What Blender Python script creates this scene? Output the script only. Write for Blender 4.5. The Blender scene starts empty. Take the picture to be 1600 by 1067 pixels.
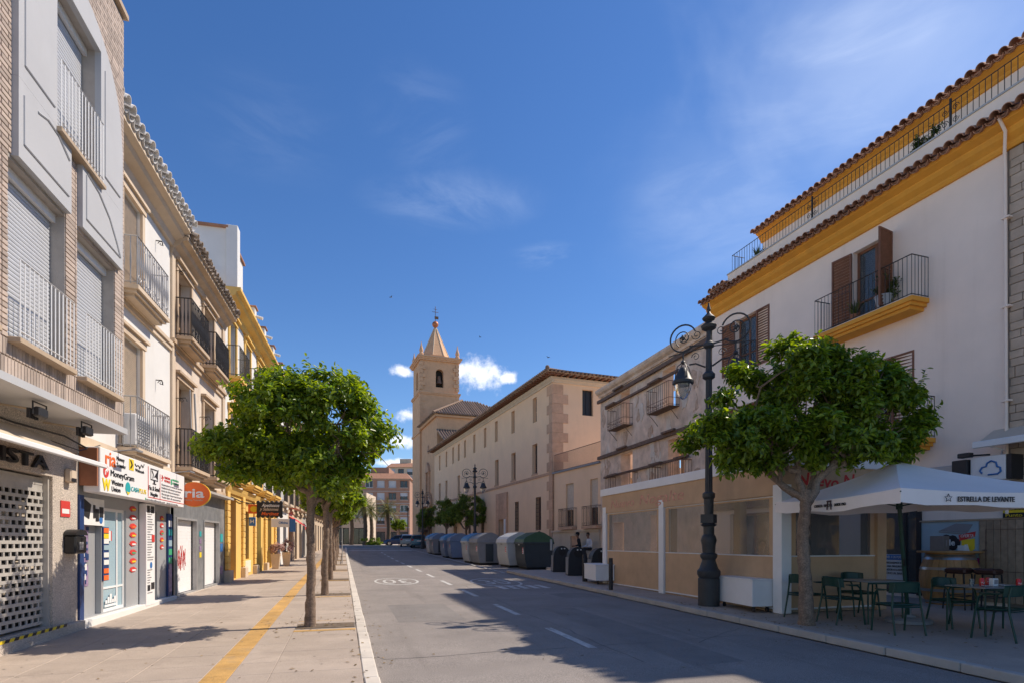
import bpy, bmesh, math, random
import numpy as np
from mathutils import Vector, Matrix, Euler
R = math.radians
S = bpy.context.scene
COL = S.collection
random.seed(7)

# ---------------------------------------------------------------- camera
TH = math.atan(264 / 889)
cam_d = bpy.data.cameras.new('camera'); cam = bpy.data.objects.new('camera', cam_d); COL.objects.link(cam)
cam.location = (0, 0, 1.6); cam.rotation_euler = (R(90), 0, -TH)
cam_d.sensor_width = 36; cam_d.lens = 20.0; cam_d.shift_y = 312.5 / 1600
cam_d.clip_start = 0.05; cam_d.clip_end = 3000
S.camera = cam

# ---------------------------------------------------------------- light, exposure
SUN_EL, SUN_AZ = R(47.6), math.atan2(.993, .12)          # azimuth from +Y towards +X
SD = Vector((math.cos(SUN_EL) * math.sin(SUN_AZ), math.cos(SUN_EL) * math.cos(SUN_AZ), math.sin(SUN_EL)))
sl = bpy.data.lights.new('sun', 'SUN'); sl.energy = 3.45; sl.angle = R(.53); sl.color = (1, .885, .75)
so = bpy.data.objects.new('sun', sl); COL.objects.link(so); so.location = (20, 10, 40)
so.rotation_euler = SD.to_track_quat('Z', 'Y').to_euler()
vs = S.view_settings
vs.view_transform = 'Standard'; vs.look = 'None'; vs.exposure = 0.62; vs.gamma = 1; vs.use_curve_mapping = False

def pix_dir(px, py):
    a, b = (px - 800) / 889, (846 - py) / 889
    return Vector((a * math.cos(TH) + math.sin(TH), -a * math.sin(TH) + math.cos(TH), b)).normalized()

W = bpy.data.worlds.new('World'); S.world = W; W.use_nodes = True
def build_sky():
    nt = W.node_tree; N, L = nt.nodes, nt.links; N.clear()
    out = N.new('ShaderNodeOutputWorld'); bg = N.new('ShaderNodeBackground'); bg.inputs[1].default_value = .125
    sky = N.new('ShaderNodeTexSky'); sky.sky_type = 'NISHITA'; sky.sun_disc = False
    sky.sun_elevation = SUN_EL; sky.sun_rotation = SUN_AZ; sky.altitude = 350; sky.air_density = 1.0; sky.dust_density = .15; sky.ozone_density = 2.6
    hs = N.new('ShaderNodeHueSaturation'); hs.inputs['Saturation'].default_value = 1.24; hs.inputs['Value'].default_value = .79; hs.inputs['Hue'].default_value = .508
    L.new(sky.outputs[0], hs.inputs['Color'])
    tc = N.new('ShaderNodeTexCoord')
    def math_(op, a, b=None, c=None):
        n = N.new('ShaderNodeMath'); n.operation = op
        for i, v in enumerate((a, b, c)):
            if v is None: continue
            if isinstance(v, (int, float)): n.inputs[i].default_value = v
            else: L.new(v, n.inputs[i])
        return n.outputs[0]
    def mapr(v, a, b, c=0, d=1):
        n = N.new('ShaderNodeMapRange'); n.interpolation_type = 'SMOOTHSTEP'
        n.inputs[1].default_value, n.inputs[2].default_value, n.inputs[3].default_value, n.inputs[4].default_value = a, b, c, d
        L.new(v, n.inputs[0]); return n.outputs[0]
    def noise(vec, sc, det, rough=.55, dist=0.):
        n = N.new('ShaderNodeTexNoise'); n.inputs['Scale'].default_value = sc; n.inputs['Detail'].default_value = det
        n.inputs['Roughness'].default_value = rough; n.inputs['Distortion'].default_value = dist; L.new(vec, n.inputs['Vector']); return n.outputs[0]
    # high thin cirrus: soft patches broken into streaks
    mp = N.new('ShaderNodeMapping'); mp.inputs['Rotation'].default_value = (R(20), R(-32), R(15)); mp.inputs['Scale'].default_value = (2.2, 2.2, 9.); L.new(tc.outputs['Generated'], mp.inputs[0])
    fine = noise(mp.outputs[0], 1.5, 8, .62, .9); soft = noise(tc.outputs['Generated'], 3.2, 5, .55, .4)
    cir = None
    for (px, py, w, h, amp, streak) in [(1430, 70, 430, 230, .52, .35), (1150, 300, 260, 170, .20, .5), (735, 315, 150, 42, .17, 1.), (660, 200, 90, 80, .08, 1.), (860, 400, 80, 22, .22, 1.), (420, 190, 120, 80, .05, 1.), (2300, 0, 500, 300, .3, .5), (-700, 0, 500, 260, .25, .7), (800, -1500, 700, 500, .2, .6)]:
        d = pix_dir(px, py); vs_ = N.new('ShaderNodeVectorMath'); vs_.operation = 'SUBTRACT'; vs_.inputs[1].default_value = d; L.new(tc.outputs['Generated'], vs_.inputs[0])
        k = math.sqrt(1 + ((px - 800) / 889) ** 2 + ((846 - py) / 889) ** 2); vm = N.new('ShaderNodeVectorMath'); vm.operation = 'MULTIPLY'; vm.inputs[1].default_value = (889 * k / w, 889 * k / w, 889 * k / h); L.new(vs_.outputs[0], vm.inputs[0])
        ln = N.new('ShaderNodeVectorMath'); ln.operation = 'LENGTH'; L.new(vm.outputs[0], ln.inputs[0])
        base = mapr(math_('ADD', ln.outputs['Value'], math_('MULTIPLY', math_('SUBTRACT', soft, .5), -1.6)), 1.15, .1)
        st = math_('ADD', math_('MULTIPLY', mapr(fine, .42, .72), streak), 1 - streak)
        m = math_('MULTIPLY', math_('MULTIPLY', base, st), amp)
        cir = m if cir is None else math_('MAXIMUM', cir, m)
    # small fair weather cumulus low over the town
    nz = noise(tc.outputs['Generated'], 26, 6, .62)
    nz2 = noise(tc.outputs['Generated'], 70, 5, .6)
    cum = None; sh = None
    for (px, py, w, h) in [(748, 584, 36, 24), (716, 580, 18, 14), (795, 591, 15, 11), (632, 581, 17, 9), (628, 690, 26, 10), (640, 648, 22, 10), (612, 722, 40, 7),
                           (1500, 800, 60, 14), (300, 700, 55, 18), (180, 640, 40, 14), (-300, 640, 90, 30), (2100, 640, 80, 26), (-900, 560, 120, 40)]:
        d = pix_dir(px, py); vs_ = N.new('ShaderNodeVectorMath'); vs_.operation = 'SUBTRACT'; vs_.inputs[1].default_value = d
        L.new(tc.outputs['Generated'], vs_.inputs[0])
        k = math.sqrt(1 + ((px - 800) / 889) ** 2 + ((846 - py) / 889) ** 2)
        vm = N.new('ShaderNodeVectorMath'); vm.operation = 'MULTIPLY'; sw = 889 * k / w; vm.inputs[1].default_value = (sw, sw, 889 * k / h)
        L.new(vs_.outputs[0], vm.inputs[0])
        ln = N.new('ShaderNodeVectorMath'); ln.operation = 'LENGTH'; L.new(vm.outputs[0], ln.inputs[0])
        v = math_('ADD', ln.outputs['Value'], math_('MULTIPLY', math_('SUBTRACT', nz, .5), -2.6))
        v = math_('ADD', v, math_('MULTIPLY', math_('SUBTRACT', nz2, .5), -1.0))
        m = math_('MULTIPLY', mapr(v, 1.2, .15), .90)
        cum = m if cum is None else math_('MAXIMUM', cum, m)
    mix1 = N.new('ShaderNodeMix'); mix1.data_type = 'RGBA'; L.new(cir, mix1.inputs[0]); L.new(hs.outputs[0], mix1.inputs[6]); mix1.inputs[7].default_value = (5.0, 5.6, 6.8, 1)
    mix2 = N.new('ShaderNodeMix'); mix2.data_type = 'RGBA'; L.new(cum, mix2.inputs[0]); L.new(mix1.outputs[2], mix2.inputs[6]); mix2.inputs[7].default_value = (6.6, 6.7, 7.2, 1)
    L.new(mix2.outputs[2], bg.inputs[0]); L.new(bg.outputs[0], out.inputs[0])
build_sky()

# ---------------------------------------------------------------- mesh helpers
CUR = [0., 0., 0.]
OFF = {}                                                     # frame offset of every thing
def use(o):
    while o.parent is not None: o = o.parent
    if o.name in OFF: CUR[:] = OFF[o.name]
    else: CUR[:] = (0, 0, 0)
class MB:
    def __init__(s): s.v = []; s.f = []; s.m = []; s.mi = 0
    def face(s, pts):
        n = len(s.v); s.v.extend(tuple(p) for p in pts); s.f.append(tuple(range(n, n + len(pts)))); s.m.append(s.mi); return s
    def raw(s, vs, fs):
        n = len(s.v); s.v.extend(tuple(p) for p in vs); s.f.extend(tuple(i + n for i in f) for f in fs); s.m.extend([s.mi] * len(fs)); return s
    def box(s, x0, x1, y0, y1, z0, z1):
        return s.raw([(x0,y0,z0),(x1,y0,z0),(x1,y1,z0),(x0,y1,z0),(x0,y0,z1),(x1,y0,z1),(x1,y1,z1),(x0,y1,z1)],
                     [(0,3,2,1),(4,5,6,7),(0,1,5,4),(1,2,6,5),(2,3,7,6),(3,0,4,7)])
    def cbox(s, x0, x1, y0, y1, z0, z1, c=.006):           # box with small chamfers on all edges
        P = []
        for z, k in ((z0, 1), (z0 + c, 0), (z1 - c, 0), (z1, 1)):
            e = c if k else 0
            a0, a1, b0, b1 = x0 + e, x1 - e, y0 + e, y1 - e
            q = c
            P.append([(a0+q,b0,z),(a1-q,b0,z),(a1,b0+q,z),(a1,b1-q,z),(a1-q,b1,z),(a0+q,b1,z),(a0,b1-q,z),(a0,b0+q,z)])
        return s.loft(P)
    def loft(s, rings, caps=True, closed=True):
        n = len(rings[0]); base = len(s.v)
        for r in rings: s.v.extend(tuple(p) for p in r)
        k = n if closed else n - 1
        for i in range(len(rings) - 1):
            for j in range(k):
                a = base + i * n + j; b = base + i * n + (j + 1) % n
                s.f.append((a, b, b + n, a + n)); s.m.append(s.mi)
        if caps and closed:
            s.f.append(tuple(base + j for j in reversed(range(n)))); s.m.append(s.mi)
            o = base + (len(rings) - 1) * n; s.f.append(tuple(o + j for j in range(n))); s.m.append(s.mi)
        return s
    def prism(s, poly, axis, a, b):                          # poly in the two other axes, in order
        def P(p, t):
            return (t, p[0], p[1]) if axis == 0 else (p[0], t, p[1]) if axis == 1 else (p[0], p[1], t)
        ar = sum(poly[i][0] * poly[(i+1) % len(poly)][1] - poly[(i+1) % len(poly)][0] * poly[i][1] for i in range(len(poly)))
        if (ar < 0) != (axis == 1): poly = poly[::-1]
        return s.loft([[P(p, min(a, b)) for p in poly], [P(p, max(a, b)) for p in poly]])
    def extr(s, prof, u0, u1):                               # open (y,z) polyline swept along u, double sided profile closed by caller
        return s.loft([[(u0, p[0], p[1]) for p in prof], [(u1, p[0], p[1]) for p in prof]], caps=False, closed=False)
    def lathe(s, prof, n=16, c=(0, 0, 0), caps=True):        # prof (r,z)
        return s.loft([[(c[0] + r * math.cos(2*math.pi*j/n), c[1] + r * math.sin(2*math.pi*j/n), c[2] + z) for j in range(n)] for r, z in prof], caps)
    def tube(s, pts, r, n=6, caps=True):
        pts = [Vector(p) for p in pts]; rr = r if isinstance(r, (list, tuple)) else [r] * len(pts)
        rings = []; up = None
        for i, p in enumerate(pts):
            t = (pts[min(i+1, len(pts)-1)] - pts[max(i-1, 0)])
            if t.length < 1e-9: t = Vector((0, 0, 1))
            t.normalize()
            if up is None:
                up = Vector((0, 0, 1)) if abs(t.z) < .9 else Vector((1, 0, 0))
            a = t.cross(up)
            if a.length < 1e-6: a = t.cross(Vector((0, 1, 0)))
            a.normalize(); b = a.cross(t).normalized(); up = b
            rings.append([p + (a * math.cos(2*math.pi*j/n) + b * math.sin(2*math.pi*j/n)) * rr[i] for j in range(n)])
        return s.loft(rings, caps)
    def ball(s, c, r, nu=10, nv=7, sc=(1, 1, 1)):
        pr = [(max(math.sin(math.pi * i / nv), .002) * r, -math.cos(math.pi * i / nv) * r) for i in range(nv + 1)]
        return s.loft([[(c[0] + q*sc[0]*math.cos(2*math.pi*j/nu), c[1] + q*sc[1]*math.sin(2*math.pi*j/nu), c[2] + z*sc[2]) for j in range(nu)] for q, z in pr])
    def mesh(s, name, smooth=None):
        me = bpy.data.meshes.new(name)
        me.from_pydata([(a - CUR[0], b - CUR[1], c - CUR[2]) for a, b, c in s.v], [], s.f)
        if smooth: me.shade_smooth(); me.set_sharp_from_angle(angle=R(smooth))
        if any(s.m): me.polygons.foreach_set('material_index', s.m)
        me.update(); return me
    def build_each(s, name, mat, parent, **k):               # every separate piece becomes a part of its own
        par = list(range(len(s.v)))
        def find(i):
            while par[i] != i: par[i] = par[par[i]]; i = par[i]
            return i
        for f in s.f:
            for i in f[1:]: par[find(i)] = find(f[0])
        g = {}
        for f in s.f: g.setdefault(find(f[0]), []).append(f)
        for fs in g.values():
            ids = sorted({i for f in fs for i in f}); mp = {i: j for j, i in enumerate(ids)}
            q = MB(); q.v = [s.v[i] for i in ids]; q.f = [tuple(mp[i] for i in f) for f in fs]; q.m = [0] * len(fs); q.build(name, mat, parent, **k)
    def build(s, name, mat, parent=None, label=None, kind=None, smooth=None):
        if parent is not None: use(parent)
        me = s.mesh(name, smooth)
        for m in (mat if isinstance(mat, (list, tuple)) else [mat]): me.materials.append(m)
        o = bpy.data.objects.new(name, me); COL.objects.link(o)
        if parent is not None: o.parent = parent
        if label: o['label'] = label
        if kind: o['kind'] = kind
        return o

def inst(name, me, parent, loc, rot=(0, 0, 0), scale=None):
    use(parent)
    o = bpy.data.objects.new(name, me); COL.objects.link(o); o.parent = parent
    o.location = (loc[0] - CUR[0], loc[1] - CUR[1], loc[2] - CUR[2]); o.rotation_euler = rot
    if scale: o.scale = scale
    return o
def origin_mesh(mb, name, mat, smooth=None):                 # a shared mesh about its own origin
    sv = CUR[:]; CUR[:] = (0, 0, 0); me = mb.mesh(name, smooth); CUR[:] = sv
    me.materials.append(mat); return me

class Fr:                                                    # facade frame: u runs to the right seen from the street, y goes into the wall
    def __init__(s, p0, p1):
        L = math.hypot(p1[0]-p0[0], p1[1]-p0[1]); s.o = p0; s.L = L
        s.d = ((p1[0]-p0[0]) / L, (p1[1]-p0[1]) / L); s.n = (-s.d[1], s.d[0]); s.a = math.atan2(s.d[1], s.d[0])
    def w(s, u, y=0, z=0): return (s.o[0] + s.d[0]*u + s.n[0]*y, s.o[1] + s.d[1]*u + s.n[1]*y, z)
def thing(name, label, cat, fr=None, u0=0, y0=0, z0=0, group=None, rot=0, kind=None):
    o = bpy.data.objects.new(name, None); COL.objects.link(o); o.empty_display_size = .3
    if fr: o.location = fr.w(u0, y0, z0); o.rotation_euler = (0, 0, fr.a + rot); CUR[:] = (u0, y0, z0)
    else: o.location = (u0, y0, z0); o.rotation_euler = (0, 0, rot); CUR[:] = (0, 0, 0)
    OFF[o.name] = tuple(CUR)
    o['label'] = label
    if cat: o['category'] = cat
    if group: o['group'] = group
    if kind: o['kind'] = kind
    return o
def copy_thing(src, loc, rot, label, group=None):
    def cp(o, par):
        c = o.copy(); COL.objects.link(c); c.parent = par
        for ch in o.children: cp(ch, c)
        return c
    c = cp(src, None); c.location = loc; c.rotation_euler = (0, 0, rot); c['label'] = label
    if group: c['group'] = group
    return c

def zr(Y):
    Y = min(Y, 68.)
    return .0086 * Y + .0004 * max(0., Y - 35) ** 2
KH = .13                                                     # kerb height

# ---------------------------------------------------------------- materials
MATS = {}
def mat(name, col, rough=.85, var=.10, vs_=1.6, bump=.0, bs=60., metal=0., stain=0., stain_col=None, smap=(1.6, 1.6, .6), spec=.4, island=0., fleck=0., coat=0.):
    if name in MATS: return MATS[name]
    m = bpy.data.materials.new(name); m.use_nodes = True; nt = m.node_tree; N, L = nt.nodes, nt.links
    b = N['Principled BSDF']; b.inputs['Roughness'].default_value = rough; b.inputs['Metallic'].default_value = metal
    b.inputs['Specular IOR Level'].default_value = spec
    if coat: b.inputs['Coat Weight'].default_value = coat; b.inputs['Coat Roughness'].default_value = .15
    g = N.new('ShaderNodeNewGeometry')
    n1 = N.new('ShaderNodeTexNoise'); n1.inputs['Scale'].default_value = vs_; n1.inputs['Detail'].default_value = 6; n1.inputs['Roughness'].default_value = .62
    L.new(g.outputs['Position'], n1.inputs['Vector'])
    r = N.new('ShaderNodeMapRange'); r.inputs[1].default_value = .3; r.inputs[2].default_value = .7; r.inputs[3].default_value = 1 - var; r.inputs[4].default_value = 1 + var
    L.new(n1.outputs[0], r.inputs[0])
    val = r.outputs[0]
    if island:
        r2 = N.new('ShaderNodeMapRange'); r2.inputs[3].default_value = 1 - island; r2.inputs[4].default_value = 1 + island
        oi = N.new('ShaderNodeObjectInfo'); ad = N.new('ShaderNodeMath'); ad.operation = 'ADD'; fr_ = N.new('ShaderNodeMath'); fr_.operation = 'FRACT'
        L.new(g.outputs['Random Per Island'], ad.inputs[0]); L.new(oi.outputs['Random'], ad.inputs[1]); L.new(ad.outputs[0], fr_.inputs[0]); L.new(fr_.outputs[0], r2.inputs[0])
        mu = N.new('ShaderNodeMath'); mu.operation = 'MULTIPLY'; L.new(val, mu.inputs[0]); L.new(r2.outputs[0], mu.inputs[1]); val = mu.outputs[0]
    vm = N.new('ShaderNodeVectorMath'); vm.operation = 'SCALE'; vm.inputs[0].default_value = col[:3]; L.new(val, vm.inputs['Scale'])
    cout = vm.outputs[0]
    if stain:
        n3 = N.new('ShaderNodeTexNoise'); n3.inputs['Scale'].default_value = .55; n3.inputs['Detail'].default_value = 9; n3.inputs['Roughness'].default_value = .68
        mp = N.new('ShaderNodeMapping'); mp.inputs['Scale'].default_value = smap; L.new(g.outputs['Position'], mp.inputs[0]); L.new(mp.outputs[0], n3.inputs['Vector'])
        r3 = N.new('ShaderNodeMapRange'); r3.interpolation_type = 'SMOOTHSTEP'; r3.inputs[1].default_value = .5; r3.inputs[2].default_value = .68; r3.inputs[4].default_value = stain
        L.new(n3.outputs[0], r3.inputs[0])
        mx = N.new('ShaderNodeMix'); mx.data_type = 'RGBA'; L.new(r3.outputs[0], mx.inputs[0]); L.new(cout, mx.inputs[6])
        sc = stain_col or tuple(c * .62 for c in col[:3]); mx.inputs[7].default_value = (*sc, 1); cout = mx.outputs[2]
    if fleck:
        vo = N.new('ShaderNodeTexNoise'); vo.inputs['Scale'].default_value = bs * 1.3; vo.inputs['Detail'].default_value = 2; L.new(g.outputs['Position'], vo.inputs['Vector'])
        r4 = N.new('ShaderNodeMapRange'); r4.inputs[1].default_value = .35; r4.inputs[2].default_value = .65; r4.inputs[3].default_value = 1 - fleck; r4.inputs[4].default_value = 1 + fleck
        L.new(vo.outputs[0], r4.inputs[0]); v2 = N.new('ShaderNodeVectorMath'); v2.operation = 'SCALE'; L.new(cout, v2.inputs[0]); L.new(r4.outputs[0], v2.inputs['Scale']); cout = v2.outputs[0]
    L.new(cout, b.inputs['Base Color'])
    if bump:
        n2 = N.new('ShaderNodeTexNoise'); n2.inputs['Scale'].default_value = bs; n2.inputs['Detail'].default_value = 4; L.new(g.outputs['Position'], n2.inputs['Vector'])
        bp = N.new('ShaderNodeBump'); bp.inputs['Strength'].default_value = bump; bp.inputs['Distance'].default_value = .01
        L.new(n2.outputs[0], bp.inputs['Height']); L.new(bp.outputs[0], b.inputs['Normal'])
    MATS[name] = m; return m
def glass_mat(name, tint, rough=.03, alpha=.25, refl=1., milk=None):            # thin pane: clear transmission plus sky reflection
    if name in MATS: return MATS[name]
    m = bpy.data.materials.new(name); m.use_nodes = True; nt = m.node_tree; N, L = nt.nodes, nt.links
    N.remove(N['Principled BSDF']); out = N['Material Output']
    tr = N.new('ShaderNodeBsdfTransparent'); tr.inputs[0].default_value = (*tint, 1)
    df = N.new('ShaderNodeBsdfDiffuse'); df.inputs[0].default_value = (*(milk or [t * .5 for t in tint]), 1)
    gl = N.new('ShaderNodeBsdfGlossy'); gl.inputs['Roughness'].default_value = rough; gl.inputs[0].default_value = (1, 1, 1, 1)
    m1 = N.new('ShaderNodeMixShader'); m1.inputs[0].default_value = alpha; L.new(tr.outputs[0], m1.inputs[1]); L.new(df.outputs[0], m1.inputs[2])
    fz = N.new('ShaderNodeFresnel'); fz.inputs[0].default_value = 1.5
    geo = N.new('ShaderNodeNewGeometry'); nz = N.new('ShaderNodeTexNoise'); nz.inputs['Scale'].default_value = 1.3; L.new(geo.outputs['Position'], nz.inputs['Vector'])
    bp = N.new('ShaderNodeBump'); bp.inputs['Strength'].default_value = .06; bp.inputs['Distance'].default_value = .05; L.new(nz.outputs[0], bp.inputs['Height']); L.new(bp.outputs[0], gl.inputs['Normal'])
    fm = N.new('ShaderNodeMath'); fm.operation = 'MULTIPLY'; fm.inputs[1].default_value = refl; L.new(fz.outputs[0], fm.inputs[0])
    m2 = N.new('ShaderNodeMixShader'); L.new(fm.outputs[0], m2.inputs[0]); L.new(m1.outputs[0], m2.inputs[1]); L.new(gl.outputs[0], m2.inputs[2])
    L.new(m2.outputs[0], out.inputs[0]); MATS[name] = m; return m
def leaf_mat(name, col, trans, var=.48, gloss=.35, yellow=.0):
    if name in MATS: return MATS[name]
    m = bpy.data.materials.new(name); m.use_nodes = True; nt = m.node_tree; N, L = nt.nodes, nt.links
    b = N['Principled BSDF']; out = N['Material Output']; b.inputs['Roughness'].default_value = gloss; b.inputs['Specular IOR Level'].default_value = .45
    g = N.new('ShaderNodeNewGeometry'); cr = N.new('ShaderNodeValToRGB'); e = cr.color_ramp.elements
    e[0].color = (*[c * (1 - var) for c in col], 1); e[1].color = (*[min(1, c * (1 + var)) for c in col], 1)
    x = e.new(.93); x.color = (col[0] * 2.4 + .02, col[1] * 1.7, col[2], 1)
    e[1].position = .9 if e[1].position > .95 else e[1].position
    L.new(g.outputs['Random Per Island'], cr.inputs[0]); L.new(cr.outputs[0], b.inputs['Base Color'])
    t = N.new('ShaderNodeBsdfTranslucent'); hs = N.new('ShaderNodeHueSaturation'); hs.inputs['Hue'].default_value = .488; hs.inputs['Value'].default_value = 1.9; hs.inputs['Saturation'].default_value = 1.1
    L.new(cr.outputs[0], hs.inputs['Color']); L.new(hs.outputs[0], t.inputs[0])
    mx = N.new('ShaderNodeMixShader'); mx.inputs[0].default_value = trans; L.new(b.outputs[0], mx.inputs[1]); L.new(t.outputs[0], mx.inputs[2]); L.new(mx.outputs[0], out.inputs[0])
    MATS[name] = m; return m

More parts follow.
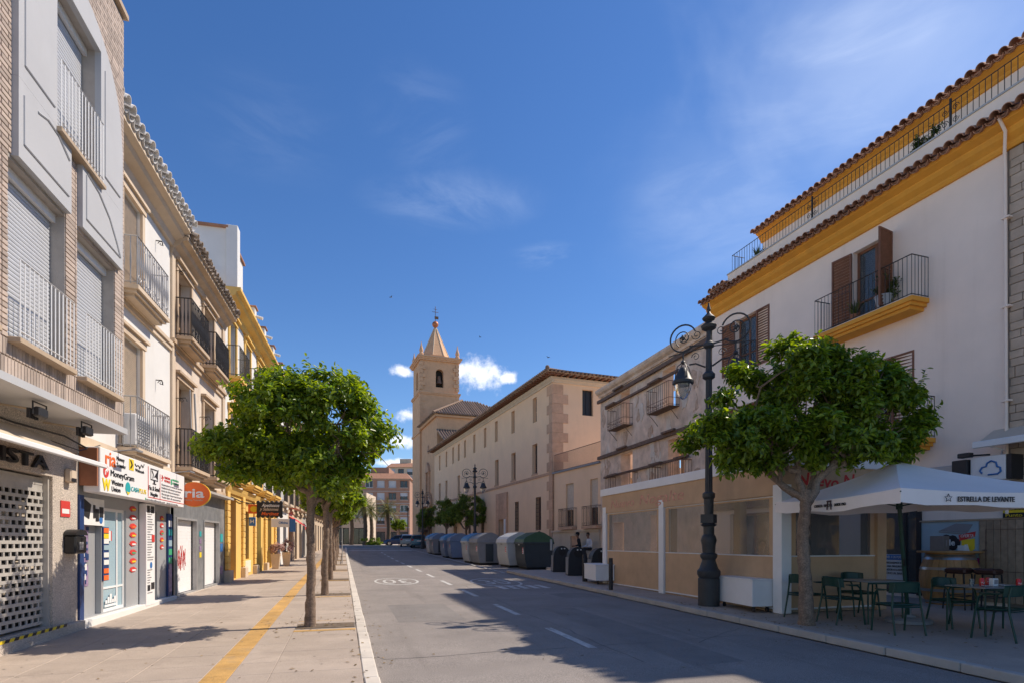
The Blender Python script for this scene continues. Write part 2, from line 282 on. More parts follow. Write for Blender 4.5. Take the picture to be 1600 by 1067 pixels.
M = {}
def defm():
    d = dict(
        asphalt=mat('asphalt', (.262, .232, .208), .88, .16, .7, .5, 80, fleck=.34, stain=.7, stain_col=(.19, .168, .15), smap=(2.2, .16, 1)),
        paving=mat('paving', (.42, .345, .28), .82, .14, .9, .12, 90, fleck=.14, island=.05, stain=.6, stain_col=(.32, .26, .21)),
        paving_y=mat('yellow paving', (.54, .32, .105), .8, .2, 3., .2, 60, island=.10, fleck=.15, stain=.75, stain_col=(.40, .28, .16), smap=(4, 4, 1)),
        mortar=mat('mortar', (.25, .215, .18), .9, .1, 4, .3, 80),
        kerb=mat('kerb stone', (.62, .56, .48), .85, .10, 3, .2, 80, stain=.45, stain_col=(.40, .36, .31), island=.05),
        paint=mat('road paint', (.56, .545, .51), .8, .2, 6, .2, 120, fleck=.35, stain=.9, stain_col=(.30, .275, .25), smap=(9, 3, 1)),
        earth=mat('tree pit earth', (.16, .12, .085), .95, .25, 8, .6, 60),
        brick=mat('buff brick', (.45, .365, .305), .85, .1, 5, .3, 150, island=.2),
        brick_joint=mat('brick joint', (.40, .36, .32), .9, .1, 6, .3, 100),
        white=mat('white render', (.46, .465, .475), .8, .04, 1.2, .08, 80, stain=.22, stain_col=(.39, .39, .39)),
        whitewall=mat('white lime wall', (.72, .705, .67), .85, .05, 1.0, .12, 50, stain=.35, stain_col=(.62, .57, .50)),
        white_metal=mat('white metal', (.78, .78, .77), .45, .04, 3),
        shutter_w=mat('white roller slats', (.50, .515, .54), .5, .04, 3),
        soffit=mat('soffit paint', (.70, .66, .60), .8, .05, 2, stain=.3),
        sill=mat('stone sill', (.47, .36, .25), .8, .1, 6, .2, 100),
        tan=mat('tan stone trim', (.54, .405, .275), .85, .12, 2.5, .2, 60, stain=.5, stain_col=(.36, .25, .16)),
        tanlight=mat('pale tan trim', (.63, .505, .37), .85, .08, 2.5, .15, 60, stain=.35, stain_col=(.45, .33, .22)),
        oldwall=mat('weathered pale wall', (.70, .60, .49), .88, .12, 2.2, .3, 40, stain=.6, stain_col=(.52, .40, .30)),
        yellow=mat('yellow ochre render', (.80, .51, .14), .82, .08, 1.6, .15, 60, stain=.4, stain_col=(.60, .40, .18)),
        yellowpale=mat('pale yellow render', (.78, .70, .55), .85, .05, 1.5, .1, 60, stain=.3),
        granite=mat('speckled granite', (.52, .45, .38), .6, .1, 2, .1, 70, fleck=.5),
        marble=mat('grey marble', (.20, .205, .21), .4, .25, 5, stain=.6, stain_col=(.33, .33, .33)),
        iron=mat('dark iron', (.045, .04, .036), .6, .2, 6, .2, 120, metal=.3),
        ironrust=mat('rusty iron', (.16, .10, .07), .8, .3, 6, .3, 90),
        irongrey=mat('grey iron', (.42, .41, .40), .5, .1, 5, metal=.4),
        galv=mat('galvanised shutter', (.52, .49, .45), .5, .15, 5, metal=.25),
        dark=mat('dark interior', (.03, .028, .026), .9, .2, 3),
        black=mat('black plastic', (.018, .018, .019), .45, .15, 8),
        wood=mat('brown timber', (.20, .085, .045), .6, .2, 6, .2, 60),
        woodpale=mat('pale timber', (.42, .27, .16), .7, .2, 5, .2, 60),
        board=mat('weathered boards', (.36, .255, .165), .8, .22, 9, .3, 50, island=.18),
        blind=mat('cane blind', (.60, .51, .41), .85, .1, 8, .2, 60),
        cream=mat('cream wall', (.92, .76, .63), .85, .05, .8, .06, 70, stain=.42, stain_col=(.79, .635, .51), smap=(2.6, 2.6, .22)),
        ochre=mat('ochre cornice', (.80, .36, .045), .8, .08, 2, .1, 60, stain=.4, stain_col=(.62, .27, .045)),
        rtile=mat('terracotta tile', (.40, .205, .125), .85, .25, 4, .35, 60, island=.22),
        rtile_brown=mat('brown weathered tile', (.25, .165, .115), .9, .3, 5, .4, 50, island=.25, stain=.5, stain_col=(.15, .12, .095)),
        rtile_old=mat('old pale tile', (.40, .33, .27), .9, .25, 5, .4, 50, island=.25, stain=.6, stain_col=(.16, .14, .12)),
        rtile_w=mat('whitewashed tile', (.70, .68, .65), .9, .08, 4, .3, 50, island=.08, stain=.4),
        convent=mat('convent render', (.86, .59, .375), .88, .05, .7, .12, 50, stain=.3, stain_col=(.72, .485, .31)),
        convstone=mat('convent stone', (.56, .345, .22), .9, .14, 3, .35, 40, island=.12),
        church=mat('church stone', (.64, .39, .225), .9, .10, 1.2, .25, 30, stain=.35, stain_col=(.56, .33, .185)),
        ruinwall=mat('ruined wall', (.68, .51, .38), .92, .28, 1.7, .6, 18, stain=.9, stain_col=(.82, .68, .55)),
        ruinearth=mat('exposed earth wall', (.54, .38, .27), .95, .3, 5, .8, 25),
        stoneclad=mat('ashlar cladding', (.50, .39, .29), .9, .15, 4, .4, 30, island=.12),
        awning=mat('beige awning', (.60, .49, .37), .9, .05, 2),
        canvas=mat('tan canvas', (.56, .375, .225), .8, .09, 2.5, .08, 90, stain=.3, stain_col=(.46, .305, .185), smap=(3, 3, .4)),
        whitecanvas=mat('white canvas', (.86, .80, .76), .8, .03, 2.),
        red=mat('red paint', (.62, .05, .04), .6, .1, 4), orange=mat('orange panel', (.85, .16, .03), .5, .04, 3),
        blue=mat('blue print', (.04, .17, .45), .5, .05, 3), yel=mat('yellow print', (.85, .62, .03), .5, .05, 3), teal=mat('teal print', (.03, .38, .40), .5, .05, 3),
        green=mat('green print', (.05, .38, .18), .5, .05, 3), grey=mat('grey print', (.25, .25, .26), .6, .05, 3), ink=mat('black print', (.02, .02, .025), .5, .05, 3),
        whiteprint=mat('white panel', (.82, .81, .80), .45, .03, 2), violet=mat('violet print', (.28, .20, .32), .5, .5, 14), magenta=mat('magenta print', (.42, .03, .22), .5, .05, 3),
        fadedred=mat('faded red lettering', (.60, .31, .22), .8, .3, 12), navy=mat('navy print', (.02, .05, .16), .5, .1, 3),
        panelgrey=mat('grey aluminium', (.40, .41, .42), .4, .05, 2, metal=.2), paleblue=mat('pale blue film', (.34, .47, .53), .25, .10, 1.2),
        greenmetal=mat('dark green metal', (.012, .050, .036), .38, .1, 6), lampiron=mat('lamp iron', (.05, .052, .055), .5, .15, 6, .1, 80, metal=.2),
        bin_grey=mat('grey bin plastic', (.23, .235, .24), .5, .1, 2.5, island=.04, stain=.4), bin_pale=mat('pale bin body', (.50, .51, .49), .5, .08, 2.5, stain=.4),
        bin_blue=mat('blue bin lid', (.12, .31, .52), .5, .1, 2.5), bin_green=mat('dark green bin lid', (.06, .12, .06), .5, .1, 2.5), bin_dk=mat('dark bin body', (.045, .055, .06), .5, .12, 2.5),
        bin_slate=mat('slate blue bin', (.17, .225, .32), .5, .1, 2.5), bin_palelid=mat('pale bin lid', (.56, .57, .57), .5, .08, 2.5),
        rubber=mat('rubber', (.02, .02, .02), .8, .1, 4), concrete=mat('concrete', (.42, .39, .35), .9, .12, 3, .3, 60, stain=.3),
        bark=mat('orange tree bark', (.22, .155, .11), .92, .35, 9, 1., 38, stain=.5, stain_col=(.36, .29, .23), fleck=.25),
        palmbark=mat('palm bark', (.13, .095, .065), .95, .3, 9, .8, 30), skin=mat('skin', (.22, .12, .08), .6, .05, 6), hair=mat('dark hair', (.015, .012, .01), .7, .1, 9),
        jacket=mat('black jacket', (.02, .02, .022), .85, .1, 8), jeans=mat('blue denim', (.06, .11, .22), .9, .15, 14), shirt=mat('white shirt', (.66, .66, .68), .85, .05, 5),
        oak=mat('oak staves', (.46, .24, .09), .5, .18, 6, .15, 60, island=.14), steel=mat('steel hoop', (.45, .45, .46), .3, .1, 4, metal=.8), tabletop=mat('grey table top', (.22, .235, .235), .3, .08, 4),
        leather=mat('brown leather', (.06, .022, .016), .45, .1, 5), cardboard=mat('grey carton', (.20, .17, .16), .8, .06, 4), canred=mat('red can', (.60, .01, .015), .3, .04, 3, coat=.4),
        brickfar=mat('far red brick', (.36, .20, .135), .9, .10, 1.5, island=.0), stucco2=mat('beige stucco', (.60, .48, .35), .88, .06, 1.2, .1, 40, stain=.3), stucco3=mat('grey stucco', (.45, .42, .38), .88, .06, 1.2, stain=.3),
        carblue=mat('blue car paint', (.03, .13, .19), .25, .04, 2, coat=.8), carsilver=mat('silver car paint', (.30, .31, .32), .3, .04, 2, coat=.6, metal=.3), cardark=mat('dark blue car paint', (.02, .05, .12), .25, .04, 2, coat=.8),
        plate=mat('pale plate', (.7, .7, .68), .5, .03, 3), tail=mat('red lens', (.45, .02, .02), .25, .05, 3), chrome=mat('chrome', (.6, .6, .6), .2, .02, 3, metal=1),
        copper=mat('copper ball', (.45, .16, .075), .5, .1, 3, metal=.4), dryflower=mat('dried blossom', (.55, .36, .33), .9, .2, 9, island=.3), terracotta=mat('terracotta pot', (.36, .15, .08), .85, .12, 6),
        paper=mat('printed paper', (.76, .75, .72), .7, .03, 5), camblack=mat('lamp black', (.025, .025, .028), .5, .1, 4),
        pane=glass_mat('window glass', (.62, .68, .70), .03, .25), panedark=glass_mat('dark window glass', (.30, .34, .36), .03, .3), plastic=glass_mat('clear plastic sheet', (.60, .60, .60), .22, .40, .10, (.27, .265, .26)), lampglass=glass_mat('lamp glass', (.85, .87, .87), .05, .2),
    )
    M.update(d)
defm()
LEAF = leaf_mat('orange tree leaf', (.098, .20, .032), .44)
LEAF2 = leaf_mat('dense tree leaf', (.10, .19, .040), .34)
PALM = leaf_mat('palm leaf', (.075, .105, .035), .2, .3, .5)
POTLEAF = leaf_mat('pot plant leaf', (.05, .10, .03), .2)

# ---------------------------------------------------------------- shared builders
def wall_holes(mb, u0, u1, z0, z1, holes, y=0., depth=.25, sides=True):
    """facade sheet at y with rectangular openings (ua,ub,za,zb[,depth]) and their reveals"""
    us = sorted({u0, u1, *[h[0] for h in holes], *[h[1] for h in holes]}); zs = sorted({z0, z1, *[h[2] for h in holes], *[h[3] for h in holes]})
    us = [u for u in us if u0 <= u <= u1]; zs = [z for z in zs if z0 <= z <= z1]
    for i in range(len(us) - 1):
        for j in range(len(zs) - 1):
            cu, cz = (us[i] + us[i+1]) / 2, (zs[j] + zs[j+1]) / 2
            if any(h[0] < cu < h[1] and h[2] < cz < h[3] for h in holes): continue
            mb.face([(us[i], y, zs[j]), (us[i+1], y, zs[j]), (us[i+1], y, zs[j+1]), (us[i], y, zs[j+1])])
    for h in holes:
        a, b, c, d = h[:4]; e = y + (h[4] if len(h) > 4 else depth)
        mb.face([(a, y, c), (a, y, d), (a, e, d), (a, e, c)]); mb.face([(b, y, d), (b, y, c), (b, e, c), (b, e, d)])
        mb.face([(a, y, c), (a, e, c), (b, e, c), (b, y, c)]); mb.face([(a, y, d), (b, y, d), (b, e, d), (a, e, d)])
    return mb
def shell(mb, u0, u1, y0, y1, z0, z1, roof=True):            # sides and back of a building behind its facade sheet
    mb.face([(u0, y1, z0), (u0, y0, z0), (u0, y0, z1), (u0, y1, z1)]); mb.face([(u1, y0, z0), (u1, y1, z0), (u1, y1, z1), (u1, y0, z1)])
    mb.face([(u1, y1, z0), (u0, y1, z0), (u0, y1, z1), (u1, y1, z1)])
    if roof: mb.face([(u0, y0, z1), (u1, y0, z1), (u1, y1, z1), (u0, y1, z1)])
def frame_rect(mb, a, b, c, d, y0, y1, w, bars=(), mids=()):
    mb.box(a, a + w, y0, y1, c, d); mb.box(b - w, b, y0, y1, c, d); mb.box(a + w, b - w, y0, y1, c, c + w); mb.box(a + w, b - w, y0, y1, d - w, d)
    for x in bars: mb.box(x - w/2, x + w/2, y0 + .002, y1 - .002, c + w, d - w)
    for z in mids: mb.box(a + w, b - w, y0 + .004, y1 - .004, z - w/3, z + w/3)
def window(par, a, b, c, d, y, fm, pm=None, w=.06, bars=None, mids=(), inner=None, name='window'):
    """frame + pane + dark room behind it at depth y"""
    pm = pm or M['pane']
    f = MB(); frame_rect(f, a, b, c, d, y, y + .06, w, bars if bars is not None else ((a + b) / 2,), mids); fo = f.build(name, fm, par)
    xs = [a + w] + list(bars if bars is not None else ((a + b) / 2,)) + [b - w]
    for i in range(len(xs) - 1):
        MB().box(xs[i], xs[i+1], y + .025, y + .031, c + w, d - w).build('pane', pm, fo)
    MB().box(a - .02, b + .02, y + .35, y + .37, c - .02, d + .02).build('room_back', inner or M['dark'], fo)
    return fo
def roller(par, a, b, c, d, y, m, pitch=.05, name='roller_shutter', parent_is_part=False):
    prof = []; z = c
    while z < d - 1e-6:
        e = min(z + pitch, d); prof += [(y + .012, z), (y, z + .006), (y - .004, (z + e) / 2), (y, e - .006), (y + .012, e)]; z = e
    return MB().extr(prof, a, b).build(name, m, par)
def bar_rail(mb, pts, z0, z1, sp=.11, r=.008, rail=.016, twist=False, mid=None, base=.05):
    """balusters along a polyline of (u,y) points between z0 and z1 with top and bottom rails"""
    for i in range(len(pts) - 1):
        p, q = Vector(pts[i]), Vector(pts[i+1]); n = max(1, round((q - p).length / sp))
        for z in [z1, z0 + base] + ([mid] if mid else []):
            mb.tube([(*p, z), (*q, z)], rail if z == z1 else r * 1.3, 4)
        for k in range(n + (i == len(pts) - 2)):
            t = p.lerp(q, k / n)
            if twist: mb.tube([(t.x, t.y, z0), (t.x, t.y, z0 + .3*(z1-z0)), (t.x, t.y, (z0 + z1)/2), (t.x, t.y, z0 + .7*(z1-z0)), (t.x, t.y, z1)], [r, r*1.1, r*1.9, r*1.1, r], 5, False)
            else: mb.tube([(t.x, t.y, z0), (t.x, t.y, z1)], r, 4, False)
    return mb
def scroll(mb, c, r, plane, turns=1.6, rad=.008, n=22, flip=1, start=0.):
    """spiral iron scroll; plane maps (a,b) to 3d"""
    pts = []
    for i in range(n + 1):
        t = i / n; a = start + flip * t * turns * 2 * math.pi; q = r * (1 - .82 * t); pts.append(plane(c[0] + q * math.cos(a), c[1] + q * math.sin(a)))
    mb.tube(pts, rad, 5)
def balcony(par, a, b, z, dep, zt, slab_m, rail_m, y=0., th=.12, sp=.11, r=.009, twist=False, moulded=True, scrolls=0, bulge=0, name='balcony', mid=None):
    s = MB()
    if moulded:
        for k, (o, t0, t1) in enumerate(((0, 0, .4), (.05, .4, .7), (.11, .7, 1.))):
            s.box(a + o * 1.2, b - o * 1.2, y - dep + o, y, z - th * t1 * 1.6, z - th * t0 * 1.6)
    else: s.box(a, b, y - dep, y, z - th, z)
    so_ = s.build(name, slab_m, par)
    rl = MB(); i = .03
    bar_rail(rl, [(a + i, y), (a + i, y - dep + i), (b - i, y - dep + i), (b - i, y)], z, zt, sp, r, r * 1.6, twist, mid)
    if scrolls:
        n = max(2, int((b - a) / .22))
        for k in range(n):
            c = a + (k + .5) * (b - a) / n
            scroll(rl, (c, z + .16), .08, lambda p, q: (p, y - dep + i - .004, q), 1.3, .006, 12, 1 if k % 2 else -1)
            scroll(rl, (c, zt - .1), .06, lambda p, q: (p, y - dep + i - .004, q), 1.3, .005, 12, -1 if k % 2 else 1)
    rl.build('railing', rail_m, so_)
    return so_
def text(par, s, size, u, z, y, m, width=None, align='CENTER', shear=0., depth=.003, name='lettering', bold=0., fmap=None):
    cu = bpy.data.curves.new('t', 'FONT'); cu.body = s; cu.size = size; cu.align_x = align; cu.align_y = 'CENTER'; cu.extrude = depth; cu.resolution_u = 3; cu.shear = shear; cu.offset = bold
    to = bpy.data.objects.new('t', cu); COL.objects.link(to); bpy.context.view_layer.update()
    me = bpy.data.meshes.new_from_object(to.evaluated_get(bpy.context.evaluated_depsgraph_get())); bpy.data.objects.remove(to); bpy.data.curves.remove(cu)
    use(par)
    n = len(me.vertices); co = np.empty(n * 3, np.float32); me.vertices.foreach_get('co', co); co = co.reshape(-1, 3)
    k = 1.
    if width and n: k = width / max(1e-6, co[:, 0].max() - co[:, 0].min())
    if fmap: out = np.array([fmap(float(c[0] * k), float(c[1]), float(c[2])) for c in co], np.float32) - np.array(CUR, np.float32)
    else: out = np.stack([co[:, 0] * k + u - CUR[0], -co[:, 2] + y - depth - CUR[1], co[:, 1] + z - CUR[2]], 1)
    me.vertices.foreach_set('co', out.astype(np.float32).ravel()); me.materials.clear(); me.materials.append(m); me.update()
    o = bpy.data.objects.new(name, me); COL.objects.link(o); o.parent = par
    return o
def tile_mesh(r=.085, l=.42, m=None, taper=.8, name='tile'):
    """a barrel tile, axis along -y, mouth at y=0 facing the street, with thickness"""
    mb = MB(); n = 8; rings = []
    for (y, k) in ((0, 1.), (l, taper)):
        rings.append([(r*k*math.cos(math.pi*j/n), y, r*k*math.sin(math.pi*j/n)) for j in range(n+1)] + [((r*k-.014)*math.cos(math.pi*j/n), y, (r*k-.014)*math.sin(math.pi*j/n)) for j in range(n, -1, -1)])
    mb.loft(rings); return origin_mesh(mb, name, m, 40)
def eave_tiles(par, me, me_under, u0, u1, y, z, pitch, slope, jit=.006):
    n = int((u1 - u0) / pitch)
    for k in range(n):
        u = u0 + (k + .5) * pitch
        inst('tile', me, par, (u, y + random.uniform(-jit, jit) * 3, z + random.uniform(-jit, jit)), (slope, random.uniform(-.04, .04), random.uniform(-.04, .04)))
        if me_under: inst('tile', me_under, par, (u + pitch / 2, y + .05, z + .01), (-slope, math.pi, 0))

# ================================================================ SETTING
LF = Fr((-4.443, 0), (-.443, 100))                           # left row of facades
def lf(Y): return -4.443 + .04 * Y
YS = [-30, -15, 0, 10, 20, 30, 35] + [35 + 3 * k for k in range(1, 12)] + [70, 90, 130, 250]
def sheet(name, x0, x1, off, m, ya, yb, parent=None, kind='structure', fx0=None):
    mb = MB(); ys = [ya] + [y for y in YS if ya < y < yb] + [yb]
    for i in range(len(ys) - 1):
        a, b = ys[i], ys[i+1]
        f = fx0 or (lambda y: x0)
        mb.face([(f(a), a, zr(a) + off), (x1, a, zr(a) + off), (x1, b, zr(b) + off), (f(b), b, zr(b) + off)])
    CUR[:] = (0, 0, 0)
    o = mb.build(name, m, parent)
    if kind: o['kind'] = kind
    return o
CUR[:] = (0, 0, 0)
g = MB()
for i in range(len(YS) - 1):
    a, b = YS[i], YS[i+1]; g.face([(-400, a, zr(a) - .05), (400, a, zr(a) - .05), (400, b, zr(b) - .05), (-400, b, zr(b) - .05)])
g.face([(-400, 250, zr(250) - .05), (400, 250, zr(250) - .05), (400, 900, zr(250) - .05), (-400, 900, zr(250) - .05)])
g.face([(-400, -200, zr(-30) - .05), (400, -200, zr(-30) - .05), (400, -30, zr(-30) - .05), (-400, -30, zr(-30) - .05)])
o = g.build('ground', M['concrete']); o['kind'] = 'structure'; o['label'] = 'pale town ground around the street'
road = sheet('road', .30, 7.02, 0, M['asphalt'], -20, 74); road['label'] = 'grey asphalt street with dashed white centre line'
bay = sheet('road', 7.02, 9.6, -.004, M['asphalt'], 24.5, 74); bay['label'] = 'asphalt bay beside the convent where the waste containers stand'
cross = sheet('road', -45, .30, -.004, M['asphalt'], 64, 74); cross['label'] = 'asphalt crossing street before the palm square'
sw_l = sheet('pavement', 0, .20, KH - .006, M['mortar'], -6, 63.9, fx0=lambda y: lf(y) - .5); sw_l['label'] = 'sunlit slab pavement along the shops with a yellow guide strip'
sw_r = sheet('pavement', 7.14, 15.5, KH - .006, M['paving'], -6, 24.5); sw_r['label'] = 'shaded pavement under the bar terrace and the lamp post'
sw_r2 = sheet('pavement', 9.72, 14.5, KH - .006, M['paving'], 24.5, 74); sw_r2['label'] = 'shaded pavement along the convent wall'
plz = sheet('pavement', -40, 40, KH - .01, M['paving'], 74, 120); plz['label'] = 'palm square pavement beyond the crossing'

# paving slabs of the left pavement, laid in rows across it
def slab_mesh(w, l, m, name='slab'):
    return origin_mesh(MB().cbox(-w/2, w/2, -l/2, l/2, -.03, 0, .004), name, m)
slope = math.atan(.0086)
SL = {}
rows = []
y = 3.0; stuff = MB(); stuffy = MB(); nsl = 0
def put_slab(cx, cy, w, l, ylw):
    global nsl
    z = zr(cy) + KH + random.uniform(-.0012, .0012)
    if cy < 16.2 and nsl < 298:
        k = (round(w, 3), round(l, 3), ylw)
        if k not in SL: SL[k] = slab_mesh(w - .004, l - .004, M['paving_y'] if ylw else M['paving'], 'slab')
        inst('slab', SL[k], sw_l, (cx, cy, z), (slope + random.uniform(-.0015, .0015), random.uniform(-.0015, .0015), 0)); nsl += 1
    else:
        mb = stuffy if ylw else stuff; a, b, c, d = cx - w/2 + .003, cx + w/2 - .003, cy - l/2 + .003, cy + l/2 - .003
        mb.face([(a, c, zr(c) + KH), (b, c, zr(c) + KH), (b, d, zr(d) + KH), (a, d, zr(d) + KH)])
pits = [9.98, 15.2, 20.6, 26.0, 31.5, 37.0, 43., 49.]
CUR[:] = (0, 0, 0)
while y < 60:
    l = .6 if y < 17 else 1.2
    cy = y + l / 2
    cols = [-4.5, -3.9, -3.3, -2.7, -2.1, -1.4, -1.14, -.74, .20]
    for i in range(len(cols) - 1):
        a, b = cols[i], cols[i+1]
        if b < lf(cy) + .08: continue
        near = min(abs(cy - p) for p in pits)
        if i == 7 and near < .45: continue
        ylw = i == 5
        put_slab((a + b) / 2, cy, b - a, l, ylw)
    y += l
stuff.build('slab', M['paving'], sw_l, kind='stuff'); stuffy.build('slab', M['paving_y'], sw_l, kind='stuff')
# tree pits: earth framed by yellow setts
for k, p in enumerate(pits):
    e = MB(); e.box(-.72, .18, p - .30, p + .30, zr(p) + KH - .05, zr(p) + KH - .001); e.build('tree_pit', M['earth'], sw_l)
    for s in (-1, 1):
        MB().cbox(-.74, .19, p + s * .56 - .055, p + s * .56 + .055, zr(p) + KH - .04, zr(p) + KH + .004).build('slab', M['paving_y'], sw_l)
# kerbs
def kerb(name, x0, x1, h, m, ya, yb, step, label):
    root = thing(name, label, None, None, 0, 0, 0, kind='structure')
    me = {}
    y = ya
    while y < yb - .01:
        l = min(step, yb - y)
        k = round(l, 2)
        if k not in me: me[k] = origin_mesh(MB().cbox(x0, x1, -l/2 + .004, l/2 - .004, -.12, 0, .012), 'kerb_stone', m, 30)
        cy = y + l/2; sl_ = math.atan((zr(y + l) - zr(y)) / l)
        inst('kerb_stone', me[k], root, (random.uniform(-.004, .004), cy, zr(cy) + h + random.uniform(-.003, .003)), (sl_, 0, 0)); y += l
    return root
kerb('kerb', .205, .365, KH + .006, M['kerb'], 3.2, 64, .98, 'pale kerb stones edging the sunlit pavement')
kerb('kerb', 7.02, 7.16, KH - .002, M['concrete'], 3.0, 24.5, .98, 'low kerb stones edging the shaded bar pavement')
kerb('kerb', 9.6, 9.72, KH + .004, M['kerb'], 24.5, 74, 1.98, 'kerb stones behind the waste containers along the convent')
kerb('kerb', -40, 9.7, KH - .0, M['kerb'], 74, 74.2, .2, 'long pale kerb of the palm square')
# road markings
def marking(name, polys, off=.004, label=None):
    CUR[:] = (0, 0, 0); mb = MB()
    for p in polys: mb.face([(x, y, zr(y) + off) for x, y in p])
    o = mb.build(name, M['paint']); o['kind'] = 'structure'
    if label: o['label'] = label
    return o
for k, (a, b) in enumerate([(3.2, 4.9), (7.55, 9.45), (11.2, 13.15), (15.0, 17.0), (18.8, 20.8), (22.6, 24.6), (26.4, 28.4), (30.2, 32.2), (34, 36), (37.8, 39.8), (41.6, 43.6), (45.4, 47.4), (49.2, 51.2), (53, 55)]):
    marking('centre_dash', [[(3.40, a), (3.53, a), (3.53, b), (3.40, b)]], label='white painted dash on the road centre line')
def road_disc(cx, cy, r, flip):
    ps = []; n = 40; ry = r * 2.1
    for i in range(n):
        a, b = 2*math.pi*i/n, 2*math.pi*(i+1)/n
        ps.append([(cx + r*math.cos(a), cy + ry*math.sin(a)), (cx + r*math.cos(b), cy + ry*math.sin(b)), (cx + (r-.08)*math.cos(b), cy + (ry-.15)*math.sin(b)), (cx + (r-.08)*math.cos(a), cy + (ry-.15)*math.sin(a))][::1])
    o = marking('speed_marking', ps, label='white speed limit ellipse painted on the %s lane' % ('shaded' if flip > 0 else 'sunlit'))
    me_root = o
    text(me_root, '30', 1.0, 0, 0, 0, M['paint'], width=.95, depth=0., name='numeral', fmap=lambda a, b, c: (cx + flip * a, cy + flip * b * 2.6, zr(cy) + .004 + flip * b * 2.6 * .0086))
    return o
road_disc(1.85, 20.9, .78, -1)
road_disc(5.2, 19.6, .85, 1)
marking('lane_bars', [[(4.75 + .34 * k, 16.9), (4.95 + .34 * k, 16.9), (4.95 + .34 * k, 18.1), (4.75 + .34 * k, 18.1)] for k in range(5)], label='row of worn white bars painted on the shaded lane')
marking('stop_band', [[(.5, 58.5), (6.8, 58.5), (6.8, 59.3), (.5, 59.3)]], label='white band painted across the far end of the street')
marking('bay_line', [[(6.9, 24.6), (7.0, 24.6), (7.0, 60), (6.9, 60)]], label='thin white line of the container bay')
# man hole cover and gully on the road
mh = MB().lathe([(.33, .0), (.33, .006), (.29, .006), (.29, .002), (.27, .002), (.27, .006)], 28, (2.2, 8.0, zr(8.0) + .001)); CUR[:] = (0, 0, 0)

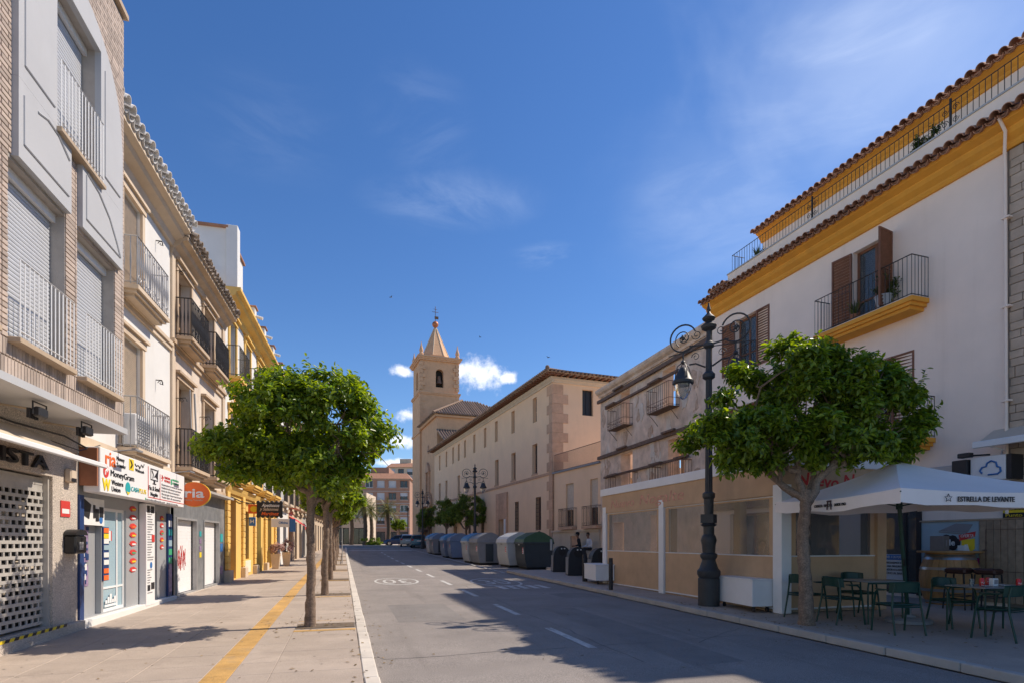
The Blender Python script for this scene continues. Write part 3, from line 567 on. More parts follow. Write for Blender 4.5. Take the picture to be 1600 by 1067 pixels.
# ================================================================ LEFT ROW
def brick_house():
    h = thing('brick_house', 'buff brick apartment house with white arched panel and a shuttered salon below', 'building', LF, 6.0, 0, .15)
    Y = -.65; F = -.62                                       # projecting upper storeys
    A = (7.56, 8.78, 3.84, 5.82); B = (9.08, 10.26, 3.84, 5.80); U = (8.43, 9.63, 6.76, 8.68)
    A0 = (5.9, 7.2, 3.84, 5.82)
    w = MB(); wall_holes(w, 4.5, 10.6, 3.42, 10.0, [A, B, U, A0], F, .30)
    w.face([(10.6, F, 3.42), (10.6, 6, 3.42), (10.6, 6, 10.0), (10.6, F, 10.0)]); w.face([(4.5, F, 10), (10.6, F, 10), (10.6, 6, 10), (4.5, 6, 10)])
    w.face([(4.5, 6, .15), (4.5, F, .15), (4.5, F, 10), (4.5, 6, 10)])
    w.build('wall', M['brick_joint'], h)
    MB().box(4.5, 10.62, -.68, .0, 3.33, 3.42).build('soffit', M['white'], h)
    MB().box(4.5, 10.62, -.70, 6, 10.0, 10.08).build('coping', M['sill'], h)
    # white panels
    cu, r, zs = 9.0, 1.38, 7.72
    arch = lambda u: zs + math.sqrt(max(0, r*r - (u - cu)**2))
    def arcpts(a, b, n=10): return [(a + (b - a) * i / n, arch(a + (b - a) * i / n)) for i in range(n + 1)]
    P1 = [(7.62, 5.86), (8.78, 5.86), (8.78, 6.75), (7.62, 6.75)]; P2 = [(9.08, 5.86), (10.38, 5.86), (10.38, 6.75), (9.08, 6.75)]
    P3 = [(7.62, 6.752), (8.43, 6.752)] + arcpts(8.43, 7.62); P4 = [(9.63, 6.752), (10.38, 6.752)] + arcpts(10.38, 9.63); P5 = [(8.432, 8.68), (9.628, 8.68)] + arcpts(9.628, 8.432)
    for p in (P1, P2, P3, P4, P5):
        po = MB().prism(p, 1, -.70, F).build('white_panel', M['white'], h)
    ml = MB(); y = -.703                                      # raised mouldings on the panels
    for pts in ([(7.72, 6.05), (8.70, 6.05)], [(7.72, 6.05), (7.72, 6.6)], [(8.0, 6.62), (8.2, 6.68), (8.45, 6.66), (8.72, 6.52)], [(7.74, 6.95), (8.36, 6.95)], [(7.74, 6.95), (7.74, 8.2)],
                [(9.18, 6.02), (10.28, 6.02)], [(9.18, 6.02), (9.18, 6.62)], [(9.2, 6.66), (9.55, 6.6), (9.9, 6.42), (10.15, 6.18), (10.28, 6.02)], [(9.75, 6.95), (10.26, 6.95)], [(9.75, 6.95), (9.75, 8.5)]):
        ml.tube([(a, y, b) for a, b in pts], .014, 5)
    ml.build('panel_moulding', M['white'], h)
    for (a, b, c, d) in (A, B, U, A0):
        roller(h, a, b - .02, c + .02, d, F + .16, M['shutter_w'])
        MB().box(a, b, F + .10, F + .15, d - .10, d).build('shutter_box', M['white_metal'], h)
        rl = MB(); yy = -.735
        bar_rail(rl, [(a + .02, yy), (b - .02, yy)], c + .02, c + .86, .088, .0075, .011)
        rl.build('railing', M['white_metal'], h)
        MB().cbox(a - .02, b + .02, -.76, F + .16, c - .06, c).build('sill', M['sill'], h)
    # bricks
    BL = .245; HH = .052; cs = .062; jt = .012
    places = []
    def inside(u, z, mu=.0):
        if any(a - mu < u < b + mu and c - .06 < z < d + .03 for a, b, c, d in (A, B, A0)): return True
        if 7.62 - mu < u < 10.38 + mu and z > 5.83:
            if z < zs or (abs(u - cu) < r + mu and z < arch(min(max(u, cu - r), cu + r)) + mu):
                return not (8.78 < u < 9.08 and z < 6.74)
        return False
    z = 3.43
    for row in range(2):                                      # soldier courses over the canopy
        u = 4.6 + row * .03
        while u < 10.57:
            if not inside(u, z + .09): places.append((u, z + .095, 'v'))
            u += .062
        z += .195
    z0 = 3.82
    n = int((10.0 - z0) / cs)
    for i in range(n):
        zc = z0 + (i + .5) * cs
        segs = [(4.5, 10.6)]
        cuts = []
        for (a, b, c, d) in (A, B, A0):
            if c - .06 < zc < d + (.03): cuts.append((a, b))
        if zc > 5.84:
            if zc < 6.75: cuts += [(7.62, 8.78), (9.08, 10.38)]
            elif zc < zs: cuts.append((7.62, 10.38))
            else:
                hw = math.sqrt(max(0, (r + .125)**2 - (zc - zs)**2)) if zc - zs < r + .125 else 0
                if hw: cuts.append((cu - hw, cu + hw))
        cuts.sort(); cur = 4.5
        for a, b in cuts + [(10.6, 10.6)]:
            if a - cur > .03: places.append((cur, a, zc, i % 2))
            cur = max(cur, b)
    singles = []
    for p in places:
        if len(p) == 3: singles.append((p[0], p[1], .05, .183, 0.))
        else:
            a, b, zc, odd = p
            uu = a - (BL / 2 if odd else 0) if b - a > .4 else a
            while uu < b - .02:
                s, e = max(uu, a), min(uu + BL, b)
                if e - s > .03: singles.append(((s + e) / 2, zc, e - s - jt, HH, 0.))
                uu += BL
    for k in range(52):                                       # radial bricks round the arch
        an = math.pi * (k + .5) / 52; singles.append((cu + (r + .065) * math.cos(an), zs + (r + .065) * math.sin(an), .07, .115, an - math.pi / 2))
    singles = [s for s in singles if s[0] > 6.9]
    camu = 0.
    singles.sort(key=lambda s: (s[0] - 3) ** 2 + 1.3 * (s[1] - 4.5) ** 2)
    cache = {}; rest = MB()
    for i, (u, z, w_, hh, an) in enumerate(singles):
        if i < 298:
            k = (round(w_, 2), round(hh, 2))
            if k not in cache: cache[k] = origin_mesh(MB().cbox(-k[0]/2, k[0]/2, -.016, .02, -k[1]/2, k[1]/2, .003), 'brick', M['brick'])
            inst('brick', cache[k], h, (u, F + random.uniform(-.002, .002), z), (0, -an, 0))
        else:
            c_, s_ = math.cos(an), math.sin(an); pts = [(-w_/2, -hh/2), (w_/2, -hh/2), (w_/2, hh/2), (-w_/2, hh/2)]
            pts = [(u + a * c_ - b * s_, z + a * s_ + b * c_) for a, b in pts]
            rest.prism(pts, 1, F - .016, F + .02)
    rest.build('brick', M['brick'], h, kind='stuff')
    # ground floor: salon with perforated roller grille
    g_ = MB(); wall_holes(g_, 4.5, 10.57, .15, 3.33, [(5.6, 9.84, .38, 2.55)], 0, .3); g_.face([(10.57, 0, .15), (10.57, .6, .15), (10.57, .6, 3.33), (10.57, 0, 3.33)]); g_.build('granite_front', M['granite'], h)
    MB().cbox(4.5, 10.6, -.10, .0, .10, .36).build('granite_step', M['granite'], h)
    MB().box(5.6, 9.84, .24, .26, .36, 2.62).build('room_back', M['dark'], h)
    rr = random.Random(3)
    it = MB()
    for k in range(26):
        u = rr.uniform(7.2, 9.7); z = rr.uniform(.6, 2.0); it.box(u, u + rr.uniform(.06, .25), .2, .235, z, z + rr.uniform(.05, .2))
    it.build('shop_stock', M['blind'], h)
    zg = .42; k = 0
    while zg < 2.5:
        s = MB(); s.box(5.6, 9.84, .10, .125, zg, zg + .045)
        solid = zg > 2.28
        if solid: s.box(5.6, 9.84, .105, .12, zg + .045, zg + .105)
        else:
            u = 5.62 + (.07 if k % 2 else 0)
            while u < 9.84: s.box(u, u + .035, .104, .121, zg + .045, zg + .105); u += .145
        s.build('shutter_slat', M['galv'], h); zg += .105; k += 1
    MB().box(9.80, 9.88, .04, .14, .36, 2.62).build('shutter_guide', M['galv'], h)
    tp = MB(); tq = MB()                                      # hazard tape on the step
    for k in range(44):
        u = 5.6 + k * .1; (tp if k % 2 else tq).prism([(u, .345), (u + .1, .345), (u + .13, .385), (u + .03, .385)], 1, -.1055, -.1012)
    tp.build_each('hazard_tape', M['ink'], h); tq.build_each('hazard_tape', M['yel'], h)
    text(h, 'ESTILISTA', .26, 8.45, 2.70, -.012, M['ink'], width=2.35, depth=.02, bold=.004)
    MB().box(10.05, 10.32, -.012, -.002, 1.98, 2.22).build('sticker', M['red'], h); MB().box(10.08, 10.29, -.014, -.0125, 2.03, 2.1).build('sticker', M['paper'], h)
    a = MB().cbox(10.16, 10.32, -.10, 0, 2.50, 2.72, .02).build('alarm_box', M['awning'], h); MB().box(10.17, 10.31, -.104, -.1005, 2.51, 2.57).build('alarm_label', M['ink'], a)
    # flood lamps under the canopy
    for u in (8.35, 9.55):
        b = MB(); b.tube([(u, -.02, 3.28), (u + .02, -.50, 3.22)], .014, 6); lo = b.build('lamp_bracket', M['sill'], h)
        q = MB(); q.cbox(u - .10, u + .10, -.60, -.52, 3.12, 3.24, .015)
        for j in range(4): q.box(u - .1 + j * .055, u - .085 + j * .055, -.50, -.46, 3.1, 3.22)
        q.tube([(u - .15, -.55, 3.14), (u - .15, -.55, 3.29), (u + .15, -.55, 3.29), (u + .15, -.55, 3.14)], .01, 5)
        q.build('flood_lamp', M['camblack'], lo)
    c = MB(); c.tube([(4.6, -.03, 3.2), (8.8, -.05, 3.13), (10.0, -.08, 3.17), (10.6, -.1, 3.1), (12.0, -.12, 3.16)], .014, 5); c.tube([(4.6, -.05, 3.14), (9.0, -.06, 3.05), (10.4, -.1, 3.02), (11.0, -.14, 3.2)], .009, 5); c.build('cable', M['black'], h)
    # awning
    aw = thing('shop_awning', 'beige fabric awning with white front bar over the shuttered salon', 'awning', LF, 7, -.02, 3.2)
    f = MB(); n = 8; u0, u1 = 4.8, 9.5
    for j in range(n):
        t0, t1 = j / n, (j + 1) / n
        P = lambda t: (-.03 - .74 * t, 3.10 - .40 * t - .05 * math.sin(math.pi * t))
        a0, b0 = P(t0); a1, b1 = P(t1)
        f.raw([(u0, a0, b0), (u1, a0, b0), (u1, a1, b1), (u0, a1, b1), (u0, a0, b0 - .004), (u1, a0, b0 - .004), (u1, a1, b1 - .004), (u0, a1, b1 - .004)], [(0,3,2,1), (4,5,6,7), (1,2,6,5), (0,4,7,3)])
    f.build('fabric', M['awning'], aw)
    MB().cbox(u0, u1 + .05, -.81, -.76, 2.655, 2.72, .01).build('front_bar', M['white_metal'], aw)
    ar = MB()
    for u in (5.2, 7.3, 9.2): ar.tube([(u, -.03, 2.9), (u + .3, -.4, 2.8), (u, -.77, 2.69)], .016, 6)
    ar.build('folding_arm', M['white_metal'], aw)
    mbx = thing('mail_box', 'black rounded metal box fixed to the granite pier of the salon', 'box', LF, 10.35, -.12, 1.35)
    MB().cbox(10.14, 10.50, -.16, 0, 1.42, 1.70, .02).build('body', M['black'], mbx)
    lid = MB(); lid.prism([(10.32 - .19*math.cos(math.pi*i/10), 1.703 + .09*math.sin(math.pi*i/10)) for i in range(11)], 1, -.17, 0); lid.build('lid', M['black'], mbx, smooth=30)
    MB().box(10.26, 10.38, -.164, -.16, 1.48, 1.60).build('plate', M['irongrey'], mbx)
brick_house()

TW = tile_mesh(.105, .5, M['rtile_w'], .85); TO = tile_mesh(.095, .5, M['rtile_old'], .85); TR = tile_mesh(.105, .5, M['rtile'], .85)
def roof_slab(h, u0, u1, y0, y1, z0, z1, m, name='roof'):
    mb = MB(); t = .05
    mb.loft([[(u0, y0, z0), (u0, y1, z1), (u0, y1, z1 - t), (u0, y0, z0 - t)], [(u1, y0, z0), (u1, y1, z1), (u1, y1, z1 - t), (u1, y0, z0 - t)]])
    return mb.build(name, m, h)
def louvre_leaf(par, a, b, c, d, y, m, name='shutter', fr=.05, th=.04, pitch=.085):
    mb = MB(); frame_rect(mb, a, b, c, d, y, y + th, fr, (), ((c + d) / 2,)); z = c + fr
    while z < d - fr - .01:
        mb.loft([[(a + fr, y + .004, z), (a + fr, y + th - .004, z + pitch * .7), (a + fr, y + th, z + pitch * .75), (a + fr, y + .008, z + .004)], [(b - fr, y + .004, z), (b - fr, y + th - .004, z + pitch * .7), (b - fr, y + th, z + pitch * .75), (b - fr, y + .008, z + .004)]]); z += pitch
    return mb.build(name, m, par)
def surround(par, a, b, c, d, w, y, m, cap=.12, name='surround'):
    mb = MB(); mb.box(a - w, a, y - .05, y, c, d); mb.box(b, b + w, y - .05, y, c, d); mb.box(a - w - .03, b + w + .03, y - .07, y, d, d + w); mb.box(a - w - .08, b + w + .08, y - cap, y, d + w, d + w + .06)
    return mb.build(name, m, par)

def white_house():
    h = thing('white_house', 'white plastered house with grey iron balconies and a phone shop below', 'building', LF, 10.6, 0, .2)
    W1 = (12.22, 13.12, 3.35, 5.48); W2 = (12.22, 13.12, 6.36, 8.2)
    w = MB(); wall_holes(w, 10.6, 14.9, 3.12, 8.75, [W1, W2], 0, .22); shell(w, 10.6, 14.9, 0, 7, .2, 8.75); w.build('wall', M['whitewall'], h)
    for (a, b, c, d) in (W1, W2):
        surround(h, a, b, c - .05, d, .13, 0, M['tanlight'])
        window(h, a, b, c, d, .14, M['woodpale'])
        z = c + .15; prof = []
        y0 = .06
        while z < d: prof += [(y0 + .008, z), (y0 - .008, z + .02), (y0 + .008, z + .035)]; z += .035
        MB().extr(prof, a + .01, b - .01).build('blind', M['blind'], h)
    mbz = MB(); mbz.box(10.6, 14.9, -.05, 0, 6.02, 6.12); mbz.box(10.6, 14.9, -.09, 0, 6.12, 6.2); mbz.box(10.6, 14.9, -.03, 0, 3.12, 3.3); mbz.build_each('string_course', M['tanlight'], h)
    cn = MB(); cn.prism([(0, 8.45), (-.08, 8.45), (-.12, 8.58), (-.28, 8.66), (-.32, 8.74), (-.44, 8.78), (-.44, 8.86), (0, 8.86)], 0, 10.6, 14.9); cn.build('cornice', M['tanlight'], h)
    rf = roof_slab(h, 10.6, 14.9, -.44, 4, 8.92, 10.4, M['rtile_w']); eave_tiles(rf, TW, TW, 10.62, 14.92, -.56, 8.93, .225, .33)
    balcony(h, 12.0, 13.72, 6.32, .36, 7.22, M['tanlight'], M['irongrey'], twist=True, scrolls=1, sp=.1)
    balcony(h, 12.0, 13.80, 3.34, .36, 4.28, M['tanlight'], M['irongrey'], twist=True, scrolls=1, sp=.1)
    wb = MB()
    for z in (5.1, 8.1): wb.tube([(14.0, 0, z), (14.0, -.12, z), (14.0, -.14, z - .1)], .012, 5); scroll(wb, (-.1, z - .06), .06, lambda p, q: (14.0, p, q), 1.2, .008, 10)
    wb.build_each('wall_hook', M['iron'], h)
    # air conditioner on the lower balcony
    ac = thing('air_conditioner', 'white air conditioner unit standing on the lower grey balcony', 'air conditioner', LF, 12.4, -.2, 3.35)
    MB().cbox(12.08, 12.75, -.30, -.06, 3.37, 3.98, .02).build('casing', M['white_metal'], ac)
    gr = MB()
    for k in range(9): gr.box(12.12, 12.70, -.312, -.303, 3.43 + k * .055, 3.45 + k * .055)
    gr.build('grille', M['grey'], ac)
    # --- phone shop
    sh = h
    MB().cbox(10.6, 15.1, -.09, .12, .16, .34, .008).build('shop_step', M['whitewall'], sh)
    mbf = MB(); wall_holes(mbf, 10.6, 15.1, .34, 3.12, [(10.72, 11.50, .36, 2.16), (11.58, 12.55, .36, 2.2), (13.66, 14.2, .36, 2.25)], .04, .12); mbf.build('shop_front', M['panelgrey'], sh)
    MB().box(10.58, 10.72, -.03, .1, .34, 2.35).build('door_post', M['navy'], sh)
    d = MB().box(10.72, 11.50, .13, .16, .36, 2.16).build('door', M['panelgrey'], sh)
    rp = random.Random(5); ps = MB(); ps2 = MB(); ps3 = MB()
    MB().box(10.76, 11.22, .118, .128, .86, 2.0).build('poster', M['violet'], sh)
    for k in range(90):
        u, z = rp.uniform(10.78, 11.14), rp.uniform(.9, 1.95); (ps, ps2, ps3)[k % 3].box(u, u + rp.uniform(.02, .09), .112 - k * 3e-5, .117, z, z + rp.uniform(.015, .11))
    ps.build('poster_print', M['paper'], sh); ps2.build('poster_print', M['navy'], sh); ps3.build('poster_print', M['grey'], sh)
    pp = MB().box(10.70, 11.55, .012, .03, 1.88, 2.33).build('poster', M['paper'], sh)
    pd = MB(); pd.prism([(10.74, 2.05), (10.98, 1.98), (11.05, 2.22), (10.82, 2.30)], 1, .004, .011); pd.box(11.13, 11.2, .004, .011, 2.0, 2.22); pd.box(11.22, 11.33, .004, .011, 1.95, 2.16); pd.box(11.36, 11.5, .004, .011, 2.02, 2.2); pd.build('poster_print', M['camblack'], sh)
    MB().ball((11.42, .01, 1.98), .07, 12, 6, (1, .1, 1)).build('poster_print', M['blue'], sh)
    f = MB(); frame_rect(f, 11.58, 12.55, .36, 2.2, .08, .14, .05, (12.25,), (.78,)); f.build('window_frame', M['white_metal'], sh)
    MB().box(11.6, 12.53, .10, .108, .4, 2.16).build('pane', M['paleblue'], sh)
    st = MB().box(11.52, 11.75, .02, .07, .92, 1.86).build('poster', M['navy'], sh)
    for k, (z, m) in enumerate(((.93, 'orange'), (1.05, 'orange'), (1.2, 'paper'), (1.33, 'paper'), (1.46, 'paleblue'), (1.57, 'paper'), (1.66, 'yel'), (1.76, 'orange'))):
        MB().box(11.54, 11.73, .012, .019, z, z + .085).build('poster_print', M[m], sh)
    MB().box(11.78, 11.96, .07, .079, 1.62, 1.8).build('notice', M['paper'], sh); MB().box(11.97, 12.0, .07, .079, 1.62, 1.8).build('notice', M['red'], sh)
    lg = MB()                                                 # pale print low on the glass
    for k in range(5): lg.box(11.75 + k * .09, 11.82 + k * .09, .072, .079, .50, .56 + .05 * (k % 3))
    lg.box(11.72, 12.2, .072, .079, .44, .48); lg.build('poster_print', M['whiteprint'], sh)
    def flag_badges(u, zs, w=.34):
        for k, z in enumerate(zs):
            b = MB(); b.prism([(u - w/2, z), (u - w*.3, z + .055), (u + w*.1, z + .065), (u + w/2, z + .02), (u + w*.3, z - .03), (u - w*.2, z - .045)], 1, .026, .036); bo = b.build('badge', M['red'], sh)
            MB().box(u - w*.2, u + w*.3, .02, .0255, z - .02, z + .012).build('badge_band', M[('paper', 'yel', 'green', 'paper', 'yel', 'orange')[k % 6]], bo)
    flag_badges(12.86, [1.05 + .17 * k for k in range(8)]); flag_badges(14.48, [1.48 + .16 * k for k in range(5)], .24)
    wp = MB().cbox(13.16, 13.64, -.10, .03, .30, 2.38, .006).build('white_notice_column', M['whiteprint'], sh)
    nl = MB()
    for k in range(34):
        z = .55 + k * .052
        if 1.02 < z < 1.2 or .6 < z < .75: continue
        nl.box(13.22, 13.22 + rp.uniform(.12, .36), -.106, -.101, z, z + .018)
    nl.build('notice_print', M['grey'], wp); MB().ball((13.42, -.103, 1.12), .07, 14, 6, (1, .05, 1)).build('notice_print', M['blue'], wp)
    nk = MB(); nk.box(13.2, 13.34, -.106, -.101, 2.2, 2.34); nk.box(13.4, 13.58, -.106, -.101, 2.2, 2.34); nk.box(13.22, 13.36, -.106, -.101, .6, .72); nk.box(13.42, 13.6, -.106, -.101, .62, .76); nk.build('notice_print', M['camblack'], wp)
    MB().box(13.45, 13.6, -.108, -.1005, 1.6, 1.75).build('notice_print', M['red'], wp)
    window(h, 13.66, 14.2, .36, 2.25, .10, M['irongrey'], M['pane'], .05, (), (), M['panelgrey'], 'shop_door')
    rd = MB().box(13.74, 13.98, .06, .095, .85, 1.45).build('poster', M['red'], sh)
    text(sh, 'itranquil', .16, 13.86, 1.15, .06, M['paper'], fmap=lambda a, b, c: (13.86 - b, .058, 1.15 + a * .95))
    bb = MB().box(14.78, 15.06, .0, .035, .36, 2.25).build('poster', M['navy'], sh)
    for k, (z, m) in enumerate(((1.95, 'paper'), (1.75, 'teal'), (1.5, 'paleblue'), (1.3, 'green'), (1.1, 'green'), (.45, 'violet'))): MB().box(14.81, 15.03, -.008, -.001, z, z + .14 + .5 * (k == 5)).build('poster_print', M[m], sh)
    # long shop sign
    sg = thing('shop_sign', 'long white shop sign with printed logos above the phone shop', 'sign', LF, 10.6, -.2, 2.4)
    MB().cbox(10.66, 14.98, -.28, -.04, 2.40, 3.13, .01).build('panel', M['whiteprint'], sg)
    y = -.283
    T = lambda *a, **k: text(sg, *a, **k)
    T('ria', .34, 11.02, 2.97, y, M['orange'], width=.40, bold=.004); T('Money', .10, 11.42, 3.03, y, M['ink'], width=.32); T('Transfer', .10, 11.45, 2.92, y, M['ink'], width=.38)
    MB().prism([(11.79, 2.9), (12.0, 2.9), (12.0, 3.1), (11.79, 3.1)], 1, y - .003, y).build('logo', M['yel'], sg); MB().prism([(11.82, 2.93), (11.88, 2.93), (11.95, 3.0), (11.88, 3.08), (11.82, 3.08), (11.89, 3.0)], 1, y - .006, y - .003).build('logo', M['ink'], sg)
    T('Wafacash', .08, 12.28, 2.93, y, M['ink'], width=.42)
    sq = MB(); sq.tube([(12.05, y, 3.04), (12.12, y, 3.0), (12.2, y, 3.03), (12.3, y, 3.0), (12.36, y, 3.06), (12.44, y, 3.02), (12.5, y, 3.09)], .012, 4); sq.tube([(12.25, y, 2.985), (12.3, y, 2.985)], .01, 4); sq.build('lettering', M['ink'], sg)
    MB().lathe([(.001, 0), (.10, 0), (.10, .004), (.001, .004)], 24).v
    dm = MB(); dm.prism([(10.86 + .10*math.cos(i*math.pi/12), 2.755 + .10*math.sin(i*math.pi/12)) for i in range(24)], 1, y - .003, y); dm.build('logo', M['red'], sg)
    ar = MB(); ar.tube([(10.82, y - .004, 2.70), (10.83, y - .004, 2.76), (10.87, y - .004, 2.79), (10.9, y - .004, 2.79)], .012, 4); ar.prism([(10.88, 2.74), (10.95, 2.80), (10.87, 2.84)], 1, y - .008, y - .003); ar.build('logo', M['paper'], sg)
    T('MoneyGram', .15, 11.52, 2.75, y, M['ink'], width=.98)
    T('W', .26, 10.87, 2.53, y, M['yel'], width=.30, bold=.010); T('Western', .12, 11.30, 2.60, y, M['ink'], width=.46); T('Union', .12, 11.24, 2.49, y, M['ink'], width=.34)
    cp = MB(); cp.prism([(11.74 + .11*math.cos(i*math.pi/12), 2.56 + .11*math.sin(i*math.pi/12)) for i in range(24)], 1, y - .003, y); cp.build('logo', M['teal'], sg)
    cq = MB(); cq.prism([(11.66, 2.50), (11.74, 2.44), (11.84, 2.5), (11.76, 2.49)], 1, y - .006, y - .003); cq.build('logo', M['yel'], sg)
    T('CASH', .12, 12.06, 2.56, y, M['teal'], width=.36); T('PLUS', .12, 12.42, 2.56, y, M['yel'], width=.34)
    bx = MB()
    for a, b, c, d in ((12.70, 12.72, 2.50, 3.08), (13.36, 13.375, 2.47, 3.0), (12.70, 14.95, 2.475, 2.488)): bx.box(a, b, y - .003, y, c, d)
    bx.build('sign_rule', M['red'], sg)
    mo = MB(); frame_rect(mo, 12.84, 13.24, 2.83, 3.06, y - .003, y, .02); mo.box(13.0, 13.08, y - .003, y, 2.77, 2.83); mo.box(12.95, 13.14, y - .003, y, 2.755, 2.772); mo.prism([(13.02, 2.9), (13.27, 3.08), (13.2, 2.87), (13.13, 2.91)], 1, y - .006, y - .003); mo.tube([(12.9, y, 3.02), (12.98, y, 2.95), (12.95, y, 2.87)], .012, 4); mo.build('logo', M['ink'], sg)
    T('Fix & Send', .13, 13.03, 2.665, y, M['ink'], width=.58); T('Nogalte', .11, 13.03, 2.55, y, M['ink'], width=.40)
    lo = MB(); lo.tube([(13.47, y, 2.99), (13.53, y, 2.93), (13.47, y, 2.87)], .014, 4); lo.tube([(13.44, y, 2.93), (13.58, y, 2.95)], .012, 4); lo.build('logo', M['red'], sg)
    MB().box(14.03, 14.1, y - .003, y, 2.85, 2.97).build('logo', M['green'], sg)
    T('TELEFONIA', .065, 13.8, 2.96, y, M['red'], width=.36); T('MOVILES', .065, 13.8, 2.89, y, M['red'], width=.36); T('INFORMATICA', .06, 14.34, 2.96, y, M['green'], width=.42); T('CONSOLAS', .06, 14.34, 2.89, y, M['green'], width=.42)
    for k, s in enumerate(('Reparacion y venta de moviles', 'Instalacion de antenas y porteros', 'Envios de dinero al extranjero', 'Recargas internacionales', 'Todo tipo de accesorios')): T(s, .055, 13.45, 2.80 - k * .065, y, M['grey'], width=1.35 - .1 * (k % 3), align='LEFT')
    T('recambios@nogalte.com   tienda de moviles', .05, 13.55, 2.43, y, M['grey'], width=1.9); MB().box(12.56, 12.6, y - .003, y, 2.415, 2.455).build('logo', M['green'], sg)
    lb = MB()
    for u in (11.35, 14.45): lb.tube([(u, -.05, 3.14), (u, -.55, 3.20)], .012, 5); lb.box(u - .17, u + .17, -.60, -.54, 3.175, 3.20)
    lb.build('sign_lamp', M['grey'], sg)
    # weathered brick and wall block left of the sign
    MB().box(10.62, 10.66, -.25, 0, 2.5, 3.1).build('sign_end', M['terracotta'], h)
white_house()

def tan_house():
    h = thing('tan_house', 'weathered house with tan stone trim, dark balconies and two white shop shutters', 'building', LF, 14.9, 0, .25)
    W = [(15.38, 16.42, 3.45, 5.5), (17.62, 18.66, 3.45, 5.5), (15.38, 16.42, 6.5, 8.15), (17.62, 18.66, 6.5, 8.15)]
    w = MB(); wall_holes(w, 14.9, 20.0, 2.92, 8.7, W, 0, .26); shell(w, 14.9, 20.0, 0, 7, .25, 8.7); w.build('wall', M['oldwall'], h)
    p = MB(); p.box(14.92, 15.14, -.05, 0, 2.95, 8.4); p.box(19.7, 19.98, -.05, 0, 2.95, 8.4); p.build_each('pilaster', M['tanlight'], h)
    for i, (a, b, c, d) in enumerate(W):
        surround(h, a, b, c - .05, d, .12, 0, M['tan'], .14)
        window(h, a, b, c, d, .2, M['woodpale'], M['panedark'], .07, None, (c + .5, c + 1.1), M['dark'])
    st = MB(); st.box(14.9, 20.0, -.05, 0, 6.12, 6.24); st.box(14.9, 20.0, -.10, 0, 6.24, 6.33); st.box(14.9, 20, -.06, 0, 2.95, 3.15); st.build_each('string_course', M['tan'], h)
    cn = MB(); cn.prism([(0, 8.3), (-.06, 8.3), (-.10, 8.42), (-.22, 8.5), (-.26, 8.58), (-.38, 8.62), (-.38, 8.70), (0, 8.70)], 0, 14.9, 20.0); cn.build('cornice', M['tan'], h)
    rf = roof_slab(h, 14.9, 20.0, -.40, 4, 8.76, 10.2, M['rtile_old']); eave_tiles(rf, TO, TO, 14.95, 20.02, -.52, 8.77, .205, .33, .015)
    for (a, b, z, t) in ((15.12, 16.66, 6.46, 7.36), (17.36, 18.9, 6.46, 7.36), (15.12, 16.66, 3.38, 4.28), (17.36, 18.9, 3.38, 4.28)):
        balcony(h, a, b, z, .42, t, M['tan'], M['iron'], twist=True, scrolls=1, sp=.085, r=.010)
    # pole and folded parasol on the balcony
    MB().tube([(16.0, -.3, 3.4), (15.9, -.25, 5.3)], .022, 7).build('folded_blind', M['irongrey'], h)
    MB().tube([(15.75, -.25, 3.4), (15.7, -.2, 5.35)], .016, 7).build('awning_pole', M['irongrey'], h)
    hk = MB()
    for u in (15.2, 17.3):
        for z in (5.0, 8.0): hk.tube([(u, 0, z), (u, -.25, z + .02), (u, -.28, z - .06)], .01, 5); scroll(hk, (-.16, z - .05), .06, lambda a, b: (u, a, b), 1.2, .007, 10)
    hk.build_each('wall_hook', M['iron'], h)
    # ground floor
    D1 = (15.28, 16.95, .28, 2.2); D2 = (17.62, 19.3, .30, 2.22)
    g_ = MB(); wall_holes(g_, 15.1, 20.0, .25, 2.92, [D1, D2], -.02, .22); g_.build('marble_front', M['marble'], h)
    for k, (a, b, c, d) in enumerate((D1, D2)):
        f = MB(); frame_rect(f, a, b, c, d, -.04, .06, .05); f.build('door_frame', M['irongrey'], h)
        do = MB(); prof = []
        z = c + .05
        while z < d - .05: e = min(z + .09, d - .05); prof += [(.10, z), (.095, z + .004), (.095, e - .004), (.10, e)]; z = e
        do.extr(prof, a + .05, b - .05); so_ = do.build('roller_door', M['whiteprint'], h)
        if k == 0:                                            # scrawled red graffiti
            gf = MB(); rg = random.Random(2)
            for q in range(7):
                u = 15.55 + q * .12; z = 1.2 + rg.uniform(-.1, .1); gf.tube([(u + rg.uniform(-.1, .1) + .1*math.sin(i * 1.3), .088, z + .25 * math.sin(i * 1.7 + q) + rg.uniform(-.05, .05)) for i in range(7)], .0055, 4)
            gf.build('graffiti', M['red'], so_)
        else:
            gf = MB(); gf.tube([(18.0 + .05 * i, .088, 1.6 + .05 * math.sin(i * 2)) for i in range(5)], .006, 4); gf.build('graffiti', M['grey'], so_)
    MB().cbox(15.12, 20.0, -.06, .05, .2, .30).build('threshold', M['granite'], h)
    for z, m in ((1.75, 'teal'), (1.55, 'violet'), (1.35, 'violet'), (1.18, 'yel')): MB().box(17.2, 17.38, -.030, -.0215, z, z + .14).build('sticker', M[m], h)
    for z, m in ((1.6, 'teal'), (1.3, 'blue'), (.6, 'violet')): MB().box(19.45, 19.75, -.030, -.0215, z, z + .25).build('sticker', M[m], h)
    MB().box(15.0, 20.0, -.30, -.03, 2.93, 2.99).build('canopy_ledge', M['concrete'], h)
    # round sign
    s = thing('oval_sign', 'orange oval hanging sign with white letters on the marble shop front', 'sign', LF, 15.05, -.48, 2.5)
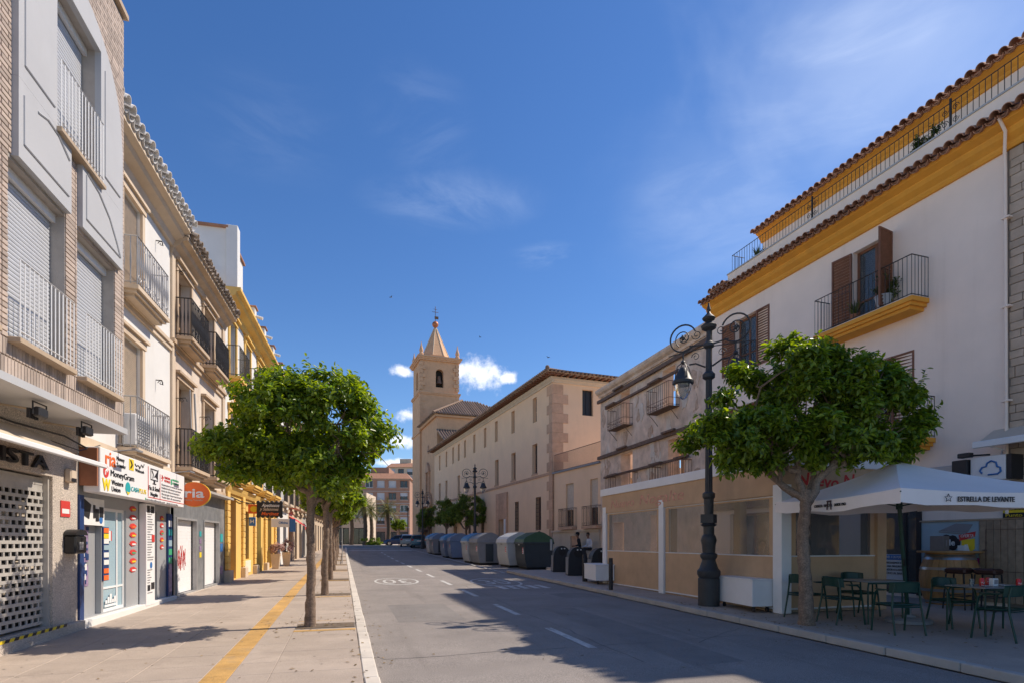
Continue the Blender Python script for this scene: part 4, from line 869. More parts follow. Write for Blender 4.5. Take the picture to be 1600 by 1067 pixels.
    def ovl(k, th, m, nm): 
        b = MB(); b.prism([(-.48 + .335 * k * math.cos(i*math.pi/18), 2.72 + .285 * k * math.sin(i*math.pi/18)) for i in range(36)], 0, 15.05 - th, 15.05 + th); return b.build(nm, M[m], s, smooth=40)
    ovl(1., .05, 'orange', 'disc'); ovl(1.03, .03, 'yel', 'rim')
    MB().tube([(15.05, -.02, 2.8), (15.05, -.2, 2.8)], .02, 6).build('bracket', M['iron'], s)
    text(s, 'ria', .30, 0, 0, 0, M['paper'], width=.42, bold=.006, fmap=lambda a, b, c: (15.05 - .053 - c, -.48 - a, 2.74 + b))
    text(s, 'Money Transfer', .06, 0, 0, 0, M['awning'], width=.40, fmap=lambda a, b, c: (15.05 - .053 - c, -.48 - a, 2.585 + b))
tan_house()

def yellow_house():
    h = thing('yellow_house', 'ochre yellow house with rusticated ground floor and balustraded roof', 'building', LF, 20.0, 0, .3)
    cols = [21.15, 23.65, 26.15, 28.65]
    W = []
    for c in cols: W += [(c - .45, c + .45, 3.75, 5.95), (c - .45, c + .45, 7.05, 9.0)]
    D = [(20.55, 21.55, .35, 3.1, .6), (22.95, 23.75, .95, 2.75), (25.3, 26.3, .4, 2.8), (28.0, 29.0, .4, 2.8)]
    w = MB(); wall_holes(w, 20.0, 30.2, 3.35, 9.6, W, 0, .2); shell(w, 20, 30.2, 0, 8, .3, 9.6); w.build('wall', M['whitewall'], h)
    g_ = MB(); wall_holes(g_, 20.0, 30.2, .3, 3.35, D, -.04, .3); g_.build('ground_wall', M['yellow'], h)
    for (a, b, c, d) in W:
        surround(h, a, b, c - .05, d, .16, 0, M['yellow'], .16)
        window(h, a, b, c, d, .14, M['panelgrey'], M['panedark'], .06, None, (c + .5,))
        cr = MB(); scroll(cr, ((a + b) / 2, d + .38), .13, lambda p, q: (p, -.10, q), 1.2, .035, 14); scroll(cr, ((a + b) / 2 + .02, d + .36), .13, lambda p, q: (p, -.12, q), 1.2, .035, 14, -1); cr.build('crest', M['yellow'], h)
    for c in cols:
        for z in (7.02, 3.72): balcony(h, c - .8, c + .8, z, .42, z + .98, M['yellow'], M['iron'], th=.15, sp=.09, r=.008, scrolls=1)
    p = MB()
    for u in (20.05, 22.4, 24.6, 27.0, 29.8):
        for k in range(12): p.cbox(u - .02, u + .34, -.12, -.03, .72 + k * .21, .915 + k * .21, .012)
    p.build_each('rusticated_pier', M['yellow'], h)
    b = MB()
    for u in (20.0, 22.35, 24.55, 26.95, 29.75): b.cbox(u - .02, u + .46, -.2, 0, .25, .68, .01)
    b.build_each('pier_base', M['tanlight'], h)
    cn = MB(); cn.prism([(0, 9.25), (-.08, 9.25), (-.14, 9.4), (-.34, 9.5), (-.38, 9.6), (-.5, 9.64), (-.5, 9.74), (0, 9.74)], 0, 20.0, 30.2); cn.prism([(0, 3.2), (-.1, 3.2), (-.16, 3.32), (-.2, 3.42), (0, 3.42)], 0, 20, 30.2); cn.box(20, 30.2, -.06, 0, 6.6, 6.78); cn.build_each('cornice', M['yellow'], h)
    for u in (22.9, 25.0, 27.2, 29.7):
        q = MB(); q.cbox(u, u + .36, -.40, .0, 9.74, 10.25, .01); qo = q.build('parapet_post', M['whitewall'], h)
        MB().cbox(u - .03, u + .45, -.45, .03, 10.25, 10.31, .01).build('cap', M['rtile'], qo)
        MB().tube([(u + .1, -.42, 9.95), (u + .1, -.66, 9.88)], [.05, .06], 8).build('spout', M['whitewall'], qo)
    r_ = MB(); bar_rail(r_, [(22.7, -.25), (30, -.25)], 9.76, 10.2, .13, .009, .014); r_.build('railing', M['iron'], h)
    # stair box on the roof beside the tiled house
    k = MB(); k.box(20.1, 22.6, -.05, 3.6, 9.74, 11.62); k.build('stair_box', M['whitewall'], h); MB().box(20.0, 22.7, -.12, 3.7, 11.62, 11.69).build('stair_box_roof', M['rtile'], h)
    k = MB(); k.cbox(20.02, 20.4, -.40, -.055, 9.742, 11.72, .01); k.build('stair_pillar', M['whitewall'], h); k = MB(); k.box(19.3, 20.02, .5, 3.2, 8.9, 10.4); k.build('stair_box', M['whitewall'], h)
    # openings
    MB().box(20.5, 21.6, .5, .54, .3, 3.15).build('door', M['wood'], h)
    sl_ = MB(); prof = []; z = .95
    while z < 2.75: prof += [(.06, z), (.045, z + .02), (.06, z + .07)]; z += .075
    sl_.extr(prof, 22.95, 23.75); sl_.build('slatted_shutter', M['camblack'], h)
    window(h, 25.3, 26.3, .4, 2.8, .12, M['irongrey'], M['paleblue'], .05); window(h, 28.0, 29.0, .4, 2.8, .12, M['irongrey'], M['panedark'], .05)
    pn = MB(); pn.cbox(22.85, 23.85, -.09, -.04, .45, .9, .01); pn.build('apron_panel', M['yellowpale'], h)
    t = MB(); t.tube([(20.2, -.05, 3.12), (22, -.10, 3.03), (24.4, -.08, 3.1), (26, -.1, 3.0), (30, -.06, 3.12)], .02, 5); t.build('cable', M['black'], h)
    # projecting signs
    def side_sign(name, label, u, y0, y1, z0, z1, m, prints):
        s = thing(name, label, 'sign', LF, u, -.1, z0); MB().cbox(u - .03, u + .03, y0, y1, z0, z1, .01).build('panel', M[m], s)
        for (txt, sz, yc, zc, mm, wd, shr) in prints: text(s, txt, sz, 0, 0, 0, M[mm], width=wd, shear=shr, bold=.004, fmap=lambda a, b, c: (u - .033 - c, yc - a, zc + b))
        MB().tube([(u, 0, z1 - .05), (u, y1, z1 - .05)], .014, 5).build('bracket', M['iron'], s); return s
    s = side_sign('hanging_sign', 'black scalloped hanging sign with cream script outside the yellow house', 23.0, -1.35, -.45, 2.55, 3.08, 'camblack', [('Apetitosos', .17, -.93, 2.96, 'paper', .62, .3), ('y Salazones', .15, -.88, 2.82, 'awning', .66, .3), ('Martinez', .17, -.90, 2.65, 'orange', .62, .3)])
    ed = MB()
    for k in range(6): ed.ball((23.0, -1.30 + k * .16, 3.07), .07, 8, 5, (.4, 1, 1)); ed.ball((23.0, -1.30 + k * .16, 2.56), .07, 8, 5, (.4, 1, 1))
    ed.build('scalloped_edge', M['camblack'], s)
    s = side_sign('round_sign', 'small round blue sign on the yellow house pier', 22.5, -.50, -.28, 2.18, 2.5, 'blue', [('H', .18, -.39, 2.34, 'paper', .12, 0)])
    s = side_sign('wall_plaque', 'red and yellow painted plaque on the yellow house', 23.2, -.52, -.12, 2.66, 3.0, 'orange', []); MB().ball((23.166, -.32, 2.83), .13, 12, 6, (.05, 1, .9)).build('print', M['yel'], s)
    s = side_sign('pharmacy_sign', 'pale blue boxed sign farther along the yellow house', 26.9, -1.1, -.35, 2.25, 2.62, 'whiteprint', [('Oficina', .14, -.85, 2.44, 'blue', .38, 0)]); MB().box(26.88, 26.92, -1.35, -1.11, 2.05, 2.62).build('side_panel', M['blue'], s)
yellow_house()

def far_house(name, label, u0, u1, H, m, trim, ncol, floors, y=0., gm=None, dep=9, rail=True, fm=None, roof=None):
    h = thing(name, label, 'building', LF, u0, y, zr(u0) + .05)
    zb = zr(u0) + .05; fh = (H - zb - 3.2) / max(1, floors); W = []; pit = (u1 - u0) / ncol
    for f in range(floors):
        for c in range(ncol):
            uc = u0 + (c + .5) * pit; z = zb + 3.3 + f * fh; W.append((uc - .45, uc + .45, z + .15, z + min(2.1, fh - .6)))
    D = [(u0 + (c + .5) * pit - .6, u0 + (c + .5) * pit + .6, zb + .15, zb + 2.5) for c in range(ncol)]
    w = MB(); wall_holes(w, u0, u1, zb, H, W + D, y, .2); shell(w, u0, u1, y, y + dep, zb, H); w.build('wall', M[m], h)
    for i, q in enumerate(W):
        window(h, *q, y + .12, M[fm or 'wood'], M['panedark'], .06); 
        s = MB(); s.box(q[0] - .12, q[1] + .12, y - .05, y, q[3], q[3] + .12); s.box(q[0] - .12, q[1] + .12, y - .06, y, q[2] - .1, q[2]); s.build('lintel', M[trim], h)
        if rail: balcony(h, q[0] - .3, q[1] + .3, q[2] - .1, .4, q[2] + .85, M[trim], M['iron'], y=y, moulded=False, sp=.13)
    for i, q in enumerate(D): window(h, *q, y + .12, M[gm or 'iron'], M['panedark'], .07, name='shop_window')
    c = MB(); c.box(u0, u1, y - .2, y, H - .3, H - .12); c.box(u0, u1, y - .3, y, H - .12, H); c.box(u0, u1, y - .06, y, zb + 2.95, zb + 3.1); c.build_each('cornice', M[trim], h)
    if roof: rr = roof_slab(h, u0, u1, y - .4, y + 4, H + .05, H + 1.4, M[roof])
    return h
far_house('white_house', 'narrow white house with a dark gate past the yellow house', 30.2, 35.0, 8.6, 'whitewall', 'tanlight', 2, 2)
far_house('beige_house', 'beige stone house with a red awning down the street', 35.0, 42.5, 9.2, 'stucco2', 'tan', 3, 2)
far_house('brown_house', 'brown stucco house near the far end of the left pavement', 42.5, 52.0, 10.0, 'stucco3', 'tanlight', 4, 2)
far_house('ochre_house', 'last ochre house on the corner before the palm square', 52.0, 62.5, 8.4, 'stucco2', 'tan', 4, 2)
aw = thing('red_awning', 'small red awning on the beige house down the street', 'awning', LF, 36.2, 0, 2.6)
a = MB(); a.raw([(35.4, 0, 3.1), (37.8, 0, 3.1), (37.8, -.9, 2.5), (35.4, -.9, 2.5), (35.4, -.9, 2.32), (37.8, -.9, 2.32)], [(0, 3, 2, 1), (3, 4, 5, 2)]); a.build('fabric', M['red'], aw); MB().tube([(35.4, -.9, 2.5), (37.8, -.9, 2.5)], .02, 6).build('front_bar', M['white_metal'], aw)

# ================================================================ RIGHT ROW
RF = Fr((13.4, 18.5), (13.4 + .03 * 18.5, 0))
def cream_house():
    h = thing('cream_house', 'cream house with ochre cornices, tiled eaves and a roof terrace', 'building', RF, 0, 0, .2)
    W = [(6.05, 7.2, 7.55, 9.6), (6.05, 7.2, 4.15, 6.4), (1.30, 2.35, 7.55, 9.45), (1.30, 2.35, 4.15, 6.4), (6.42, 7.90, .3, 2.5), (1.0, 5.6, .4, 2.6)]
    w = MB(); wall_holes(w, 0, 9.8, .2, 10.0, W, 0, .28); shell(w, 0, 9.8, 0, 9, .2, 10.5, False)
    w.face([(0, 0, 10.45), (9.8, 0, 10.45), (9.8, 9, 10.45), (0, 9, 10.45)]); w.build('wall', M['cream'], h)
    # lower cornice and eave
    def corn(u0, u1, y, z, nm, k=1.):
        c = MB(); c.prism([(y + a * k if a else y, z + b * k) for a, b in ((0, 0), (-.06, 0), (-.10, .06), (-.10, .12), (-.22, .22), (-.26, .30), (-.26, .34), (-.42, .42), (-.46, .5), (0, .5))], 0, u0, u1); return c.build(nm, M['ochre'], h)
    corn(-.02, 10.6, 0, 9.98, 'cornice')
    rf = roof_slab(h, -.05, 10.6, -.5, .0, 10.52, 10.70, M['rtile']); eave_tiles(rf, TR, TR, -.05, 10.6, -.62, 10.50, .235, .33)
    pw = MB(); pw.box(.9, 10.6, -.02, .18, 10.45, 11.26); pw.build('parapet', M['cream'], h)
    MB().box(.88, 10.6, -.05, .21, 11.26, 11.30).build('parapet_cap', M['white'], h)
    sp = MB(); sp.box(-.02, .9, .0, 1.6, 10.45, 11.0); sp.build('end_parapet', M['cream'], h)
    ro = roof_slab(h, -.1, .95, -.12, 1.6, 11.05, 11.06, M['rtile']); eave_tiles(ro, TR, None, -.1, .95, -.14, 11.04, .235, .02)
    rl = MB(); bar_rail(rl, [(1.05, .6), (1.05, .06), (10.6, .06)], 11.30, 11.92, .125, .009, .014)
    for u in (4.6, 8.6):
        rl.box(u - .02, u + .02, .04, .08, 11.30, 12.02)
        for s in (-1, 1):
            scroll(rl, (u + s * .12, 11.76), .08, lambda p, q: (p, .05, q), 1.4, .008, 14, s); scroll(rl, (u + s * .12, 11.48), .08, lambda p, q: (p, .05, q), 1.4, .008, 14, -s)
    rl.build('terrace_railing', M['iron'], h)
    # set back attic storey
    at = MB(); at.box(1.3, 11.5, 1.2, 8, 10.45, 12.46); at.build('attic_wall', M['cream'], h)
    corn(1.25, 11.5, 1.2, 12.44, 'attic_cornice', .64)
    r2 = roof_slab(h, 1.2, 11.5, .86, 4.5, 12.80, 13.95, M['rtile']); eave_tiles(r2, TR, TR, 1.15, 11.5, .76, 12.78, .235, .33)
    # joinery
    def leaf_open(u, c, d, ang, m, s):                        # louvred leaf hinged at u, opened by ang
        q = louvre_leaf(h, 0, .58, c, d, 0, m); q.data.transform(Matrix.Translation((CUR[0], CUR[1], CUR[2])))
        q.location = (u - CUR[0], -.04 - CUR[1], -CUR[2]); q.rotation_euler = (0, 0, ang); return q
    for (a, b, c, d) in W[:4]:
        window(h, a, b, c, d, .16, M['wood'], M['pane'], .07, None, (c + .65,), M['dark'])
    for (a, b, c, d), (l, r_) in zip(W[:4], (((math.pi + .12), -R(80)), (math.pi, 0.05), (math.pi + .1, 0.02), (math.pi, 0))):
        leaf_open(a, c + .02, d - .02, l, M['wood'], 1); leaf_open(b, c + .02, d - .02, r_, M['wood'], 1)
    for (a, b, c) in ((5.25, 8.15, 7.5), (5.0, 8.3, 4.1)):
        balcony(h, a, b, c, .58, c + 1.0, M['ochre'], M['iron'], th=.17, sp=.115, r=.009); MB().box(a + .02, b - .02, -.57, 0, c, c + .02).build('balcony_floor', M['kerb'], h)
    for (a, b, c) in ((.75, 2.9, 4.1),): balcony(h, a, b, c, .45, c + .95, M['ochre'], M['iron'], th=.17, sp=.115, r=.009)
    rl = MB(); bar_rail(rl, [(1.32, -.03), (2.33, -.03)], 7.6, 8.45, .11, .009, .014); rl.build('window_guard', M['iron'], h)
    # ground floor
    dr = MB(); frame_rect(dr, 6.42, 7.90, .3, 2.5, .05, .13, .07, (7.5,)); do = dr.build('shop_door', M['camblack'], h)
    MB().box(6.49, 7.83, .085, .093, .37, 2.43).build('pane', M['pane'], do); MB().box(6.4, 7.92, 1.6, 1.62, .25, 2.55).build('room_back', M['panelgrey'], do)
    MB().box(6.3, 6.45, -.02, .05, .28, 2.6).build('door_pilaster', M['camblack'], h); MB().box(7.86, 7.97, -.05, .05, .28, 2.6).build('door_pilaster', M['camblack'], h)
    pn = MB().box(6.55, 7.52, .06, .08, .62, 1.28).build('notice', M['paper'], do)
    MB().box(6.56, 7.51, .05, .058, 1.14, 1.27).build('notice_band', M['blue'], do); text(do, 'SI NO PUEDE VENIR A UN PUNTO', .1, 7.03, 1.205, .05, M['paper'], width=.88)
    for k, s in enumerate(('DE ENTREGA RECOGEMOS SU', 'PAQUETE EN CASA. PREGUNTE', 'EN EL MOSTRADOR O LLAME', 'POR TELEFONO AL BAR')): text(do, s, .07, 7.03, 1.06 - k * .09, .058, M['ink'], width=.78)
    MB().box(6.8, 7.25, .5, .52, 1.45, 1.75).build('shelf_box', M['white'], do)
    po = MB().box(7.97, 9.26, -.02, .0, .32, 2.08).build('window_poster', M['paleblue'], h)
    lp = MB(); lp.prism([(8.38, 1.86), (8.78, 2.03), (9.14, 2.0), (9.02, 1.80)], 1, -.028, -.021); lp.prism([(8.38, 1.85), (9.02, 1.79), (9.0, 1.765), (8.4, 1.825)], 1, -.029, -.0215); lp.build('poster_print', M['grey'], po)
    bl = MB()
    for k in range(7): bl.ball((8.60 + .17 * math.cos(k * .9), -.024, 1.58 + .09 * math.sin(k * .9)), .11, 10, 5, (1, .06, 1))
    bl.build('poster_print', M['ink'], po); text(po, 'dMe', .2, 8.6, 1.58, -.034, M['paper'], width=.32, bold=.004)
    of = MB(); of.prism([(8.86, 1.62), (9.18, 1.72), (9.2, 1.84), (8.84, 1.76)], 1, -.03, -.022); of.build('poster_print', M['red'], po); MB().prism([(8.9, 1.4), (9.05, 1.32), (9.18, 1.45), (9.18, 1.68), (8.9, 1.64)], 1, -.029, -.0225).build('poster_print', M['yel'], po)
    text(po, 'OFERTA', .1, 9.02, 1.735, -.031, M['paper'], width=.27, shear=.2); MB().box(8.82, 8.96, -.036, -.03, 1.36, 1.52).build('poster_print', M['paper'], po)
    mg = MB().box(9.02, 9.27, -.04, -.022, .55, 1.24).build('poster_print', M['magenta'], po)
    for k, s in enumerate(('ion', 'ver', 'tico', 'it')): text(po, s, .13, 9.14, 1.12 - k * .15, -.041, M['paper'], width=.18)
    n = 15
    for k in range(n):
        u = 9.29 + k * .14; MB().cbox(u + .003, u + .136, -.05 - (.006 if k % 3 else 0), 0, .28, 2.08, .005).build('board', M['board'], h)
    lt = MB(); frame_rect(lt, 9.42, 10.9, .95, 1.88, -.064, -.058, .012); lt.tube([(9.36, -.07, 1.42), (9.46, -.075, 1.42)], .012, 5); lt.build('hatch_iron', M['ironrust'], h)
    MB().box(7.95, 10.6, -.06, .0, 2.09, 2.12).build('ledge', M['sill'], h)
    ys = MB().box(9.78, 10.55, -.09, -.03, 2.20, 2.62).build('yellow_sign', M['yel'], h); MB().box(9.78, 10.55, -.095, -.025, 2.12, 2.22).build('sign_band', M['ink'], ys)
    text(ys, 'InPost', .14, 10.17, 2.44, -.092, M['ink'], width=.44, bold=.003); text(ys, 'Punto Pack', .1, 10.13, 2.165, -.097, M['yel'], width=.6); text(ys, 'punto de recogida y entrega', .05, 10.15, 2.29, -.092, M['ink'], width=.62)
    la = MB(); la.tube([(9.87 + .05 * math.cos(R(110 + i * 14)), -.095, 2.44 + .07 * math.sin(R(110 + i * 14))) for i in range(11)], .012, 4); la.build('logo', M['paper'], ys)
    # bar front behind the pavilion
    window(h, 1.0, 5.6, .4, 2.6, .15, M['wood'], M['panedark'], .08, (2.1, 3.3, 4.4))
    MB().box(0, 6.3, -.12, 0, 2.75, 3.25).build('fascia', M['wood'], h)
    # downpipe
    dp = MB(); dp.tube([(9.95, -.5, 10.48), (9.95, -.3, 10.25), (9.83, -.12, 9.9), (9.83, -.10, 9.6), (9.86, -.10, 2.2)], .032, 10); dp.build('downpipe', M['cream'], h, smooth=40)
    br = MB()
    for z in (8.5, 6.6, 4.6): br.box(9.77, 9.93, -.15, 0, z, z + .035)
    br.build('pipe_clip', M['cream'], h)
    # boxed cloud sign and folded awnings
    s = thing('cloud_sign', 'white boxed wall sign with a blue cloud outline above the parasol', 'sign', RF, 9.5, -.3, 3.0)
    MB().cbox(9.0, 9.32, -.5, 0, 2.98, 3.42, .01).build('box', M['camblack'], s); MB().cbox(9.34, 10.02, -.42, -.02, 2.92, 3.44, .01).build('panel', M['whiteprint'], s); MB().box(10.03, 10.12, -.40, 0, 2.92, 3.44).build('side', M['camblack'], s)
    ar = MB(); ar.tube([(9.78 + x, -.425, 3.17 + z) for x, z in ((-.08, -.13), (.10, -.13), (.16, -.08), (.15, 0), (.09, .03), (.07, .12), (-.02, .16), (-.1, .12), (-.12, .05), (-.2, .04), (-.24, -.03), (-.2, -.09))], .02, 6); ar.build('logo', M['blue'], s)
    fl = MB(); fl.cbox(9.15, 9.4, -.55, -.4, 3.46, 3.56, .01); fl.tube([(9.3, -.45, 3.5), (9.5, -.05, 3.52)], .02, 5); fl.build('flood_lamp', M['camblack'], s)
    aw = thing('folded_awning', 'grey folded awning cassette on the cream wall behind the parasol', 'awning', RF, 7, 0, 3.1)
    MB().cbox(6.2, 9.0, -.28, 0, 3.18, 3.36, .02).build('cassette', M['panelgrey'], aw); MB().cbox(6.2, 9.0, -.36, -.30, 3.10, 3.2, .01).build('front_bar', M['white_metal'], aw)
    aw = thing('white_awning', 'white front bar awning at the cream house edge above the cloud sign', 'awning', RF, 10, 0, 3.6)
    f = MB(); f.raw([(9.55, 0, 4.05), (13, 0, 4.05), (13, -.55, 3.72), (9.55, -.55, 3.72), (9.55, 0, 4.045), (13, 0, 4.045), (13, -.55, 3.715), (9.55, -.55, 3.715)], [(0, 3, 2, 1), (4, 5, 6, 7)]); f.build('fabric', M['awning'], aw); MB().cbox(9.5, 13, -.62, -.55, 3.62, 3.76, .012).build('front_bar', M['white_metal'], aw)
    MB().tube([(9.7, 0, 3.5), (9.9, -.3, 3.56), (9.75, -.56, 3.66)], .018, 6).build('folding_arm', M['white_metal'], aw)
cream_house()

def stone_house():
    h = thing('stone_house', 'stone clad house edge beside the downpipe at the picture border', 'building', RF, 9.8, 0, .2)
    w = MB(); w.box(9.82, 18, .02, 9, .2, 10.4); w.build('wall', M['mortar'], h)
    k = 0
    z = 2.2
    while z < 9.95:
        hh = .17 if k % 3 else .24; u = 9.88 - (.2 if k % 2 else 0)
        while u < 11.8:
            ww = random.uniform(.28, .62); a = max(u, 9.86); b = u + ww
            if b - a > .1: MB().cbox(a, b - .012, -.02 - random.uniform(0, .012), .02, z, min(z + hh - .012, 9.96), .008).build('stone', M['stoneclad'], h)
            u += ww
        z += hh; k += 1
stone_house()

# ---------------------------------------------------------------- ruined facade
UF = Fr((13.60, 28.65), (13.4, 18.5))
def ruin():
    h = thing('ruined_facade', 'ruined pale facade with empty windows held by rusty steel beams', 'building', UF, 0, 0, .25)
    W = [(2.45, 3.45, 7.35, 9.15), (6.55, 7.6, 7.3, 9.1), (2.45, 3.75, 4.25, 6.05), (7.0, 8.3, 4.2, 6.0)]
    D = [(1.6, 2.8, .3, 2.6), (5.5, 7.2, .3, 2.8)]
    w = MB(); wall_holes(w, 0, 10.1, .25, 9.72, W + D, 0, .55)
    wall_b = [(h_[0], h_[1], h_[2], h_[3]) for h_ in W + D]
    us = sorted({0, 10.1, *[q[0] for q in wall_b], *[q[1] for q in wall_b]}); zs = sorted({.25, 9.72, *[q[2] for q in wall_b], *[q[3] for q in wall_b]})
    for i in range(len(us) - 1):
        for j in range(len(zs) - 1):
            cu, cz = (us[i] + us[i+1]) / 2, (zs[j] + zs[j+1]) / 2
            if not any(q[0] < cu < q[1] and q[2] < cz < q[3] for q in wall_b): w.face([(us[i+1], .55, zs[j]), (us[i], .55, zs[j]), (us[i], .55, zs[j+1]), (us[i+1], .55, zs[j+1])])
    w.face([(0, .55, .25), (0, 0, .25), (0, 0, 9.72), (0, .55, 9.72)]); w.face([(0, 0, 9.72), (10.1, 0, 9.72), (10.1, .55, 9.72), (0, .55, 9.72)])
    w.build('wall', M['ruinwall'], h)
    c = MB(); c.prism([(0, 9.5), (-.06, 9.5), (-.1, 9.6), (-.22, 9.68), (-.28, 9.78), (-.28, 9.9), (.6, 9.9), (.6, 9.72), (0, 9.72)], 0, -.1, 10.1); c.build('cornice', M['ruinwall'], h)
    rr = random.Random(4)
    for k in range(70):                                       # broken plaster patches standing proud of the wall
        u, z = rr.uniform(.4, 9.6), rr.uniform(3.4, 9.2)
        if any(a - .45 < u < b + .45 and c_ - .45 < z < d + .45 for a, b, c_, d in W): continue
        n = 11; ph = rr.uniform(0, 6); pts = [(u + rr.uniform(.12, .4) * math.cos(2*math.pi*i/n) * .8, z + rr.uniform(.15, .55) * math.sin(2*math.pi*i/n)) for i in range(n)]
        MB().prism(pts, 1, -.006 - .0004 * k, .0).build('plaster_patch', M[('oldwall', 'ruinwall', 'ruinearth')[k % 3]], h)
    for z, a, b in ((9.28, -.15, 10.1), (8.72, .9, 8.0), (6.2, -.1, 10.1), (5.05, .7, 8.6)):
        bm_ = MB(); t = .07 if z in (9.28, 6.2) else .035
        bm_.box(a, b, -.16, -.15 + .012, z - t, z + t); bm_.box(a, b, -.16, -.04, z + t, z + t + .014); bm_.box(a, b, -.16, -.04, z - t - .014, z - t); bm_.build('steel_beam', M['ironrust'], h)
    for u, z in ((1.9, 5.05), (6.3, 5.05), (8.4, 5.05), (3.0, 6.28), (7.4, 6.28), (2.6, 9.36), (1.7, 8.72), (6.2, 8.72)):
        MB().box(u - .9 + .4, u + .5, -.30, -.17, z - .03, z + .05).build('tie_bar', M['ironrust'], h)
    for q in W[:2]:
        rl = MB(); bar_rail(rl, [(q[0] - .5, 0), (q[0] - .5, -.5), (q[1] + .3, -.5), (q[1] + .3, 0)], q[2] - .02, q[2] + 1.0, .17, .009, .014, mid=q[2] + .32); n = 8
        for k in range(n): scroll(rl, (q[0] - .4 + k * (q[1] - q[0] + .7) / n, q[2] + .16), .07, lambda p, z_: (p, -.50, z_), 1.3, .008, 12, 1 if k % 2 else -1)
        for u in (q[0] - .4, q[1] + .2): rl.tube([(u, -.48, q[2] - .04), (u + .05, -.3, q[2] - .25), (u, 0, q[2] - .55)], .014, 5)
        rl.box(q[0] - .5, q[1] + .3, -.5, 0, q[2] - .05, q[2] - .02); rl.build('iron_balcony', M['ironrust'], h)
    for q in W[2:]:
        rl = MB(); bar_rail(rl, [(q[0] - .6, 0), (q[0] - .6, -.55), (q[1] + .5, -.55), (q[1] + .5, 0)], q[2] - .02, q[2] + .7, .13, .010, .016); rl.box(q[0] - .6, q[1] + .5, -.55, 0, q[2] - .08, q[2] - .02); rl.build('iron_balcony', M['ironrust'], h)
    # the propped shell behind: timbers, floor edges and a rear wall catching the sun
    b = MB(); b.box(0, 10.1, 6.2, 6.5, .25, 3.4); b.build('rear_wall', M['stucco2'], h)
    for u in (1.0, 2.9, 4.6, 7.2, 8.8):
        t = MB(); t.tube([(u, .6, 9.2), (u, 4.5, .3)], .09, 4); t.tube([(u, .6, 6.0), (u, 4.5, .3)], .09, 4); t.tube([(u, .6, .3), (u, .6, 9.4)], .1, 4); t.build('prop', M['woodpale'], h)
    for (a, b_, c_, d) in W[2:]:
        t = MB(); t.tube([(a, .7, c_), (b_, .7, d)], .05, 4); t.tube([(a + .1, .75, d), (b_ + .2, .75, c_ + .5)], .05, 4); t.tube([(a + .5, .8, c_ - .5), (a + .5, .8, d + .3)], .05, 4); t.build('brace', M['woodpale'], h)
ruin()

# ---------------------------------------------------------------- low house with roof terrace
TF = Fr((12.98, 34.2), (13.60, 28.65))
def low_house():
    h = thing('low_house', 'low cream house with an iron railed roof terrace beside the convent', 'building', TF, 0, 0, .3)
    W = [(1.55, 2.55, 2.55, 5.15), (4.45, 5.3, 2.55, 5.15)]
    w = MB(); wall_holes(w, 0, 5.6, .3, 5.95, W, 0, .3); shell(w, 0, 5.6, 0, 8, .3, 5.95); w.build('wall', M['convent'], h)
    MB().box(-.1, 5.6, -.12, .1, 5.95, 6.05).build('terrace_edge', M['grey'], h)
    r_ = MB(); bar_rail(r_, [(0, .02), (5.6, .02)], 6.05, 7.15, .11, .012, .02); r_.build('terrace_railing', M['ironrust'], h)
    for q in W:
        roller(h, q[0], q[1], q[2] + 1.0, q[3], .12, M['blind'], .06); window(h, q[0], q[1], q[2], q[2] + 1.05, .14, M['wood'], M['panedark'], .06)
        balcony(h, q[0] - .4, q[1] + .4, 2.5, .35, 3.62, M['convstone'], M['ironrust'], moulded=False, th=.15, sp=.12, scrolls=1)
    # stone plinth with fountain niche and bench
    p = MB(); p.box(0, 2.35, -.12, 0, .3, 2.2); p.box(3.25, 5.6, -.12, 0, .3, 2.2); p.box(2.35, 3.25, -.12, 0, 1.95, 2.2); p.build('plinth', M['stucco2'], h)
    MB().box(2.35, 3.25, -.02, 0.3, .3, 1.95).build('niche', M['convstone'], h)
    MB().box(-.1, 5.6, -.2, 0, 2.2, 2.32).build('plinth_cap', M['stucco2'], h)
low_house()
bn = thing('stone_bench', 'pale stone bench block against the low house plinth', 'bench', TF, 3.0, -.5, .35)
MB().cbox(1.1, 5.4, -.75, -.22, .72, .84, .02).build('seat', M['stucco2'], bn)
for u in (1.3, 3.0, 4.7): MB().cbox(u, u + .4, -.65, -.25, .32, .72, .01).build('leg', M['stucco2'], bn)

